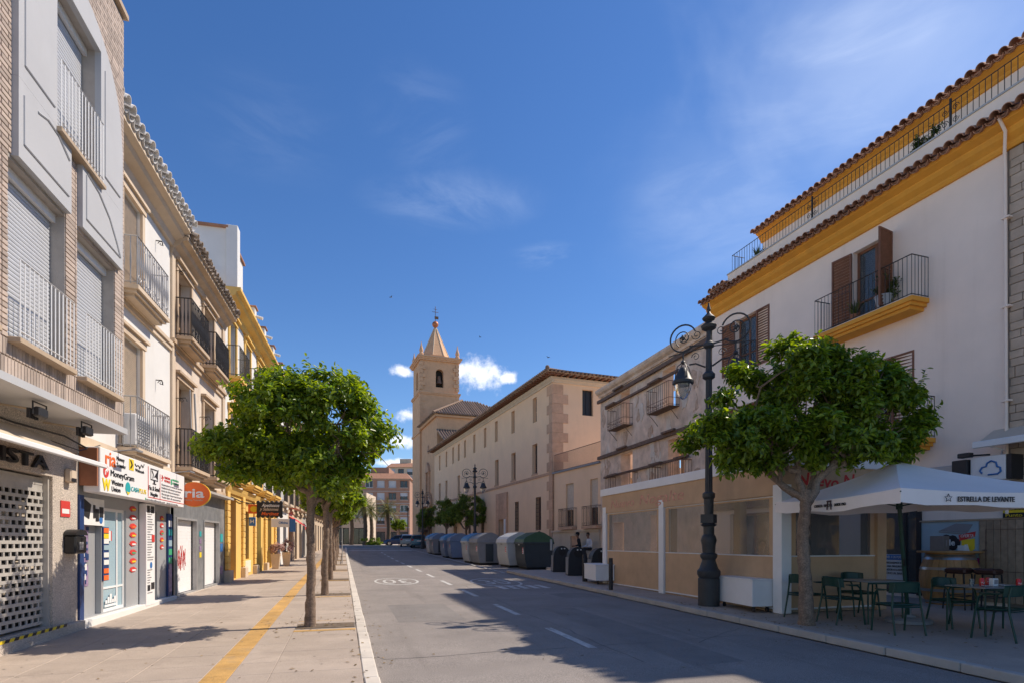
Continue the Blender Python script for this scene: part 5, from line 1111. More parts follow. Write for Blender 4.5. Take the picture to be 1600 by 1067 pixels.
# ---------------------------------------------------------------- convent
CC = (12.9, 34.3); CS = Fr((10.5, 68.0), CC); CL = CS.L
def k112(z): return 1.6 + (z - 1.6) * 1.12
def convent():
    h = thing('convent', 'long tan convent wing with dark eaves and quoined corner', 'building', CS, CL, 0, .4)
    H = 12.0; W = []; G = []
    ups = [2.7, 5.85, 8.75, 11.0, 13.3, 16.45, 19.7, 22.7, 26.6, 30.85]
    for u in ups: W.append((u - .35, u + .35, 9.85, 11.55))
    mids = [2.7, 5.85, 11.0, 16.45, 22.8, 26.7, 30.85]
    for u in mids: W.append((u - .45, u + .45, 6.3, 8.35))
    G = [(31.0, 31.95, 2.4, 4.65), (27.0, 27.8, 2.4, 4.6), (23.6, 24.7, .5, 3.4), (18.6, 19.4, 2.4, 4.6), (14.5, 15.3, 2.4, 4.6), (9.0, 10.2, .6, 3.2)]
    w = MB(); wall_holes(w, 0, CL, .4, H, W + G, 0, .35)
    SWW = (2.15, 2.95, 9.9, 11.6)
    # end wall facing the viewer (local +u side): holes along y
    e = MB(); wall_holes(e, 0, 9, .4, H, [SWW], 0, .3)
    w.raw([(CL - y, u, z) for (u, y, z) in e.v], e.f)
    w.face([(0, 9, .4), (0, 0, .4), (0, 0, H), (0, 9, H)]); w.face([(CL, 9, .4), (0, 9, .4), (0, 9, H), (CL, 9, H)]); w.build('wall', M['convent'], h)
    for q in W[:len(ups)]: window(h, *q, .22, M['convstone'], M['panedark'], .05, None, (10.6,))
    for q in W[len(ups):]:
        f = window(h, *q, .25, M['wood'], M['panedark'], .06); MB().box(q[0] - .12, q[1] + .12, -.03, 0, q[2] - .12, q[2]).build('sill', M['convstone'], f)
    for i, q in enumerate(G):
        f = window(h, *q, .26, M['wood'], M['panedark'], .06)
        if q[2] > 1:
            r_ = MB(); bar_rail(r_, [(q[0] + .03, .03), (q[1] - .03, .03)], q[2], q[3], .13, .012, .014)
            for k in range(8): r_.tube([(q[0], .03, q[2] + .15 + k * .27), (q[1], .03, q[2] + .15 + k * .27)], .012, 4)
            r_.build('grille', M['ironrust'], f)
    f = MB(); frame_rect(f, SWW[0], SWW[1], SWW[2], SWW[3], .2, .27, .06, ((SWW[0] + SWW[1]) / 2,)); f.box(SWW[0], SWW[1], .24, .25, SWW[2], SWW[3]); g_ = MB(); g_.raw([(CL - y, u, z) for (u, y, z) in f.v], f.f); g_.build('window', M['camblack'], h)
    # portal of brown stone
    p = MB(); p.box(22.9, 23.6, -.12, 0, .4, 5.5); p.box(24.7, 25.5, -.12, 0, .4, 5.5); p.box(23.6, 24.7, -.12, 0, 3.4, 5.5); p.build('portal', M['convstone'], h); MB().box(24.9, 25.3, -.135, -.121, 2.0, 3.4).build('notice_board', M['paper'], h)
    # string course, cornice, eaves with rafter ends
    c = MB(); c.box(0, CL, -.06, 0, 5.95, 6.12); c.build('string_course', M['convstone'], h)
    c = MB(); c.prism([(0, 11.85), (-.06, 11.85), (-.1, 11.95), (-.2, 12.05), (-.2, 12.2), (0, 12.2)], 0, 0, CL + .2)
    q = MB(); q.prism([(0, 11.85), (-.06, 11.85), (-.1, 11.95), (-.2, 12.05), (-.2, 12.2), (0, 12.2)], 0, .0, 9); c.raw([(CL - y, u, z) for (u, y, z) in q.v], [f_[::-1] for f_ in q.f]); c.build('cornice', M['tanlight'], h)
    ra = MB(); u = .2
    while u < CL + .5: ra.box(u, u + .14, -.62, .3, 12.21, 12.34); u += .42
    y = -.4
    while y < 9: ra.box(CL - .3, CL + .62, y, y + .14, 12.205, 12.335); y += .42
    ra.build('rafter_end', M['wood'], h, kind='stuff')
    # hipped tiled roof with barrel-tile rows
    ov = .75; z0, z1 = 12.36, 14.0; hy = 4.5
    rf = MB(); a0, a1 = -.2, CL + ov
    rf.face([(a0, -ov, z0), (a1, -ov, z0), (a1 - hy - ov, hy, z1), (a0, hy, z1)]); rf.face([(a1, -ov, z0), (a1, 9 + ov, z0), (a1 - hy - ov, hy, z1)]); rf.face([(a1, 9 + ov, z0), (a0, 9 + ov, z0), (a0, hy, z1), (a1 - hy - ov, hy, z1)])
    rf.face([(a0, -ov, z0 - .03), (a0, 9 + ov, z0 - .03), (a1, 9 + ov, z0 - .03), (a1, -ov, z0 - .03)])
    ro = rf.build('roof', M['rtile_old'], h)
    t = MB(); u = a0
    while u < a1:
        top = min(hy, (a1 - u) - ov) if u > a1 - hy - ov else hy
        zz = z0 + (top + ov) / (hy + ov) * (z1 - z0)
        t.tube([(u, -ov - .06, z0 + .02), (u, top, zz + .03)], .085, 6); u += .27
    y = -ov + .1
    while y < 9 + ov - .1:
        d = min(y + ov, 9 + ov - y); t.tube([(a1 + .06, y, z0 + .02), (a1 - d, y, z0 + d / (hy + ov) * (z1 - z0) + .03)], .085, 6); y += .27
    t.tube([(a1, -ov, z0 + .06), (a1 - hy - ov, hy, z1 + .06)], .11, 6); t.ball((a1 - .1, -ov + .1, z0 + .2), .14)
    t.build('tile', M['rtile_brown'], ro, kind='stuff')
    # quoins
    k = 0; z = .6
    while z < 11.6:
        hh = .62; L1 = .85 if k % 2 else .5; L2 = .5 if k % 2 else .85
        MB().box(CL - L1, CL + .03, -.03, .0, z, z + hh - .015).build('quoin', M['convstone'], h); MB().box(CL, CL + .03, 0.0, L2 + .25, z, z + hh - .015).build('quoin', M['convstone'], h)
        z += hh; k += 1
convent()

# ---------------------------------------------------------------- church
CH = Fr((9.85, 84.5), (10.95, 69.0))
def church():
    h = thing('church', 'sandstone church with square bell tower and pointed spire', 'building', CH, 3, 2.5, .9)
    TU0, TU1, TY0, TY1 = .4, 6.0, -.12, 5.4
    def sq(o, z0, z1): return (TU0 - o, TU1 + o, TY0 - o, TY1 + o, z0, z1)
    t = MB(); t.box(TU0, TU1, TY0, TY1, .9, 22.0); t.build('tower_shaft', M['church'], h)
    # belfry with arched openings on street and viewer sides
    b = MB(); u0, u1, y0, y1, z0, z1 = sq(-.12, 22.35, 26.7)
    def arch_wall(P, L, ac, aw, zb, zs, dep):                 # P(s, d, z): s along wall, d inwards
        n = 10; arc = [(ac + aw * math.cos(math.pi * i / n), zs + aw * math.sin(math.pi * i / n)) for i in range(n + 1)]
        b.face([P(0, 0, z0), P(ac - aw, 0, z0), P(ac - aw, 0, z1), P(0, 0, z1)]); b.face([P(ac + aw, 0, z0), P(L, 0, z0), P(L, 0, z1), P(ac + aw, 0, z1)])
        b.face([P(ac - aw, 0, z0), P(ac + aw, 0, z0), P(ac + aw, 0, zb), P(ac - aw, 0, zb)])
        for i in range(n): b.face([P(arc[i+1][0], 0, arc[i+1][1]), P(arc[i][0], 0, arc[i][1]), P(arc[i][0], 0, z1), P(arc[i+1][0], 0, z1)])
        loop = [(ac - aw, zb), (ac + aw, zb)] + arc
        for i in range(len(loop)):
            p, q = loop[i], loop[(i + 1) % len(loop)]; b.face([P(p[0], 0, p[1]), P(p[0], dep, p[1]), P(q[0], dep, q[1]), P(q[0], 0, q[1])])
    arch_wall(lambda s, d, z: (u1 - d, y0 + s, z), y1 - y0, (y1 - y0) / 2, .55, 23.1, 25.1, .7)
    arch_wall(lambda s, d, z: (u0 + s, y0 + d, z), u1 - u0, (u1 - u0) / 2, .55, 23.1, 25.1, .7)
    b.face([(u0, y1, z0), (u0, y0, z0), (u0, y0, z1), (u0, y1, z1)]); b.face([(u1, y1, z0), (u0, y1, z0), (u0, y1, z1), (u1, y1, z1)]); b.build('belfry', M['church'], h)
    MB().box(u0 + .7, u1 - .75, y0 + .75, y1 - .7, 22.4, 26.6).build('bell_chamber', M['dark'], h)
    bl = MB(); bl.lathe([(.02, 1.1), (.18, 1.05), (.24, .7), (.3, .35), (.42, .05), (.44, 0)], 14, (u1 - .4, (y0 + y1) / 2, 23.7)); bl.build('bell', M['ironrust'], h, smooth=40)
    for (zz, o, nm) in ((22.0, .12, 'string_course'), (22.18, .2, 'string_course'), (26.7, .14, 'tower_cornice'), (26.88, .26, 'tower_cornice'), (27.08, .38, 'tower_cornice')):
        MB().box(*sq(o, zz, zz + .2)).build(nm, M['church'], h)
    MB().box(*sq(.12, 16.6, 16.9)).build('string_course', M['church'], h)
    q = MB(); k = 0; z = 1.2                                  # tooth-like quoins at the tower corners
    while z < 26.4:
        L1 = .8 if k % 2 else .45
        if not (21.8 < z < 22.4): q.box(TU1 - L1, TU1 + .05, TY0 - .05, TY0 + .0, z, z + .5); q.box(TU1, TU1 + .05, TY0, TY0 + 1.2 - L1, z, z + .5); q.box(TU1, TU1 + .05, TY1 - 1.25 + L1, TY1, z, z + .5)
        z += .55; k += 1
    q.build_each('quoin', M['church'], h)
    sp = MB(); cu, cy = (TU0 + TU1) / 2, (TY0 + TY1) / 2; n = 8
    rg = lambda r, z: [(cu + r * math.cos(math.pi/8 + 2*math.pi*j/n), cy + r * math.sin(math.pi/8 + 2*math.pi*j/n), z) for j in range(n)]
    sp.loft([rg(2.2, 27.28), rg(2.2, 27.8), rg(2.05, 27.85), rg(.16, 32.2)]); so_ = sp.build('spire', M['church'], h)
    ed = MB()
    for j in range(n): ed.tube([rg(2.06, 27.85)[j], rg(.17, 32.2)[j]], .06, 4)
    ed.build_each('spire_rib', M['tanlight'], so_)
    MB().ball((cu, cy, 32.72), .46, 16, 10).build('copper_ball', M['copper'], so_, smooth=60)
    v = MB(); v.tube([(cu, cy, 32.1), (cu, cy, 35.3)], .04, 5); v.box(cu - .02, cu + .02, cy - .1, cy + .45, 33.5, 33.9); v.tube([(cu, cy - .45, 34.5), (cu, cy + .45, 34.5)], .035, 4); v.tube([(cu, cy - .25, 34.9), (cu, cy + .25, 34.9)], .03, 4); v.build('weather_vane', M['ironrust'], so_)
    for a in (TU0 + .2, TU1 - .2):
        for c in (TY0 + .2, TY1 - .2): MB().lathe([(.32, 0), (.32, .3), (.22, .4), (.3, .7), (.24, .95), (.12, 1.35), (.09, 1.5), (.03, 1.9)], 10, (a, c, 27.28)).build('pinnacle', M['church'], h, smooth=40)
    # nave: street wall with portal, end wall, hipped roof
    nu0, nu1, ny1 = 6.0, 15.4, 11.
    n_ = MB(); wall_holes(n_, nu0, nu1, .9, 17.2, [(10.2, 11.1, 6.6, 10.2)], .05, .5); n_.face([(nu1, .05, .9), (nu1, ny1, .9), (nu1, ny1, 16.9), (nu1, .05, 16.9)]); n_.face([(nu0, ny1, .9), (nu0, .05, .9), (nu0, .05, 16.9), (nu0, ny1, 16.9)]); n_.build('nave_wall', M['church'], h)
    MB().box(10.2, 11.1, .4, .45, 6.6, 10.2).build('nave_window', M['dark'], h)
    c = MB(); c.box(nu0, nu1 + .3, -.25, .05, 16.9, 17.2); c.box(nu1, nu1 + .3, .05, ny1, 16.9, 17.15); c.build('nave_cornice', M['church'], h)
    pt = MB(); pt.box(8.6, 9.0, -.35, .05, .9, 6.2); pt.box(12.2, 12.6, -.35, .05, .9, 6.2); pt.box(8.4, 12.8, -.45, .05, 6.2, 6.6); pt.box(9.7, 10.0, -.2, .05, 6.6, 10.6); pt.box(11.3, 11.6, -.2, .05, 6.6, 10.6); pt.prism([(9.5, 10.6), (11.8, 10.6), (11.4, 11.3), (10.65, 11.9), (9.9, 11.3)], 1, -.25, .05); pt.prism([(8.5, 6.6), (9.4, 6.6), (8.95, 7.8)], 1, -.3, 0); pt.prism([(11.9, 6.6), (12.8, 6.6), (12.3, 7.8)], 1, -.3, 0); pt.ball((10.6, .0, 13.6), .35, 10, 6, (1, .4, 1.6)); pt.build('portal', M['convstone'], h)
    MB().box(9.5, 11.7, -.02, .04, 1.0, 4.6).build('church_door', M['wood'], h); bq = MB(); bq.box(8.8, 12.4, -1.0, .05, 2.9, 3.1); bar_rail(bq, [(8.85, 0), (8.85, -.95), (12.35, -.95), (12.35, 0)], 3.1, 4.0, .16, .02, .03); bq.build('portal_balcony', M['ironrust'], h)
    e = .55; z0, zt = 17.25, 20.2; a0, a1, c0, c1 = nu0 + .3, nu1 + e, -e, ny1 + e; rm = 5.
    rf = MB(); rf.face([(a0, c0, z0), (a1, c0, z0), (a1 - rm, c0 + rm, zt), (a0, c0 + rm, zt)]); rf.face([(a1, c0, z0), (a1, c1, z0), (a1 - rm, c1 - rm, zt), (a1 - rm, c0 + rm, zt)]); rf.face([(a1, c1, z0), (a0, c1, z0), (a0, c1 - rm, zt), (a1 - rm, c1 - rm, zt)]); rf.face([(a0, c0 + rm, zt), (a1 - rm, c0 + rm, zt), (a1 - rm, c1 - rm, zt), (a0, c1 - rm, zt)]); rf.face([(a0, c0, z0 - .05), (a0, c1, z0 - .05), (a1, c1, z0 - .05), (a1, c0, z0 - .05)])
    ro = rf.build('roof', M['rtile_old'], h); t = MB(); y = c0 + .15
    while y < c1:
        d = min(y - c0, c1 - y, rm); t.tube([(a1 + .05, y, z0 + .03), (a1 - d, y, z0 + d / rm * (zt - z0) + .03)], .1, 5); y += .33
    u = a0
    while u < a1:
        d = min(rm, a1 - u); t.tube([(u, c0 - .05, z0 + .03), (u, c0 + d, z0 + d / rm * (zt - z0) + .03)], .1, 5); u += .33
    t.tube([(a1, c0, z0 + .05), (a1 - rm, c0 + rm, zt + .08)], .16, 6); t.build('tile', M['rtile_brown'], ro, kind='stuff')
    # lean-to aisle in front of the nave end wall
    l = MB(); l.box(nu1, nu1 + 2.6, .3, 8, .9, 13.6); l.build('aisle_wall', M['church'], h)
    r2 = MB(); r2.loft([[(nu1, .0, 15.3), (nu1 + 3.0, .0, 13.7), (nu1 + 3.0, .0, 13.62), (nu1, .0, 15.2)], [(nu1, 8.3, 15.3), (nu1 + 3.0, 8.3, 13.7), (nu1 + 3., 8.3, 13.62), (nu1, 8.3, 15.2)]]); r2o = r2.build('aisle_roof', M['rtile_old'], h)
    t = MB(); y = .05
    while y < 8.3: t.tube([(nu1 + 3.05, y, 13.73), (nu1, y, 15.36)], .1, 5); y += .33
    t.build('tile', M['rtile_brown'], r2o, kind='stuff')
    st = MB(); st.box(4.2, 6.6, 5.4, 8, 17, 19.6); st.build('stair_turret', M['church'], h); MB().prism([(5.2, 19.6), (8.3, 19.6), (8.3, 20.1), (5.4, 20.5)], 0, 3.9, 6.9).build('turret_roof', M['rtile_old'], h)
church()

# ---------------------------------------------------------------- buildings beyond the square
def block(name, label, p0, p1, zb, H, m, floors, cols, dep, fh0=4., trim='concrete', win='shutter', cat='building', roof=None):
    fr = Fr(p0, p1); h = thing(name, label, cat, fr, fr.L / 2, 0, zb); Lh = fr.L
    W = []; fh = (H - zb - fh0) / floors; pit = Lh / cols
    for f in range(floors):
        for c in range(cols): uc = (c + .5) * pit; z = zb + fh0 + f * fh; W.append((uc - pit * .33, uc + pit * .33, z + fh * .28, z + fh * .86))
    D = [((c + .5) * pit - pit * .38, (c + .5) * pit + pit * .38, zb + .2, zb + fh0 * .75) for c in range(cols)]
    w = MB(); wall_holes(w, 0, Lh, zb, H, W + D, 0, .4); shell(w, 0, Lh, 0, dep, zb, H); w.build('wall', M[m], h)
    rr = random.Random(hash(name) % 97 + 11)
    for i, q in enumerate(W):
        k = (i * 7 + i // cols * 3) % 5
        if k in (0, 3): roller(h, q[0], q[1], q[2], q[3], .2, M['shutter_w'], .12)
        else:
            window(h, *q, .25, M['white_metal' if k % 2 else 'wood'], M['panedark'], .1)
            if k == 4: roller(h, q[0], q[1], (q[2] + q[3]) / 2, q[3], .2, M['shutter_w'], .12)
        MB().box(q[0] - .1, q[1] + .1, -.12, 0, q[2] - .14, q[2]).build('sill', M[trim], h)
    for q in D: window(h, *q, .2, M['iron'], M['panedark'], .12, name='shop_window')
    c = MB()
    for f in range(floors + 1): c.box(0, Lh, -.06, 0, zb + fh0 + f * fh - .14 - (.02 if f == floors else 0), zb + fh0 + f * fh - (.02 if f == floors else 0))
    c.build_each('floor_band', M[trim], h)
    if roof:
        r_ = MB(); r_.loft([[(-.4, -.5, H), (Lh + .4, -.5, H), (Lh + .4, dep, H), (-.4, dep, H)], [(.8, 1.5, H + 1.5), (Lh - .8, 1.5, H + 1.5), (Lh - .8, dep - 2, H + 1.5), (.8, dep - 2, H + 1.5)]]); r_.build('roof', M[roof], h)
        MB().box(Lh * .3, Lh * .62, 2, dep - 2.5, H + 1.5, H + 3.0).build('roof_house', M[m], h)
    return h
block('apartment_block', 'red brick apartment block with white shutters behind the palms', (2.0, 143.5), (15.6, 140.4), .95, 17.0, 'brickfar', 4, 5, 14, 4.2, 'stucco3', roof='rtile')
block('apartment_block', 'grey slab of flats between the brick block and the church', (16.6, 168), (26, 166), .95, 21.0, 'stucco3', 5, 4, 12, 4.0, 'white')
block('apartment_block', 'tan house partly hidden behind the brick block', (14, 190), (25, 186), .95, 26.0, 'stucco2', 6, 4, 12, 4.0, 'tan', roof='rtile')
block('beige_house', 'low beige house with tall windows behind the palms at the street end', (-12, 108), (4.0, 104.5), .95, 10.4, 'stucco2', 2, 6, 10, 4.2, 'tanlight')
block('brown_house', 'brown house closing the view beyond the left pavement trees', (-34, 92), (-9, 88), .95, 11.5, 'stucco3', 2, 7, 10, 4.2, 'tanlight')

# ---------------------------------------------------------------- terrace pavilion of the bar
def pavilion():
    X0, X1, Y0, Y1 = 8.12, 10.75, 9.05, 16.95
    h = thing('terrace_pavilion', 'tan canvas bar pavilion with white posts and clear plastic windows', 'pavilion', None, (X0 + X1) / 2, (Y0 + Y1) / 2, .2); OFF[h.name] = ((X0 + X1) / 2, (Y0 + Y1) / 2, .2)
    zb = .26
    for (x, y) in ((X0 + .02, Y0 + .02), (X0 + .02, 13.3), (X0 + .02, Y1 - .22), (X1 - .22, Y0 + .02), (X1 - .22, Y1 - .22), (X1 - .22, 13.3)): MB().cbox(x - .04, x + .20, y - .04, y + .20, zb - .05, 2.72, .008).build('post', M['white_metal' if x < 9 else 'canvas'], h)
    MB().box(X0 - .02, X1 + .05, Y0 - .02, Y1 + .05, 3.10, 3.12).build('roof', M['white'], h)
    f = MB(); f.cbox(X0 - .06, X0 + .0, Y0 - .06, Y1 + .06, 3.08, 3.30, .008); f.cbox(X0, X1 + .06, Y0 - .06, Y0, 3.08, 3.30, .008); f.cbox(X1, X1 + .06, Y0, Y1 + .06, 3.08, 3.3, .008); f.cbox(X0, X1, Y1, Y1 + .06, 3.08, 3.3, .008); f.build('fascia', M['white_metal'], h)
    b = MB(); b.box(X0 - .015, X0 + .0, Y0 - .012, Y1, 2.52, 3.08); b.box(X0, X1, Y0 - .014, Y0 + .0, 2.52, 3.08); b.build('canvas_band', M['canvas'], h)
    def side(P, L, spans, nm):                                # canvas wall with clear windows between posts
        for (a, c) in spans:
            w = MB(); za, zc, zd = zb + .02, 1.32, 2.52; m_ = .16
            w.face([P(a, za), P(c, za), P(c, zc), P(a, zc)]); w.face([P(a, zc), P(a + m_, zc), P(a + m_, zd), P(a, zd)]); w.face([P(c - m_, zc), P(c, zc), P(c, zd), P(c - m_, zd)]); w.face([P(a + m_, zd - .06), P(c - m_, zd - .06), P(c - m_, zd), P(a + m_, zd)]); wo = w.build('canvas_wall', M['canvas'], h)
            n = 14; g_ = MB()
            g_.loft([[P(a + m_ + (c - a - 2 * m_) * i / n, zc, .002 * math.sin(i * 1.9)) for i in range(n + 1)], [P(a + m_ + (c - a - 2 * m_) * i / n, (zc + zd) / 2, .004 * math.sin(i * 1.3 + 1)) for i in range(n + 1)], [P(a + m_ + (c - a - 2 * m_) * i / n, zd - .06, .004 * math.sin(i)) for i in range(n + 1)]], False, False); g_.build('clear_window', M['plastic'], wo, smooth=60)
            e = MB(); e.tube([P(a, zc), P(c, zc)], .014, 5); e.tube([P(a, zb + .03), P(c, zb + .03)], .02, 5); e.tube([P(a, 2.5), P(c, 2.5)], .014, 5); e.build('rail', M['white_metal'], wo)
    side(lambda s, z, d=0: (X0 + .04 - d, Y0 + s, z), Y1 - Y0, [(.22, 4.2), (4.46, Y1 - Y0 - .24)], 'street')
    side(lambda s, z, d=0: (X0 + s, Y0 + .05 - d, z), X1 - X0, [(.22, X1 - X0 - .22)], 'front')
    MB().box(X0 + .05, X1 - .05, Y0 + .05, Y1 - .05, zb - .04, zb).build('floor_deck', M['board'], h)
    text(h, 'Nuevo', .36, 0, 0, 0, M['fadedred'], width=1.5, shear=.2, fmap=lambda a, b, c: (X0 - .018 - c, 15.6 - a, 2.76 + b)); text(h, 'Nogalte', .40, 0, 0, 0, M['fadedred'], width=2.2, shear=.2, fmap=lambda a, b, c: (X0 - .018 - c, 13.45 - a, 2.78 + b))
    text(h, 'Nuevo Nogalte', .34, 0, 0, 0, M['red'], width=2.3, shear=.15, bold=.006, fmap=lambda a, b, c: (9.62 + a, Y0 - .017 - c, 2.80 + b + .03 * math.sin(a * 6)))
    for i, yy in enumerate((10.6, 12.2, 14.6)):
        t = thing('bar_table', 'small dark table inside the pavilion, %s' % ('nearest its white corner post', 'in the middle bay', 'in the far bay')[i], 'table', None, 9.3, yy, .26, group='tables inside the pavilion')
        MB().cbox(-.35, .35, -.35, .35, .71, .74, .006).build('top', M['wood'], t); MB().lathe([(.22, 0), (.22, .02), (.03, .05), (.03, .71)], 12).build('leg', M['camblack'], t)
pavilion()

# ---------------------------------------------------------------- street lamps
def lamp_post():
    t = thing('street_lamp', 'x', 'street lamp', None, 0, 0, 0, group='double lantern street lamps')
    b = MB(); b.lathe([(.24, 0), (.24, .62), (.22, .64), (.26, .72), (.26, .80), (.21, .86), (.155, 1.02), (.15, 1.06), (.19, 1.12), (.19, 1.18), (.14, 1.22), (.15, 1.4), (.18, 1.5), (.15, 1.6), (.12, 1.64), (.12, 1.9)], 20); b.build('base', M['lampiron'], t, smooth=35)
    k = MB(); k.box(-.145, .145, -.145, .145, 1.90, 2.10); k.lathe([(.13, 1.82), (.19, 1.86), (.13, 1.9)], 14); k.build('collar', M['lampiron'], t)
    s = MB(); prof = [(.10, 2.1), (.11, 2.45), (.14, 2.5), (.14, 2.58), (.088, 2.62), (.07, 5.2)]; n = 20; rings = []
    for r, z in prof: rings.append([((r - (.012 if (j % 2 and z > 2.6) else 0)) * math.cos(2*math.pi*j/n), (r - (.012 if (j % 2 and z > 2.6) else 0)) * math.sin(2*math.pi*j/n), z) for j in range(n)])
    s.loft(rings); s.build('shaft', M['lampiron'], t)
    h = MB(); h.lathe([(.085, 5.2), (.14, 5.24), (.14, 5.32), (.07, 5.4), (.06, 5.9), (.12, 5.95), (.12, 6.02), (.06, 6.08), (.055, 6.3), (.16, 6.36), (.18, 6.42), (.10, 6.48), (.06, 6.52), (.13, 6.56), (.15, 6.6), (.05, 6.7), (.03, 6.75), (.05, 6.79), (.012, 6.95)], 16); h.build('finial', M['lampiron'], t, smooth=35)
    for sx in (-1, 1):
        a = MB(); pl = lambda p, q: (sx * p, 0, q)
        a.tube([pl(.08, 5.5), pl(.3, 5.62), pl(.45, 5.62)], .02, 6)
        cx, cz, r = .60, 6.26, .31                            # big hoop with inner scroll
        a.tube([pl(cx + r * math.cos(R(-140 + i * 15)), cz + r * math.sin(R(-140 + i * 15))) for i in range(21)], .020, 6)
        scroll(a, (cx, cz), .2, pl, 1.5, .014, 22, 1, R(-60)); a.ball((sx * cx, 0, cz), .05, 8, 6)
        a.tube([pl(.06, 6.0), pl(.45, 6.05)], .018, 6); a.tube([pl(.08, 5.95), pl(.95, 5.90)], .012, 5); scroll(a, (.28, 6.28), .12, pl, 1.4, .010, 14, -1); scroll(a, (.30, 5.78), .10, pl, 1.4, .010, 14, 1)
        for i in range(5): a.tube([pl(cx + .05 * math.cos(i * 1.26), cz + .05 * math.sin(i * 1.26)), pl(cx + .09 * math.cos(i * 1.26), cz + .09 * math.sin(i * 1.26))], .012, 4)
        a.tube([pl(cx, cz - r), pl(cx, 5.72)], .018, 6); ao = a.build('arm', M['lampiron'], t)
        l = MB(); c = (sx * cx, 0, 0)
        l.lathe([(.03, 5.74), (.06, 5.70), (.03, 5.66)], 10, c); 
        for i in range(4):
            an = i * math.pi / 2 + .78; l.tube([(sx * cx + q * math.cos(an), q * math.sin(an), z) for q, z in ((.04, 5.68), (.14, 5.60), (.19, 5.45), (.2, 5.28))], .012, 5)
        l.lathe([(.11, 5.50), (.16, 5.42), (.21, 5.30), (.245, 5.26), (.245, 5.2), (.21, 5.17)], 18, c); l.lathe([(.02, 5.60), (.08, 5.56), (.11, 5.5)], 14, c)
        lo = l.build('lantern', M['lampiron'], t, smooth=40)
        g_ = MB(); g_.lathe([(.20, 5.18), (.19, 5.08), (.15, 4.96), (.09, 4.87), (.03, 4.83), (.005, 4.82)], 18, c, False); g_.build('globe', M['lampglass'], lo, smooth=60)
    return t
lp0 = lamp_post(); lp0.scale = (.94, .94, .945); lp0.location = (7.63, 10.65, zr(10.65) + KH - .006); lp0.rotation_euler = (0, 0, R(-52)); lp0['label'] = 'tall black double lantern street lamp before the pavilion'
copy_thing(lp0, (8.55, 37.6, zr(37.6)), R(-16), 'double lantern street lamp rising behind the pairs of waste containers')
copy_thing(lp0, (8.35, 62.5, zr(62.5)), R(-16), 'distant double lantern street lamp before the church portal')

# ---------------------------------------------------------------- trees
def leaf_cloud(lumps, twigs, seed, L=.10, Wd=.046, per=7, droop=.25, inner=.18, spread=.10, clump=34):
    """leafy shoots gathered in clumps that sit on the lumps of a crown"""
    rg = np.random.default_rng(seed); lumps = np.array(lumps, float)
    vol = (lumps[:, 3] * lumps[:, 4] + lumps[:, 4] * lumps[:, 5] + lumps[:, 3] * lumps[:, 5]); pr = vol / vol.sum()
    K = max(6, twigs // clump); C = []; O = []
    while len(C) < K:
        i = rg.choice(len(lumps), p=pr); d = rg.normal(size=3); d /= np.linalg.norm(d)
        r = rg.uniform(.35, .7) if rg.random() < inner else rg.uniform(.74, 1.06)
        if d[2] > .3 and rg.random() < .22: r *= 1.12
        p = lumps[i, :3] + d * lumps[i, 3:6] * r
        bad = any(k != i and (((p - lumps[k, :3]) / lumps[k, 3:6]) ** 2).sum() < .5 for k in range(len(lumps)))
        if bad and rg.random() > .1: continue
        C.append(p); O.append(d)
    C = np.array(C); O = np.array(O); sc = float(np.mean(lumps[:, 3:6])); ci = rg.integers(0, K, twigs)
    cr = (sc * rg.uniform(.24, .52, K))[ci]; e = rg.normal(size=(twigs, 3)); e /= np.linalg.norm(e, axis=1)[:, None]
    off = e * cr[:, None] * (rg.random(twigs) ** .45)[:, None]; off[:, 2] *= .75
    P = C[ci] + off; Dn = O[ci] * .75 + e * .75
    sh = rg.random(twigs) < .05; P[sh] += O[ci][sh] * (sc * .18) + np.array([0, 0, sc * .12])
    Dn = Dn + np.array([0, 0, .35]) + rg.normal(scale=.35, size=Dn.shape); Dn /= np.linalg.norm(Dn, axis=1)[:, None]
    m = twigs * per; T = np.repeat(Dn, per, 0); base = np.repeat(P, per, 0) + T * (np.tile(np.linspace(-.8, 1, per), twigs) * spread)[:, None]
    a = rg.normal(size=(m, 3)); a -= T * np.einsum('ij,ij->i', a, T)[:, None]; a /= np.linalg.norm(a, axis=1)[:, None]
    ld = a * .85 + T * rg.uniform(.15, .8, m)[:, None]; ld[:, 2] -= droop * rg.random(m); ld /= np.linalg.norm(ld, axis=1)[:, None]
    up = T * .7 + np.array([0, 0, .8]) + rg.normal(scale=.35, size=(m, 3)); sd = np.cross(ld, up); sd /= np.linalg.norm(sd, axis=1)[:, None] + 1e-9; nn = np.cross(sd, ld)
    l = L * rg.uniform(.65, 1.25, m)[:, None]; w = Wd * rg.uniform(.75, 1.2, m)[:, None]
    v = np.empty((m, 6, 3)); v[:, 0] = base; v[:, 1] = base + ld * l * .35 + sd * w * .5 + nn * w * .22; v[:, 2] = base + ld * l * .72 + sd * w * .38 + nn * w * .12 - nn * l * .05
    v[:, 3] = base + ld * l - nn * l * .16; v[:, 4] = base + ld * l * .72 - sd * w * .38 + nn * w * .12 - nn * l * .05; v[:, 5] = base + ld * l * .35 - sd * w * .5 + nn * w * .22
    idx = np.arange(m)[:, None] * 6; f = np.concatenate([idx + [0, 1, 2, 3], idx + [0, 3, 4, 5]], 1).reshape(-1, 4)
    return v.reshape(-1, 3), f
def np_mesh(name, v, f, m):
    me = bpy.data.meshes.new(name); me.vertices.add(len(v)); me.vertices.foreach_set('co', v.astype(np.float32).ravel()); k = f.shape[1]
    me.loops.add(f.size); me.loops.foreach_set('vertex_index', f.astype(np.int32).ravel()); me.polygons.add(len(f)); me.polygons.foreach_set('loop_start', np.arange(0, f.size, k, dtype=np.int32)); me.update(calc_edges=True); me.materials.append(m); return me
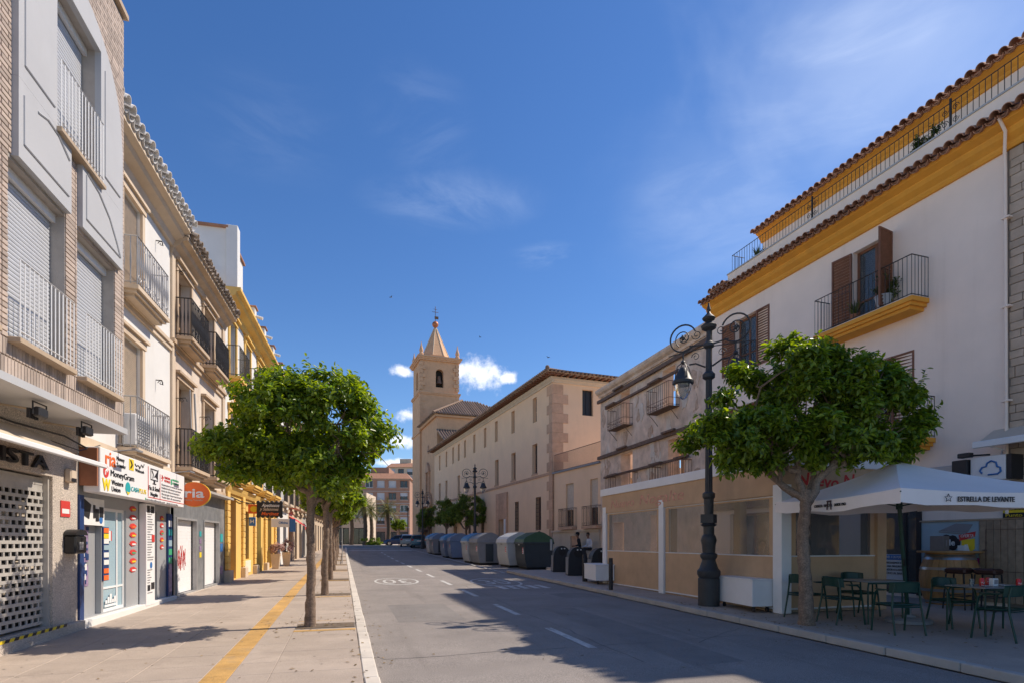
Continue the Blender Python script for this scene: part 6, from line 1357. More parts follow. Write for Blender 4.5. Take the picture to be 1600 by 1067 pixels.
def tree(label, loc, lumps, trunk, r0, twigs, seed, mleaf, rot=-TH, fork=None, per=7, L=.10, group='orange trees along the street', src=None):
    t = thing('orange_tree', label, 'tree', None, *loc, group=group, rot=rot); rg = random.Random(seed)
    tr = MB(); n = len(trunk)
    pts = []; rr = []
    for i in range((n - 1) * 10 + 1):
        k = min(i // 10, n - 2); s = i / 10 - k; p = Vector(trunk[k]).lerp(Vector(trunk[k+1]), s); pts.append(p + Vector((rg.uniform(-.008, .008), rg.uniform(-.008, .008), 0))); rr.append(r0 * (1.18 - .18 * min(1, i / 7)) * (1 - .25 * i / ((n - 1) * 10)) * rg.uniform(.91, 1.08))
    tr.tube(pts, rr, 12)
    top = Vector(trunk[-1]); nm = min(4, len(lumps)); srt = sorted(lumps, key=lambda l: l[0]); mains = []
    for k in range(nm):                                       # a few crooked main limbs, then branches to every lump
        g_ = srt[k * len(srt) // nm:(k + 1) * len(srt) // nm]; c = sum((Vector(l[:3]) for l in g_), Vector()) / len(g_); st = top - Vector((0, 0, rg.uniform(.02, .38)))
        node = st.lerp(c, .5) + Vector((0, rg.uniform(-.25, .25), -.10)); pts = [st]
        for q in range(1, 7):
            s = q / 6; p = st.lerp(node, s); p.z += .16 * math.sin(math.pi * s) * (1 if k % 2 else -.5); p += Vector((rg.uniform(-.045, .045), rg.uniform(-.045, .045), rg.uniform(-.035, .035))); pts.append(p)
        tr.tube(pts, [r0 * (.66 - .30 * q / 6) * rg.uniform(.93, 1.07) for q in range(7)], 9); mains.append(pts)
    for k, lm in enumerate(lumps):
        c = Vector(lm[:3]); mp_ = min(mains, key=lambda m_: (m_[-1] - c).length); st = mp_[rg.choice((4, 5, 6, 6))]; end = c + Vector((0, 0, .12)); pts = [st]
        for q in range(1, 5):
            p = st.lerp(end, q / 4) + Vector((rg.uniform(-.07, .07), rg.uniform(-.07, .07), rg.uniform(-.05, .07))); pts.append(p)
        tr.tube(pts, [r0 * (.36 - .06 * q) for q in range(5)], 7)
        for q in range(6):
            e2 = c + Vector((rg.uniform(-.85, .85) * lm[3], rg.uniform(-.85, .85) * lm[4], rg.uniform(-.8, .8) * lm[5])); s2 = pts[rg.choice((2, 3, 4))]; tr.tube([s2, s2.lerp(e2, .5) + Vector((rg.uniform(-.06, .06), 0, rg.uniform(-.08, .08))), e2], [r0 * .17, r0 * .11, .005], 5)
    tr.build('trunk', M['bark'], t, smooth=50)
    v, f = leaf_cloud(lumps, twigs, seed, L, L * .46, per); o = bpy.data.objects.new('crown', np_mesh('crown', v, f, mleaf)); COL.objects.link(o); o.parent = t
    return t
L1 = [(x * .83, y, z - .04, a * .84, b * .88, c * .92) for x, y, z, a, b, c in [(-1.45, -.1, 2.95, .62, .7, .40), (-.95, .1, 3.25, .72, .85, .58), (-.3, -.2, 3.42, .85, .9, .68), (.42, 0, 3.42, .85, .9, .72), (.98, .1, 3.12, .58, .8, .62), (.75, -.2, 3.4, .6, .7, .5), (.15, 0, 2.72, .85, .85, .38), (-.6, .3, 2.78, .8, .8, .35), (.05, .2, 3.92, .45, .55, .33), (-.62, 0, 3.80, .38, .45, .32), (.62, -.2, 2.95, .5, .6, .42), (.2, -.3, 2.5, .6, .5, .28)]]
tree('large leafy orange tree on the sunlit pavement before the phone shop', (-.52, 9.9, zr(9.9) + KH - .02), L1, [(0, 0, 0), (.02, 0, .8), (.0, .02, 1.6), (.02, 0, 2.35)], .080, 4100, 11, LEAF, L=.105)
Lr = [(x * .88 - .04, y, z + .07, a * .86, b * .9, c * .90) for x, y, z, a, b, c in [(-1.75, 0, 3.0, .55, .75, .42), (-1.45, .1, 3.45, .62, .8, .55), (-.95, -.1, 3.85, .75, .85, .60), (-.25, 0, 4.15, .75, .85, .62), (.55, 0, 4.25, .70, .8, .62), (1.15, 0, 3.75, .70, .8, .55), (1.72, .1, 3.45, .45, .65, .48), (0.1, -.1, 3.55, 1.0, .9, .5), (-.95, 0, 3.15, .75, .8, .4), (.95, .2, 3.25, .75, .75, .35), (1.6, 0, 3.9, .35, .4, .35), (-.2, .2, 3.2, .6, .6, .3), (-.7, -.1, 2.95, .8, .7, .34), (.5, -.1, 3.0, .8, .7, .34), (1.35, 0, 3.1, .6, .6, .34)]]
tree('orange tree with spreading crown beside the bar parasol', (7.55, 7.84, zr(7.84) + KH - .02), Lr, [(0, 0, 0), (-.02, 0, .7), (-.06, .02, 1.5), (.0, 0, 2.3)], .115, 4800, 23, LEAF, L=.112)
base_l = [(x * .8 - .1, y, z + .1, a * .85, b * .85, c * .9) for x, y, z, a, b, c in [(-.9, 0, 2.75, .6, .7, .42), (-.4, .1, 3.2, .75, .8, .6), (.35, 0, 3.25, .75, .8, .6), (.85, .1, 2.85, .55, .7, .5), (0, 0, 2.65, .85, .85, .4), (.0, -.1, 3.6, .5, .55, .35), (.4, .2, 2.5, .5, .5, .35)]]
t2 = tree('second orange tree from the camera on the sunlit pavement', (-.44, 15.15, zr(15.15) + KH - .02), base_l, [(0, 0, 0), (-.01, 0, .8), (.03, .02, 1.5), (.02, 0, 2.2)], .09, 2000, 31, LEAF, L=.13)
copy_thing(t2, (-.42, 20.6, zr(20.6) + KH - .02), 1.3, 'third orange tree in the row on the sunlit pavement'); copy_thing(t2, (-.40, 26.0, zr(26) + KH - .02), 2.7, 'fourth orange tree in the row on the sunlit pavement'); copy_thing(t2, (-.40, 31.5, zr(31.5) + KH - .02), 4.1, 'fifth orange tree in the row on the sunlit pavement')
copy_thing(t2, (-.40, 37, zr(37) + KH - .02), 5.2, 'sixth orange tree in the row on the sunlit pavement'); copy_thing(t2, (-.40, 43, zr(43) + KH - .02), .6, 'seventh orange tree in the row on the sunlit pavement'); copy_thing(t2, (-.4, 49, zr(49) + KH - .02), 2.0, 'farthest orange tree in the row on the sunlit pavement')
bl = [(-1.0, 0, 3.3, .85, .9, .75), (-.3, .2, 3.9, 1.0, 1.1, .9), (.6, 0, 4.0, 1.05, 1.1, .85), (1.2, .1, 3.3, .85, .9, .75), (.1, 0, 3.0, 1.2, 1.1, .6), (.3, 0, 4.6, .8, .8, .5)]
t3 = tree('round dark street tree nearest to the convent portal behind the containers', (10.35, 49.0, zr(49) + KH - .02), bl, [(0, 0, 0), (.02, 0, .9), (0, 0, 2.3)], .13, 2300, 47, LEAF2, L=.14, group='street trees behind the containers')
copy_thing(t3, (10.2, 58.0, zr(58) + KH - .02), 1.9, 'middle street tree of the three behind the containers'); copy_thing(t3, (10.0, 69.0, zr(69) + KH - .02), 3.9, 'street tree before the church portal').scale = (.95, .95, .9)
tp_ = copy_thing(t2, (8.3, 89, .95 + KH), .5, 'small green tree among the palms on the square'); tp_.scale = (1.2, 1.2, 1.0)

def palm(label, loc, H, seed, nf=34, R_=2.6):
    rg = random.Random(seed); t = thing('palm_tree', label, 'tree', None, *loc, group='palms on the square'); tr = MB(); pts = []; rr = []; n = 18
    for i in range(n + 1): pts.append((.15 * math.sin(i * .2), 0, H * i / n)); rr.append(.32 - .08 * i / n + (.03 if i % 2 else 0) + (.12 if i == n else 0))
    tr.tube(pts, rr, 10); tr.build('trunk', M['palmbark'], t, smooth=40); c = MB(); top = Vector(pts[-1])
    for k in range(nf):
        az = k * 2.4 + rg.uniform(-.2, .2); el = R(75) - R(110) * (k / nf); L = R_ * rg.uniform(.85, 1.1); p = top.copy(); d = Vector((math.cos(az) * math.cos(el), math.sin(az) * math.cos(el), math.sin(el))); side = Vector((-math.sin(az), math.cos(az), 0)); prev = p
        for s in range(9):
            nx = p + d * (L / 9); up = side.cross(d).normalized(); c.face([p - side * .03, p + side * .03, nx + side * .02, nx - side * .02])
            ll = .55 * math.sin(math.pi * min(.95, (s + 1.2) / 9.5)) + .08
            for sg in (-1, 1):
                for q in (0, .5):
                    b = p.lerp(nx, q); e = b + side * sg * ll * .8 + d * ll * .55 - up * ll * -.12 - Vector((0, 0, .14 * ll)); w_ = d * .045; c.face([b - w_, b + w_, e])
            p = nx; d = (d + Vector((0, 0, -.155))).normalized()
    c.build('crown', PALM, t); return t
zP = .95 + KH
for i, (x, y, Hh) in enumerate(((1.2, 91.5, 5.3), (3.0, 86.0, 5.6), (4.2, 92.5, 5.4), (6.3, 85.5, 5.2))):
    palm(('slim palm leftmost on the square', 'palm second from left on the square', 'stout palm third from left on the square', 'palm on the square nearest the parked cars')[i], (x, y, zP), Hh, 60 + i)

# ---------------------------------------------------------------- small street things
def bollard(label, x, y):
    t = thing('bollard', label, 'bollard', None, x, y, zr(y) + KH - .006, group='dark bollards on the bar pavement')
    MB().lathe([(.06, 0), (.06, .86), (.055, .9)], 16).build('post', M['camblack'], t, smooth=35); MB().lathe([(.063, .72), (.063, .78)], 16, caps=False).build('band', M['lampiron'], t)
bollard('dark bollard beside the far white planter box', 7.22, 14.55); bollard('dark bollard behind the far white planter box by the black bins', 7.75, 17.6)
def planter(label, x, y, L, Wd, Hh, rot):
    t = thing('planter_box', label, 'planter', None, x, y, zr(y) + KH - .006, group='white wheeled planter boxes', rot=rot)
    b = MB(); b.cbox(-L/2, L/2, -Wd/2, Wd/2, .12, Hh - .03, .006); b.build('box', M['white_metal'], t); MB().cbox(-L/2 - .012, L/2 + .012, -Wd/2 - .012, Wd/2 + .012, Hh - .03, Hh, .006).build('lid', M['white_metal'], t)
    for sx in (-1, 1):
        for sy in (-1, 1):
            c = MB(); px, py = sx * (L/2 - .12), sy * (Wd/2 - .1); c.tube([(px, py - .018, .045), (px, py + .018, .045)], .045, 12); c.box(px - .03, px + .03, py - .025, py + .025, .09, .12); c.build('caster', M['camblack'], t)
planter('white wheeled planter box against the lamp base', 8.0, 9.95, 1.28, .50, .66, R(84)); planter('white wheeled planter box at the far pavilion corner', 7.95, 16.95, 1.5, .6, .62, R(82))

def container(label, x, y, body, lid, rot=0., first=None, zo=0.):
    t = thing('waste_container', label, 'container', None, x, y, zr(y) + zo, group='waste containers in the bay', rot=rot)
    W_, L_ = .76, .92                                         # half width (x), half length (y)
    prof = [(-.60, .12), (.60, .12), (.70, .55), (.74, 1.28), (-.74, 1.28), (-.70, .55)]
    b = MB(); b.prism(prof, 1, -L_, L_); b.build('body', M[body], t)
    rb = MB()                                                 # vertical ribs on both long sides
    for k in range(9):
        yy = -L_ + .12 + k * (2 * L_ - .24) / 8
        for s in (-1, 1): rb.loft([[(s * .59, yy - .04, .16), (s * .59, yy + .04, .16), (s * .63, yy + .03, .16), (s * .63, yy - .03, .16)], [(s * .735, yy - .04, 1.25), (s * .735, yy + .04, 1.25), (s * .775, yy + .03, 1.25), (s * .775, yy - .03, 1.25)]])
    rb.build_each('rib', M[body], t)
    MB().cbox(-.80, .80, -L_ - .04, L_ + .04, 1.26, 1.36, .015).build('rim', M[body], t)
    ld = MB(); lp = [(-.78, 1.36), (.78, 1.36), (.75, 1.50), (.66, 1.58), (.30, 1.80), (.10, 1.86), (-.12, 1.85), (-.62, 1.62), (-.75, 1.50)]
    ld.prism(lp, 1, -L_ - .02, L_ + .02); lo = ld.build('lid', M[lid], t)
    gr = MB()
    for k in range(7):
        yy = -L_ + .1 + k * (2 * L_ - .2) / 6; gr.loft([[(x_ * 1.012, yy - .035, z_ + .012), (x_ * 1.012, yy + .035, z_ + .012)] for x_, z_ in lp[1:]], False, False)
    gr.build_each('lid_rib', M[lid], lo)
    MB().box(-.27, .18, -L_ - .05, -L_ - .01, .2, 1.2).build('end_panel', M['bin_dk' if body != 'bin_dk' else 'bin_grey'], t) if body == 'bin_grey' else None
    st = MB().box(-.755, -.735, -L_ + .1, -L_ + .32, .78, 1.08).build('reflector', M['paper'], t); s2 = MB()
    for k in range(3): s2.prism([(-L_ + .1, .80 + k * .1), (-L_ + .32, .86 + k * .1), (-L_ + .32, .91 + k * .1), (-L_ + .1, .85 + k * .1)], 0, -.76, -.756)
    s2.build('reflector_stripe', M['red'], st)
    for s in (-1, 1):
        a = MB(); a.cbox(s * .62 - .05, s * .62 + .05, -L_ - .09, -L_ - .01, .95, 1.5, .01) if s > 0 else a.box(-.79, -.75, -.1, .1, 1.2, 1.3); a.build('lift_arm', M['bin_pale'] if body == 'bin_dk' else M['bin_grey'], t)
    f = MB(); f.box(-.55, .55, -L_ + .1, L_ - .1, .0, .12); f.build('foot', M['rubber'], t); return t
container('dark green lidded waste container nearest the black bins', 9.25, 27.3, 'bin_dk', 'bin_green', R(-3)); container('pale lidded waste container behind the dark green one', 8.95, 29.6, 'bin_pale', 'bin_palelid', R(2))
container('plain grey waste container with a dark end panel', 8.05, 32.6, 'bin_grey', 'bin_grey', R(3)); container('pale waste container with bright blue lid', 8.0, 34.9, 'bin_pale', 'bin_blue')
container('slate blue waste container in the far pair', 8.12, 41.0, 'bin_slate', 'bin_slate', R(-3)); container('blue lidded waste container behind the slate blue one', 8.0, 43.3, 'bin_slate', 'bin_blue'); container('farthest waste container with pale ribbed side', 8.05, 49.2, 'bin_grey', 'bin_slate'); container('waste container just behind the farthest pale one', 8.0, 51.3, 'bin_pale', 'bin_blue')
def litter_bin(label, x, y, rot=0):
    t = thing('black_bin', label, 'bin', None, x, y, zr(y) + KH - .006, group='black round topped bins', rot=rot); n = 12
    pr = [(-.38, 0), (.38, 0), (.36, .62)] + [(.34 * math.cos(math.pi * i / n), .70 + .40 * math.sin(math.pi * i / n)) for i in range(n + 1)] + [(-.36, .62)]
    MB().prism(pr, 1, -.38, .38).build('body', M['black'], t, smooth=30); fr_ = MB(); fr_.prism([(p[0] * 1.03, p[1] * 1.012 + .004) for p in pr], 1, -.40, -.36); fr_.build('front_frame', M['camblack'], t)
    o_ = MB(); o_.prism([(.16 * math.cos(2*math.pi*i/16), .86 + .16 * math.sin(2*math.pi*i/16)) for i in range(16)], 1, -.408, -.40); o_.build('mouth', M['dark'], t); s = MB(); s.prism([(.07, .98), (.13, .98), (.13, 1.02), (.07, 1.02)], 1, -.412, -.4005); s.prism([(-.05, .97), (.0, .97), (.0, 1.02), (-.05, 1.02)], 1, -.412, -.4005); s.build('sticker', M['paper'], t); MB().box(-.38, -.345, -.36, .36, .05, .7).build('side_panel', M['bin_grey'], t)
litter_bin('black round topped bin next to the dark green container', 9.0, 22.9, R(-14)); litter_bin('middle one of the three black round topped bins', 8.75, 20.6, R(-14)); litter_bin('black round topped bin half hidden by the white planter', 8.75, 18.5, R(-14))
def flower_pot(label, x, y, seed):
    t = thing('flower_planter', label, 'planter', None, x, y, zr(y) + KH, group='tall planters with dried blossom'); b = MB(); b.loft([[(-.2, -.2, 0), (.2, -.2, 0), (.2, .2, 0), (-.2, .2, 0)], [(-.3, -.3, 1.02), (.3, -.3, 1.02), (.3, .3, 1.02), (-.3, .3, 1.02)], [(-.26, -.26, 1.02), (.26, -.26, 1.02), (.26, .26, 1.02), (-.26, .26, 1.02)], [(-.25, -.25, .95), (.25, -.25, .95), (.25, .25, .95), (-.25, .25, .95)]]); b.build('pot', M['tanlight'], t)
    v, f = leaf_cloud([(0, 0, 1.35, .42, .42, .42), (.1, 0, 1.6, .3, .3, .3)], 420, seed, .075, .05, 6); o = bpy.data.objects.new('blossom', np_mesh('blossom', v, f, M['dryflower'])); COL.objects.link(o); o.parent = t
    st = MB(); rg = random.Random(seed)
    for k in range(12): st.tube([(0, 0, .95), (rg.uniform(-.15, .15), rg.uniform(-.15, .15), 1.2), (rg.uniform(-.35, .35), rg.uniform(-.35, .35), 1.6)], .008, 4)
    st.build('stem', M['bark'], t); t.scale = (.68, .68, .68)
flower_pot('tall pale planter of dried pink blossom, nearer of the pair', -2.95, 28.0, 5); flower_pot('tall pale planter of dried pink blossom, farther of the pair', -2.72, 30.6, 6)
# mesh site fence along the kerb farther down
fe = thing('site_fence', 'grey wire site fence standing along the far left kerb', 'fence', None, -.05, 40, zr(40) + KH)
for k in range(5):
    f = MB(); a, b = -8 + k * 3.4, -8 + k * 3.4 + 3.3; z0 = zr(40 + a) - zr(40); z1 = z0 + 2.0
    f.tube([(0, a, z0), (0, a, z1)], .02, 5); f.tube([(0, b, z0), (0, b, z1)], .02, 5); f.tube([(0, a, z1), (0, b, z1)], .02, 5); f.tube([(0, a, z0 + .1), (0, b, z0 + .1)], .02, 5); y = a + .08
    while y < b: f.tube([(0, y, z0 + .1), (0, y, z1)], .006, 3); y += .09
    f.build('fence_panel', M['irongrey'], fe)
# plants on balconies and the terrace
def pot_plant(label, fr, u, y, z, r, hgt, seed, pm, spiky=False):
    t = thing('pot_plant', label, 'plant', fr, u, y, z); MB().lathe([(r * .7, 0), (r, hgt), (r * 1.08, hgt), (r * 1.08, hgt + .03), (r * .9, hgt + .03), (r * .88, hgt - .02)], 16, (u, y, z)).build('pot', M[pm], t, smooth=35); rg = random.Random(seed); c = MB()
    if spiky:
        for k in range(36):
            az = k * 2.4; el = rg.uniform(.5, 1.4); L = rg.uniform(.35, .55); d = Vector((math.cos(az) * math.cos(el), math.sin(az) * math.cos(el), math.sin(el))); s = Vector((-math.sin(az), math.cos(az), 0)) * .018; b = Vector((u, y, z + hgt)); m_ = b + d * L * .6; e = b + d * L + Vector((0, 0, -.08)); c.raw([b - s, b + s, m_ + s, m_ - s, e], [(0, 1, 2, 3), (3, 2, 4)])
        c.build('foliage', POTLEAF, t)
    else:
        v, f = leaf_cloud([(0, 0, hgt + .22, .26, .24, .24)], 120, seed, .07, .035, 6); v = v + np.array([0, 0, 0]); o = bpy.data.objects.new('foliage', np_mesh('foliage', v, f, POTLEAF)); COL.objects.link(o); o.parent = t
pot_plant('plant in a white tub on the upper ochre balcony', RF, 7.2, -.3, 7.52, .20, .34, 1, 'white'); pot_plant('spiky plant in a terracotta pot on the upper ochre balcony', RF, 6.35, -.3, 7.52, .12, .18, 2, 'terracotta', True); pot_plant('spiky palm plant in a pot at the terrace rail corner', RF, 2.0, .35, 10.95, .2, .45, 3, 'camblack', True); pot_plant('leafy plant in a white trough on the roof terrace', RF, 7.75, .45, 11.0, .2, .45, 4, 'white')

# ---------------------------------------------------------------- bar terrace furniture
def parasol():
    t = thing('parasol', 'large white square parasol leaning over the bar tables', 'parasol', None, 9.43, 7.54, zr(7.54) + KH); OFF[t.name] = (9.43, 7.54, zr(7.54) + KH)
    C = [Vector((7.5, 6.1, 2.36)), Vector((10.45, 5.45, 2.36)), Vector((10.95, 8.55, 2.42)), Vector((8.1, 9.2, 2.38))]; top = Vector((9.02, 7.42, 2.97))
    m = MB(); n = 8
    for i in range(4):
        a, b = C[i], C[(i + 1) % 4]; rows = []
        for r in range(n + 1):
            s = r / n; row = []
            for q in range(n + 1):
                p = top.lerp(a.lerp(b, q / n), s); p.z -= .10 * math.sin(math.pi * s) * .6 + .06 * s * math.sin(math.pi * q / n); row.append(p)
            rows.append(row)
        m.loft(rows, False, False); m.loft([rows[-1], [p - Vector((0, 0, .20 + .02 * math.sin(q * 1.7))) for q, p in enumerate(rows[-1])]], False, False)
    co = m.build('canopy', M['whitecanvas'], t, smooth=25); MB().lathe([(.10, 0), (.08, .03), (.02, .06)], 10, (top.x, top.y, top.z - .01)).build('cap', M['camblack'], t)
    p = MB(); p.tube([(9.47, 7.56, .25), (top.x, top.y, 2.9)], .032, 12); po = p.build('pole', M['greenmetal'], t, smooth=50); rb = MB(); hub = Vector((9.44, 7.55, .25)).lerp(top, .72)
    for c in C: rb.tube([hub, top.lerp(c, .55) - Vector((0, 0, .13))], .011, 5); rb.tube([top - Vector((0, 0, .16)), top.lerp(c, .5) - Vector((0, 0, .12)), c - Vector((0, 0, .05))], .012, 5)
    for i in range(4): rb.tube([top - Vector((0, 0, .16)), top.lerp(C[i].lerp(C[(i + 1) % 4], .5), .5) - Vector((0, 0, .15)), C[i].lerp(C[(i + 1) % 4], .5) - Vector((0, 0, .12))], .010, 5)
    rb.lathe([(.05, -.05), (.05, .05)], 10, tuple(hub)); rb.build_each('rib', M['greenmetal'], t); hd = MB(); hd.tube([(9.33, 7.52, 1.15), (9.24, 7.45, 1.25), (9.22, 7.44, 1.32)], .014, 6); hd.build('crank', M['camblack'], po)
    z0 = zr(7.5) + KH; b = MB(); b.lathe([(.36, 0), (.36, .05), (.30, .09), (.12, .10), (.10, .14), (.05, .14), (.05, .3)], 24, (9.48, 7.57, z0)); b.build('base', M['bin_grey'], t, smooth=35)
    # print on the valances
    def val(i, s, size, f0, m, width):
        a, b_ = C[i], C[(i + 1) % 4]; d = (b_ - a).normalized(); nrm = Vector((d.y, -d.x, 0)).normalized(); return text(co, s, size, 0, 0, 0, m, width=width, bold=.002, fmap=lambda x, y, z: tuple(a.lerp(b_, f0) + d * x + nrm * (.014 + z) + Vector((0, 0, y - .10 - .06 * math.sin(math.pi * f0)))))
    val(0, 'ESTRELLA DE LEVANTE', .10, .42, M['ink'], .86); val(3, 'CERVEZA  ESPECIAL   DESDE 1963', .06, .52, M['ink'], .8)
    a, b_ = C[0], C[1]; d = (b_ - a).normalized(); nrm = Vector((d.y, -d.x, 0)); sm = MB(); o_ = a.lerp(b_, .23) + nrm * .02 + Vector((0, 0, -.14)); pts = [o_ + d * ((.06 if k % 2 == 0 else .026) * math.sin(k * math.pi / 5)) + Vector((0, 0, (.06 if k % 2 == 0 else .026) * math.cos(k * math.pi / 5))) for k in range(11)]; sm.tube(pts, .005, 4); sm.build('star_logo', M['ink'], co)
    a, b_ = C[3], C[0]; d = (b_ - a).normalized(); nrm = Vector((d.y, -d.x, 0)); sm = MB(); o_ = a.lerp(b_, .52) + nrm * .02 + Vector((0, 0, -.16))
    for k in (-1, 1): sm.tube([o_ + d * .05 * k + Vector((0, 0, -.07)), o_ + d * .035 * k + Vector((0, 0, .07))], .014, 4)
    sm.tube([o_ - d * .05 + Vector((0, 0, .07)), o_ + d * .05 + Vector((0, 0, .07))], .014, 4); sm.build('emblem', M['leather'], co)
parasol()
def make_chair():
    t = thing('metal_chair', 'x', 'chair', None, 0, 0, 0, group='dark green metal chairs on the bar terrace'); G = M['greenmetal']   # faces +y
    s = MB(); rows = []
    for j in range(7): rows.append([(-.215 + .43 * i / 6, -.20 + .42 * j / 6, .445 - .012 * math.sin(math.pi * j / 6) - .008 * math.sin(math.pi * i / 6) + (.01 if j == 0 else 0)) for i in range(7)])
    s.loft(rows, False, False); s.loft([[(x, y, z - .012) for x, y, z in r] for r in rows], False, False); s.tube([rows[0][0], rows[0][-1], rows[-1][-1], rows[-1][0], rows[0][0]], .012, 5); s.build('seat', G, t, smooth=40)
    b = MB(); rws = []
    for j in range(5): rws.append([(.245 * math.sin(R(-68 + 136 * i / 12)), -.06 - .21 * math.cos(R(-68 + 136 * i / 12)) - .02 * j / 4, .66 + .15 * j / 4 - .02 * abs(i - 6) / 6) for i in range(13)])
    b.loft(rws, False, False); b.tube(rws[0], .008, 5); b.tube(rws[-1], .010, 5); b.build('backrest', G, t, smooth=50)
    for sx in (-1, 1):
        f = MB(); f.tube([(sx * .26, .24, 0), (sx * .255, .19, .40), (sx * .25, .15, .62), (sx * .25, .10, .665), (sx * .245, -.06, .675)], .016, 7); f.build('leg', G, t, smooth=50)
        k = MB(); k.tube([(sx * .23, -.30, 0), (sx * .22, -.21, .42), (sx * .20, -.20, .64), (sx * .18, -.22, .78)], .016, 7); k.build('leg', G, t, smooth=50)
        a = MB(); a.cbox(sx * .25 - .024, sx * .25 + .024, -.12, .14, .672, .688, .005); a.build('armrest', G, t)
    r_ = MB(); r_.tube([(-.25, .17, .42), (.25, .17, .42)], .010, 5); r_.tube([(-.22, -.2, .42), (.22, -.2, .42)], .010, 5); r_.build('stretcher', G, t); return t
ch = make_chair(); gz = lambda y: zr(y) + KH - .005
ch.location = (8.30, 6.80, gz(6.8)); ch.rotation_euler = (0, 0, R(-18)); ch['label'] = 'green metal chair in the foreground before the parasol base, its back to the street'
for (x, y, r_, lb) in ((8.22, 8.55, -80, 'green metal chair close to the pavilion behind the tree trunk'), (8.30, 7.85, -95, 'green metal chair pushed sideways against the empty table'), (9.45, 8.55, 170, 'green metal chair behind the empty table facing the street'), (9.22, 5.95, 8, 'green metal chair in front of the table with the drinks'), (9.75, 7.0, 172, 'green metal chair on the barrel side of the table with drinks')): copy_thing(ch, (x, y, gz(y)), R(r_), lb)
def make_table(label, x, y, w, l, rot):
    t = thing('terrace_table', label, 'table', None, x, y, gz(y), rot=rot, group='terrace tables'); MB().cbox(-w/2, w/2, -l/2, l/2, .715, .735, .006).build('top', M['tabletop'], t)
    for sx in (-1, 1):
        for sy in (-1, 1):
            lg = MB(); lg.tube([(sx * (w/2 - .03), sy * (l/2 - .02), 0), (sx * (w/2 - .03), sy * (l/2 - .03), .62), (sx * (w/2 - .06), sy * (l/2 - .05), .69), (sx * (w/2 - .14), sy * (l/2 - .06), .705)], .015, 7); lg.build('leg', M['greenmetal'], t, smooth=50)
    a = MB(); a.box(-w/2 + .06, w/2 - .06, -l/2 + .05, -l/2 + .07, .68, .714); a.box(-w/2 + .06, w/2 - .06, l/2 - .07, l/2 - .05, .68, .714); a.build_each('apron', M['greenmetal'], t); return t
make_table('empty grey topped table under the parasol', 8.95, 7.85, .72, .72, R(-8)); make_table('grey topped table with drinks at the picture edge', 9.80, 6.40, 1.15, .66, R(-6))
tz = gz(6.4) + .735
def can(label, x, y, m='canred'):
    t = thing('drink_can', label, 'can', None, x, y, tz, group='red drink cans'); MB().lathe([(.024, 0), (.033, .008), (.033, .105), (.026, .118), (.026, .122)], 18).build('body', M[m], t, smooth=35); MB().lathe([(.0262, .1195), (.024, .1215), (.004, .1205)], 14).build('lid', M['steel'], t); w = MB(); w.tube([(.0335 * math.cos(R(200 + i * 12)), .0335 * math.sin(R(200 + i * 12)), .05 + .012 * math.sin(i * .9)) for i in range(10)], .003, 4); w.build('swoosh', M['paper'], t)
can('red can beside the napkin holder on the table', 9.55, 6.42); can('red can half behind the napkin holder', 9.80, 6.50); can('red can standing alone near the table edge', 9.93, 6.15)
nh = thing('napkin_holder', 'pale napkin holder between the cans on the table', 'napkin holder', None, 9.70, 6.35, tz); MB().cbox(-.055, .055, -.035, .035, 0, .12, .006).build('box', M['paper'], nh); MB().box(-.04, .04, -.037, -.0352, .03, .1).build('print', M['grey'], nh)
gl = thing('glass_tumbler', 'clear glass tumbler at the left table end', 'glass', None, 9.38, 6.45, tz); MB().lathe([(.028, 0), (.035, .11), (.031, .11), (.025, .01)], 16).build('glass', M['lampglass'], gl, smooth=40)
for i, (x, y) in enumerate(((9.47, 6.3), (9.85, 6.28), (9.93, 6.42))): sv = thing('saucer', ('white saucer beside the tumbler', 'white saucer with napkin before the holder', 'white saucer behind the lone can')[i], 'saucer', None, x, y, tz, group='white saucers on the table'); MB().lathe([(.03, 0), (.065, .012), (.066, .014), (.03, .006)], 18).build('dish', M['whiteprint'], sv, smooth=40)
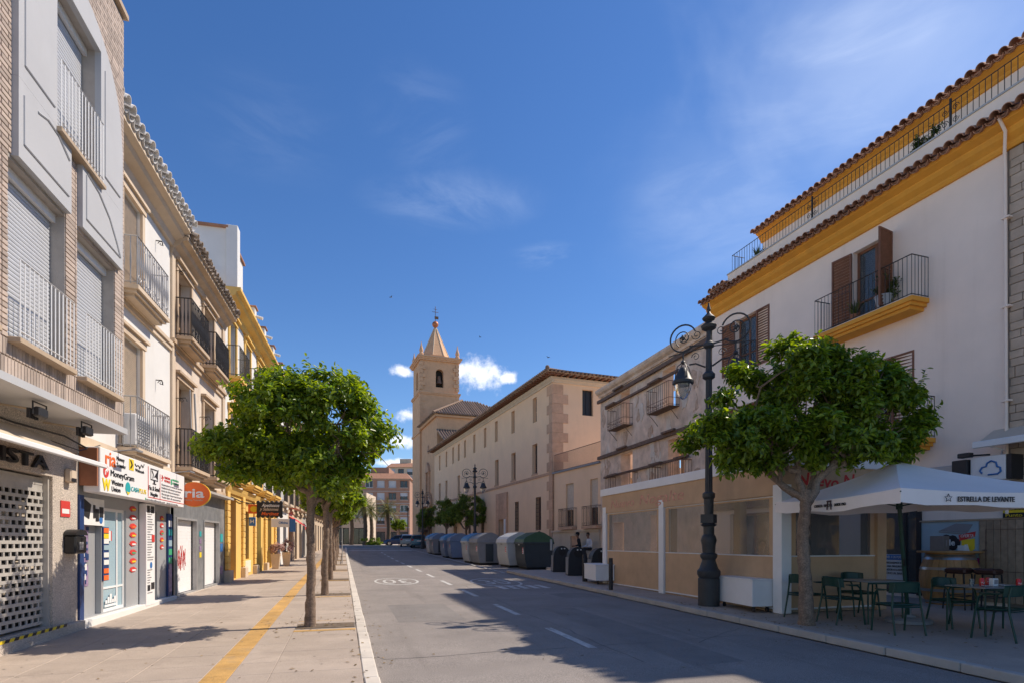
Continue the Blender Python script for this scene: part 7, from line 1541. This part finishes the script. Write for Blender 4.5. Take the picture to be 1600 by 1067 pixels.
def barrel():
    z0 = gz(9.5); t = thing('wine_barrel', 'oak wine barrel with steel hoops used as a bar table', 'barrel', None, 13.12, 9.5, z0); H = 1.13; rf = lambda z: .43 + .13 * (1 - (2 * z / H - 1) ** 2); n = 24
    for k in range(n):
        a0, a1 = 2*math.pi*k/n + .006, 2*math.pi*(k+1)/n - .006; s = MB(); s.loft([[(rf(z) * math.cos(a0), rf(z) * math.sin(a0), z), (rf(z) * 1.004 * math.cos((a0+a1)/2), rf(z) * 1.004 * math.sin((a0+a1)/2), z), (rf(z) * math.cos(a1), rf(z) * math.sin(a1), z), ((rf(z) - .04) * math.cos(a1), (rf(z) - .04) * math.sin(a1), z), ((rf(z) - .04) * math.cos(a0), (rf(z) - .04) * math.sin(a0), z)] for z in (0, .14, .28, .42, .56, .71, .85, .99, 1.13)]); s.build('stave', M['oak'], t)
    for z in (.06, .32, .80, 1.03, 1.10): MB().loft([[((rf(zz) + d) * math.cos(2*math.pi*j/32), (rf(zz) + d) * math.sin(2*math.pi*j/32), zz) for j in range(32)] for zz, d in ((z - .03, .004), (z - .03, .010), (z + .03, .010), (z + .03, .004))], False).build('hoop', M['steel'], t, smooth=40)
    MB().lathe([(.60, 1.15), (.61, 1.16), (.61, 1.185), (.60, 1.195)], 32).build('top', M['oak'], t); MB().lathe([(.45, 1.12), (.45, 1.15)], 24).build('head', M['oak'], t)
    c = thing('carton', 'grey carton standing on the barrel', 'box', None, 12.85, 9.52, z0 + 1.197, rot=.3); MB().cbox(-.16, .16, -.13, .13, 0, .33, .005).build('box', M['cardboard'], c); MB().box(-.03, .03, -.133, -.1305, .1, .24).build('print', M['grey'], c)
    c = thing('menu_card', 'small white folded card on the barrel', 'card', None, 13.35, 9.3, z0 + 1.197, rot=.2); MB().loft([[(-.06, -.04, 0), (0.06, -.04, 0), (.06, .04, 0), (-.06, .04, 0)], [(-.06, -.004, .14), (.06, -.004, .14), (.06, .004, .14), (-.06, .004, .14)]]).build('card', M['paper'], c)
barrel()
def stool(label, x, y):
    t = thing('bar_stool', label, 'stool', None, x, y, gz(y), group='brown leather bar stools', rot=.2); MB().cbox(-.19, .19, -.19, .19, .74, .86, .03).build('seat', M['leather'], t)
    for sx in (-1, 1):
        for sy in (-1, 1): MB().tube([(sx * .2, sy * .2, 0), (sx * .16, sy * .16, .74)], .017, 6).build('leg', M['camblack'], t)
    r_ = MB(); q = .185; r_.tube([(-q, -q, .28), (q, -q, .28), (q, q, .28), (-q, q, .28), (-q, -q, .28)], .01, 5); r_.build('footrest', M['camblack'], t)
stool('brown bar stool nearer the barrel', 12.35, 8.75); stool('brown bar stool nearer the wooden boards', 12.6, 8.35)

# ---------------------------------------------------------------- people
def skin_body(name, joints, edges, mats, matfn, parent, sub=2):
    me = bpy.data.meshes.new(name); me.from_pydata([j[0] for j in joints], edges, []); o = bpy.data.objects.new(name, me); COL.objects.link(o); o.parent = parent
    sk = o.modifiers.new('s', 'SKIN'); sk.use_smooth_shade = True
    for i, v in enumerate(me.skin_vertices[0].data):
        r = joints[i][1]; v.radius = (r, r) if not isinstance(r, tuple) else r; v.use_root = i == 0
    ss = o.modifiers.new('u', 'SUBSURF'); ss.levels = sub; ss.render_levels = sub
    bpy.context.view_layer.update(); m2 = bpy.data.meshes.new_from_object(o.evaluated_get(bpy.context.evaluated_depsgraph_get())); o.modifiers.clear(); o.data = m2; bpy.data.meshes.remove(me)
    for m in mats: m2.materials.append(m)
    for p in m2.polygons: p.material_index = matfn(p.center); p.use_smooth = True
    return o
def person(label, loc, rot, pose, top, legs, hat=False, scale=1.):
    t = thing('person', label, 'person', None, *loc, rot=rot)   # faces +y
    J = []; E = []
    def chain(pts, start=None):
        prev = start
        for p, r in pts:
            J.append((p, r)); i = len(J) - 1
            if prev is not None: E.append((prev, i))
            prev = i
        return prev
    sit = pose == 'sit'; hz = .50 if sit else .92
    chain([((0, 0, hz), (.15, .12))]); lean = .10 if sit else .02
    ch_ = chain([((0, .02 + lean * .3, hz + .20), (.135, .10)), ((0, .03 + lean, hz + .42), (.165, .11)), ((0, .03 + lean, hz + .52), (.10, .08))], 0)
    nk = chain([((0, .06 + lean, hz + .60), .05), ((0, .09 + lean, hz + .68), (.062, .075)), ((0, .10 + lean, hz + .78), (.078, .095)), ((0, .09 + lean, hz + .86), (.05, .06))], ch_)
    for s in (-1, 1):
        sh = chain([((s * .17, .02 + lean, hz + .50), .06), ((s * .24, .0 + lean, hz + .36), .048), ((s * .27, .02 + lean, hz + .22), .042)], ch_)
        if sit: chain([((s * .20, .18 + lean, hz + .16), .036), ((s * .13, .28 + lean, hz + .15), .028), ((s * .10, .34 + lean, hz + .14), (.035, .02)), ((s * .09, .40 + lean, hz + .13), (.025, .014))], sh)
        else: chain([((s * .27, .06, hz + .05), .036), ((s * .26, .10, hz - .06), .028), ((s * .26, .12, hz - .14), (.02, .035)), ((s * .26, .13, hz - .21), (.014, .025))], sh)
        if sit: chain([((s * .10, .08, hz - .01), .095), ((s * .14, .30, hz + .02), .08), ((s * .15, .45, hz), .068), ((s * .15, .47, hz - .22), .058), ((s * .15, .46, .10), .042), ((s * .16, .50, .05), (.045, .04)), ((s * .17, .64, .035), (.045, .025))], 0)
        else: chain([((s * .10, .0, hz - .10), .095), ((s * .10, .01, hz - .42), .065), ((s * .10, -.01, .30), .055), ((s * .10, -.02, .10), .04), ((s * .10, .02, .05), (.045, .04)), ((s * .11, .16, .03), (.045, .025))], 0)
    def mf(c):
        if c.z > hz + .575: return 2
        if abs(c.x) < .19 and c.z < hz + .13 and (not sit or c.y > .3 + lean) and sit and c.z > hz + .10 and c.y > .22: return 2
        if c.z < .09: return 3
        if not sit and c.z < hz - .03 and abs(c.x) > .2: return 2
        if sit: return 0 if (c.z > hz + .09) else 1
        return 0 if c.z > hz - .02 else 1
    b = skin_body('body', J, E, [M[top], M[legs], M['skin'], M['leather']], mf, t); hy, hzz = .10 + lean, hz + .79
    hr = MB(); hr.ball((0, hy - .015, hzz + .035), .108, 14, 9, (.88, 1.02, 1.0)); ho = hr.build('hair', M['hair'], t, smooth=60)
    for v in ho.data.vertices:
        if v.co.y > hy + .035 and v.co.z < hzz + .07: v.co.y = hy + .03
    fc = MB(); fc.ball((0, hy + .098, hzz - .015), .016, 8, 6, (1, 1.2, 1.6))
    for s in (-1, 1): fc.ball((s * .083, hy, hzz - .01), .02, 8, 6, (.5, 1, 1.5))
    fc.build('face', M['skin'], t, smooth=60); ey = MB()
    for s in (-1, 1): ey.ball((s * .03, hy + .088, hzz + .012), .009, 6, 5)
    ey.ball((0, hy + .088, hzz - .05), .014, 8, 5, (1.4, .4, .35)); ey.build('eyes_and_mouth', M['leather'], t)
    if hat: q = MB(); q.lathe([(.115, .0), (.115, .05), (.095, .10), (.04, .125)], 16, (0, hy - .01, hzz + .035)); q.prism([(-.09, hy + .09), (.09, hy + .09), (.07, hy + .19), (-.07, hy + .19)], 2, hzz + .035, hzz + .05); q.build('cap', M['jacket'], t, smooth=40)
    t.scale = (scale,) * 3
    return t
p_ = TF.w(4.15, -.42, 0)
person('person in black jacket, cap and blue jeans sitting on the stone bench', (p_[0], p_[1], zr(p_[1]) + KH + .33), TF.a + math.pi - .35, 'sit', 'jacket', 'jeans', True)
p_ = TF.w(.7, -1.3, 0); person('person in white shirt standing behind the dark green container', (p_[0], p_[1], zr(p_[1]) + KH), TF.a + math.pi, 'stand', 'shirt', 'jeans')
p_ = TF.w(5.25, -.42, 0); person('person in white shirt half hidden by the pavilion corner on the bench', (p_[0], p_[1], zr(p_[1]) + KH + .33), TF.a + math.pi, 'sit', 'shirt', 'jacket')
for i, (x, y, r_, lb) in enumerate(((9.35, 11.25, math.pi, 'dark haired person seated behind the clear window next to the lamp'), (9.3, 15.25, math.pi, 'person seated behind the far clear window of the pavilion'), (9.55, 9.75, 0, 'person seated inside the pavilion close to its front window'))): person(lb, (x, y, .26), r_, 'sit', ('jacket', 'shirt', 'jacket')[i], 'jeans'); CUR[:] = (0, 0, 0)
for i, (x, y) in enumerate(((9.35, 11.25), (9.3, 15.25), (9.55, 9.75))):
    t = thing('bar_chair', ('dark chair inside the pavilion under the person by the lamp', 'dark chair in the far pavilion bay', 'dark chair by the pavilion front window')[i], 'chair', None, x, y, .26, group='chairs inside the pavilion', rot=math.pi if i < 2 else 0); MB().cbox(-.2, .2, -.18, .22, .37, .41, .01).build('seat', M['wood'], t); MB().cbox(-.2, .2, -.22, -.19, .5, .85, .01).build('backrest', M['wood'], t)
    for sx in (-1, 1):
        for sy in (-1, 1): MB().box(sx * .18 - .015, sx * .18 + .015, sy * .19 - .015, sy * .19 + .015, 0, .37 if sy > 0 else .84).build('leg', M['wood'], t)
person('tiny figure in white walking among the palms on the square', (4.6, 96, zP), 1.2, 'stand', 'shirt', 'paper' if False else 'jacket')

# ---------------------------------------------------------------- parked cars
def car(label, loc, rot, paint):
    t = thing('parked_car', label, 'car', None, *loc, rot=rot, group='cars parked at the street end')   # rear faces -y
    S_ = [(-2.0, .35, .62, .80, .66), (-1.98, .3, .95, .84, .80), (-1.85, .26, .98, .86, .82), (-1.2, .24, .98, .88, .84), (0, .24, .96, .88, .84), (1.0, .24, .93, .88, .83), (1.75, .26, .82, .84, .74), (2.0, .34, .66, .74, .6)]
    b = MB(); b.loft([[(-wb, y, z0), (wb, y, z0), (wb * 1.02, y, (z0 + z1) / 2), (wt, y, z1), (-wt, y, z1), (-wb * 1.02, y, (z0 + z1) / 2)] for y, z0, z1, wb, wt in S_]); b.build('body', M[paint], t, smooth=40)
    c = MB(); c.loft([[(-w, y, .93), (w, y, .93), (w2, y2, z), (-w2, y2, z)] for y, y2, z, w, w2 in ((-1.88, -1.55, 1.42, .80, .66), (-1.0, -1.0, 1.50, .82, .68), (.1, .0, 1.48, .82, .68), (1.15, .45, 1.38, .80, .66))]); c.build('roof', M[paint], t, smooth=40)
    g_ = MB(); g_.face([(-.68, -1.875, 1.02), (.68, -1.875, 1.02), (.58, -1.66, 1.36), (-.58, -1.66, 1.36)]); g_.face([(-.68, 1.06, 1.0), (.68, 1.06, 1.0), (.58, .56, 1.35), (-.58, .56, 1.35)][::-1])
    for s in (-1, 1): g_.face([(s * .822, -1.5, 1.02), (s * .822, .8, 1.0), (s * .73, .4, 1.36), (s * .72, -1.3, 1.40)])
    g_.build('glass', M['panedark'] if False else M['black'], t)
    for s in (-1, 1):
        for y in (-1.3, 1.25): w = MB(); w.tube([(s * .70, y, .32), (s * .88, y, .32)], .32, 20); wo = w.build('wheel', M['rubber'], t, smooth=40); r_ = MB(); r_.tube([(s * .86, y, .32), (s * .89, y, .32)], .20, 14); r_.build('rim', M['chrome'], wo)
        MB().cbox(s * .72 - .12, s * .72 + .12, -2.0, -1.9, .78, 1.0, .02).build('tail_light', M['tail'], t); MB().cbox(s * .6 - .16, s * .6 + .16, 1.86, 1.98, .62, .75, .02).build('headlight', M['lampglass'], t); MB().cbox(s * .95 - .07, s * .95 + .07, .55, .68, 1.0, 1.12, .02).build('mirror', M[paint], t)
    MB().box(-.26, .26, -2.015, -1.99, .70, .82).build('number_plate', M['plate'], t); MB().cbox(-.84, .84, -2.05, -1.9, .36, .6, .03).build('bumper', M[paint], t)
car('teal blue hatchback parked beyond the containers', (8.3, 66.0, zr(66) + .0), R(-4), 'carblue'); car('silver car parked in front of the teal hatchback', (7.7, 71.5, zr(71.5)), R(-6), 'carsilver'); car('dark blue car parked on the far side of the crossing', (7.4, 79.5, .95 + KH), R(80), 'cardark')
sb = thing('square_shrub', 'low bright green shrub at the foot of the palms', 'shrub', None, 4.0, 84.5, zP); v, f = leaf_cloud([(-.5, 0, .5, 1.0, .7, .55), (.6, 0, .45, .9, .7, .5)], 900, 77, .12, .06, 6); o = bpy.data.objects.new('foliage', np_mesh('foliage', v, f, LEAF)); COL.objects.link(o); o.parent = sb
st_ = MB(); st_.tube([(-.3, 0, 0), (-.5, 0, .6)], .03, 5); st_.tube([(.3, 0, 0), (.6, 0, .5)], .03, 5); CUR[:] = (0, 0, 0); st_.build('stem', M['bark'], sb)
# square furniture: thin lamp masts
for i, (x, y) in enumerate(((-.3, 84.0), (9.5, 88.0))):
    t = thing('square_lamp', ('dark lamp mast left of the palms on the square', 'dark lamp mast beside the parked cars on the square')[i], 'street lamp', None, x, y, zP, group='lamp masts on the square'); MB().lathe([(.16, 0), (.16, .5), (.08, .6), (.06, 5.2)], 10).build('mast', M['lampiron'], t); MB().lathe([(.05, 5.2), (.22, 5.35), (.26, 5.75), (.2, 5.8), (.02, 6.1)], 12).build('lantern', M['lampiron'], t)

# ---------------------------------------------------------------- fallen leaves round the trees and along the kerb
def litter():
    rg = np.random.default_rng(9); pts = []
    for (x, y, n, sx, sy) in ((-.5, 9.9, 90, .45, .5), (-.45, 15.1, 50, .4, .5), (7.55, 7.84, 70, .5, .6), (.15, 10.5, 60, .06, 3.5), (.45, 11, 40, .1, 4), (7.3, 9.5, 50, .1, 2.5), (-2.0, 8.5, 40, 1.2, 2.0), (3, 9, 40, 2, 3), (8.6, 6.6, 60, .9, .9)):
        pts += list(np.stack([rg.normal(x, sx, n), rg.normal(y, sy, n)], 1))
    V = []; F = []
    for (x, y) in pts:
        z = zr(y) + (KH + .006 if (x < .36 or x > 7.02) else .006); a = rg.uniform(0, 6.28); l = rg.uniform(.015, .04); w = l * .45; c, s = math.cos(a), math.sin(a); k = len(V)
        V += [(x - l * c, y - l * s, z), (x + w * s, y - w * c, z + rg.uniform(0, .012)), (x + l * c, y + l * s, z + rg.uniform(0, .01)), (x - w * s, y + w * c, z + rg.uniform(0, .012))]; F.append((k, k + 1, k + 2, k + 3))
    o = bpy.data.objects.new('fallen_leaves', np_mesh('fallen_leaves', np.array(V), np.array(F), mat('dry leaf', (.20, .13, .05), .9, .3, 30, island=.5))); COL.objects.link(o); o['kind'] = 'stuff'; o['label'] = 'dry leaves scattered along the kerbs and tree pits'
litter()
# a few tar sealed cracks in the asphalt
def cracks():
    rg = random.Random(12); mb = MB(); CUR[:] = (0, 0, 0)
    for (x, y, dx, dy, n) in ((3.7, 6.5, .02, .45, 26), (.5, 7.6, .4, .01, 15), (4.2, 12, .35, .05, 8), (1.2, 13.5, .3, -.03, 9), (5.2, 7.5, .25, .2, 6)):
        p = Vector((x, y))
        for k in range(n):
            q = p + Vector((dx + rg.uniform(-.06, .06), dy + rg.uniform(-.06, .06))); d = (q - p).normalized(); s = Vector((-d.y, d.x)) * rg.uniform(.003, .009)
            mb.face([(*(p - s), zr(p.y) + .0025), (*(p + s), zr(p.y) + .0025), (*(q + s), zr(q.y) + .0025), (*(q - s), zr(q.y) + .0025)]); p = q
    o = mb.build('asphalt_cracks', mat('tar', (.10, .095, .09), .8, .2, 9), road); o['kind'] = 'stuff'
cracks()

def pavement_marks():
    rg = random.Random(21); CUR[:] = (0, 0, 0); mb = MB()
    for k in range(260):
        x, y = rg.uniform(-4.0, .1), rg.uniform(4.5, 20) ; r = rg.uniform(.005, .014); n = 7; ph = rg.random() * 6
        mb.face([(x + r * rg.uniform(.7, 1.2) * math.cos(ph + 2*math.pi*i/n), y + r * rg.uniform(.7, 1.2) * math.sin(ph + 2*math.pi*i/n), zr(y) + KH + .0045) for i in range(n)])
    o = mb.build('gum_spots', mat('trodden gum', (.23, .20, .17), .9, .2, 20), sw_l); o['kind'] = 'stuff'
    for (x0, x1, y0, y1) in ((1.0, 2.3, 10.8, 13.6), (4.3, 5.0, 6.2, 12.0), (5.6, 6.7, 14, 15.2)):
        p = MB(); p.face([(x0, y0, zr(y0) + .0018), (x1, y0, zr(y0) + .0018), (x1, y1, zr(y1) + .0018), (x0, y1, zr(y1) + .0018)]); p.build('asphalt_patch', mat('patch asphalt', (.215, .195, .178), .88, .14, 1.2, .4, 80, fleck=.3), road)
pavement_marks()
# swifts over the roofs
def bird(label, px, py, dist, rot):
    d = pix_dir(px, py) * dist; t = thing('bird', label, 'bird', None, d.x, d.y, d.z + 1.6, rot=rot, group='swifts over the roofs')
    b = MB(); b.loft([[(.0, -.16, 0), (.0, -.16, .005), (.005, -.16, 0)], [(-.03, -.05, -.02), (0, -.05, .03), (.03, -.05, -.02)], [(-.03, .06, -.02), (0, .06, .03), (.03, .06, -.02)], [(-.004, .16, 0), (0, .16, .006), (.004, .16, 0)]])
    for s in (-1, 1): b.raw([(s * .02, .06, .01), (s * .02, -.04, .01), (s * .2, .02, .06), (s * .36, -.12, .03), (s * .2, .08, .065)], [(0, 1, 2, 4), (4, 2, 3)])
    b.build('body', M['camblack'], t)
bird('small dark bird high above the convent roof corner', 857, 558, 55, .6); bird('small dark bird left of the church spire', 611, 465, 60, 2.); bird('small dark bird between spire and convent roof', 750, 527, 70, 4.)
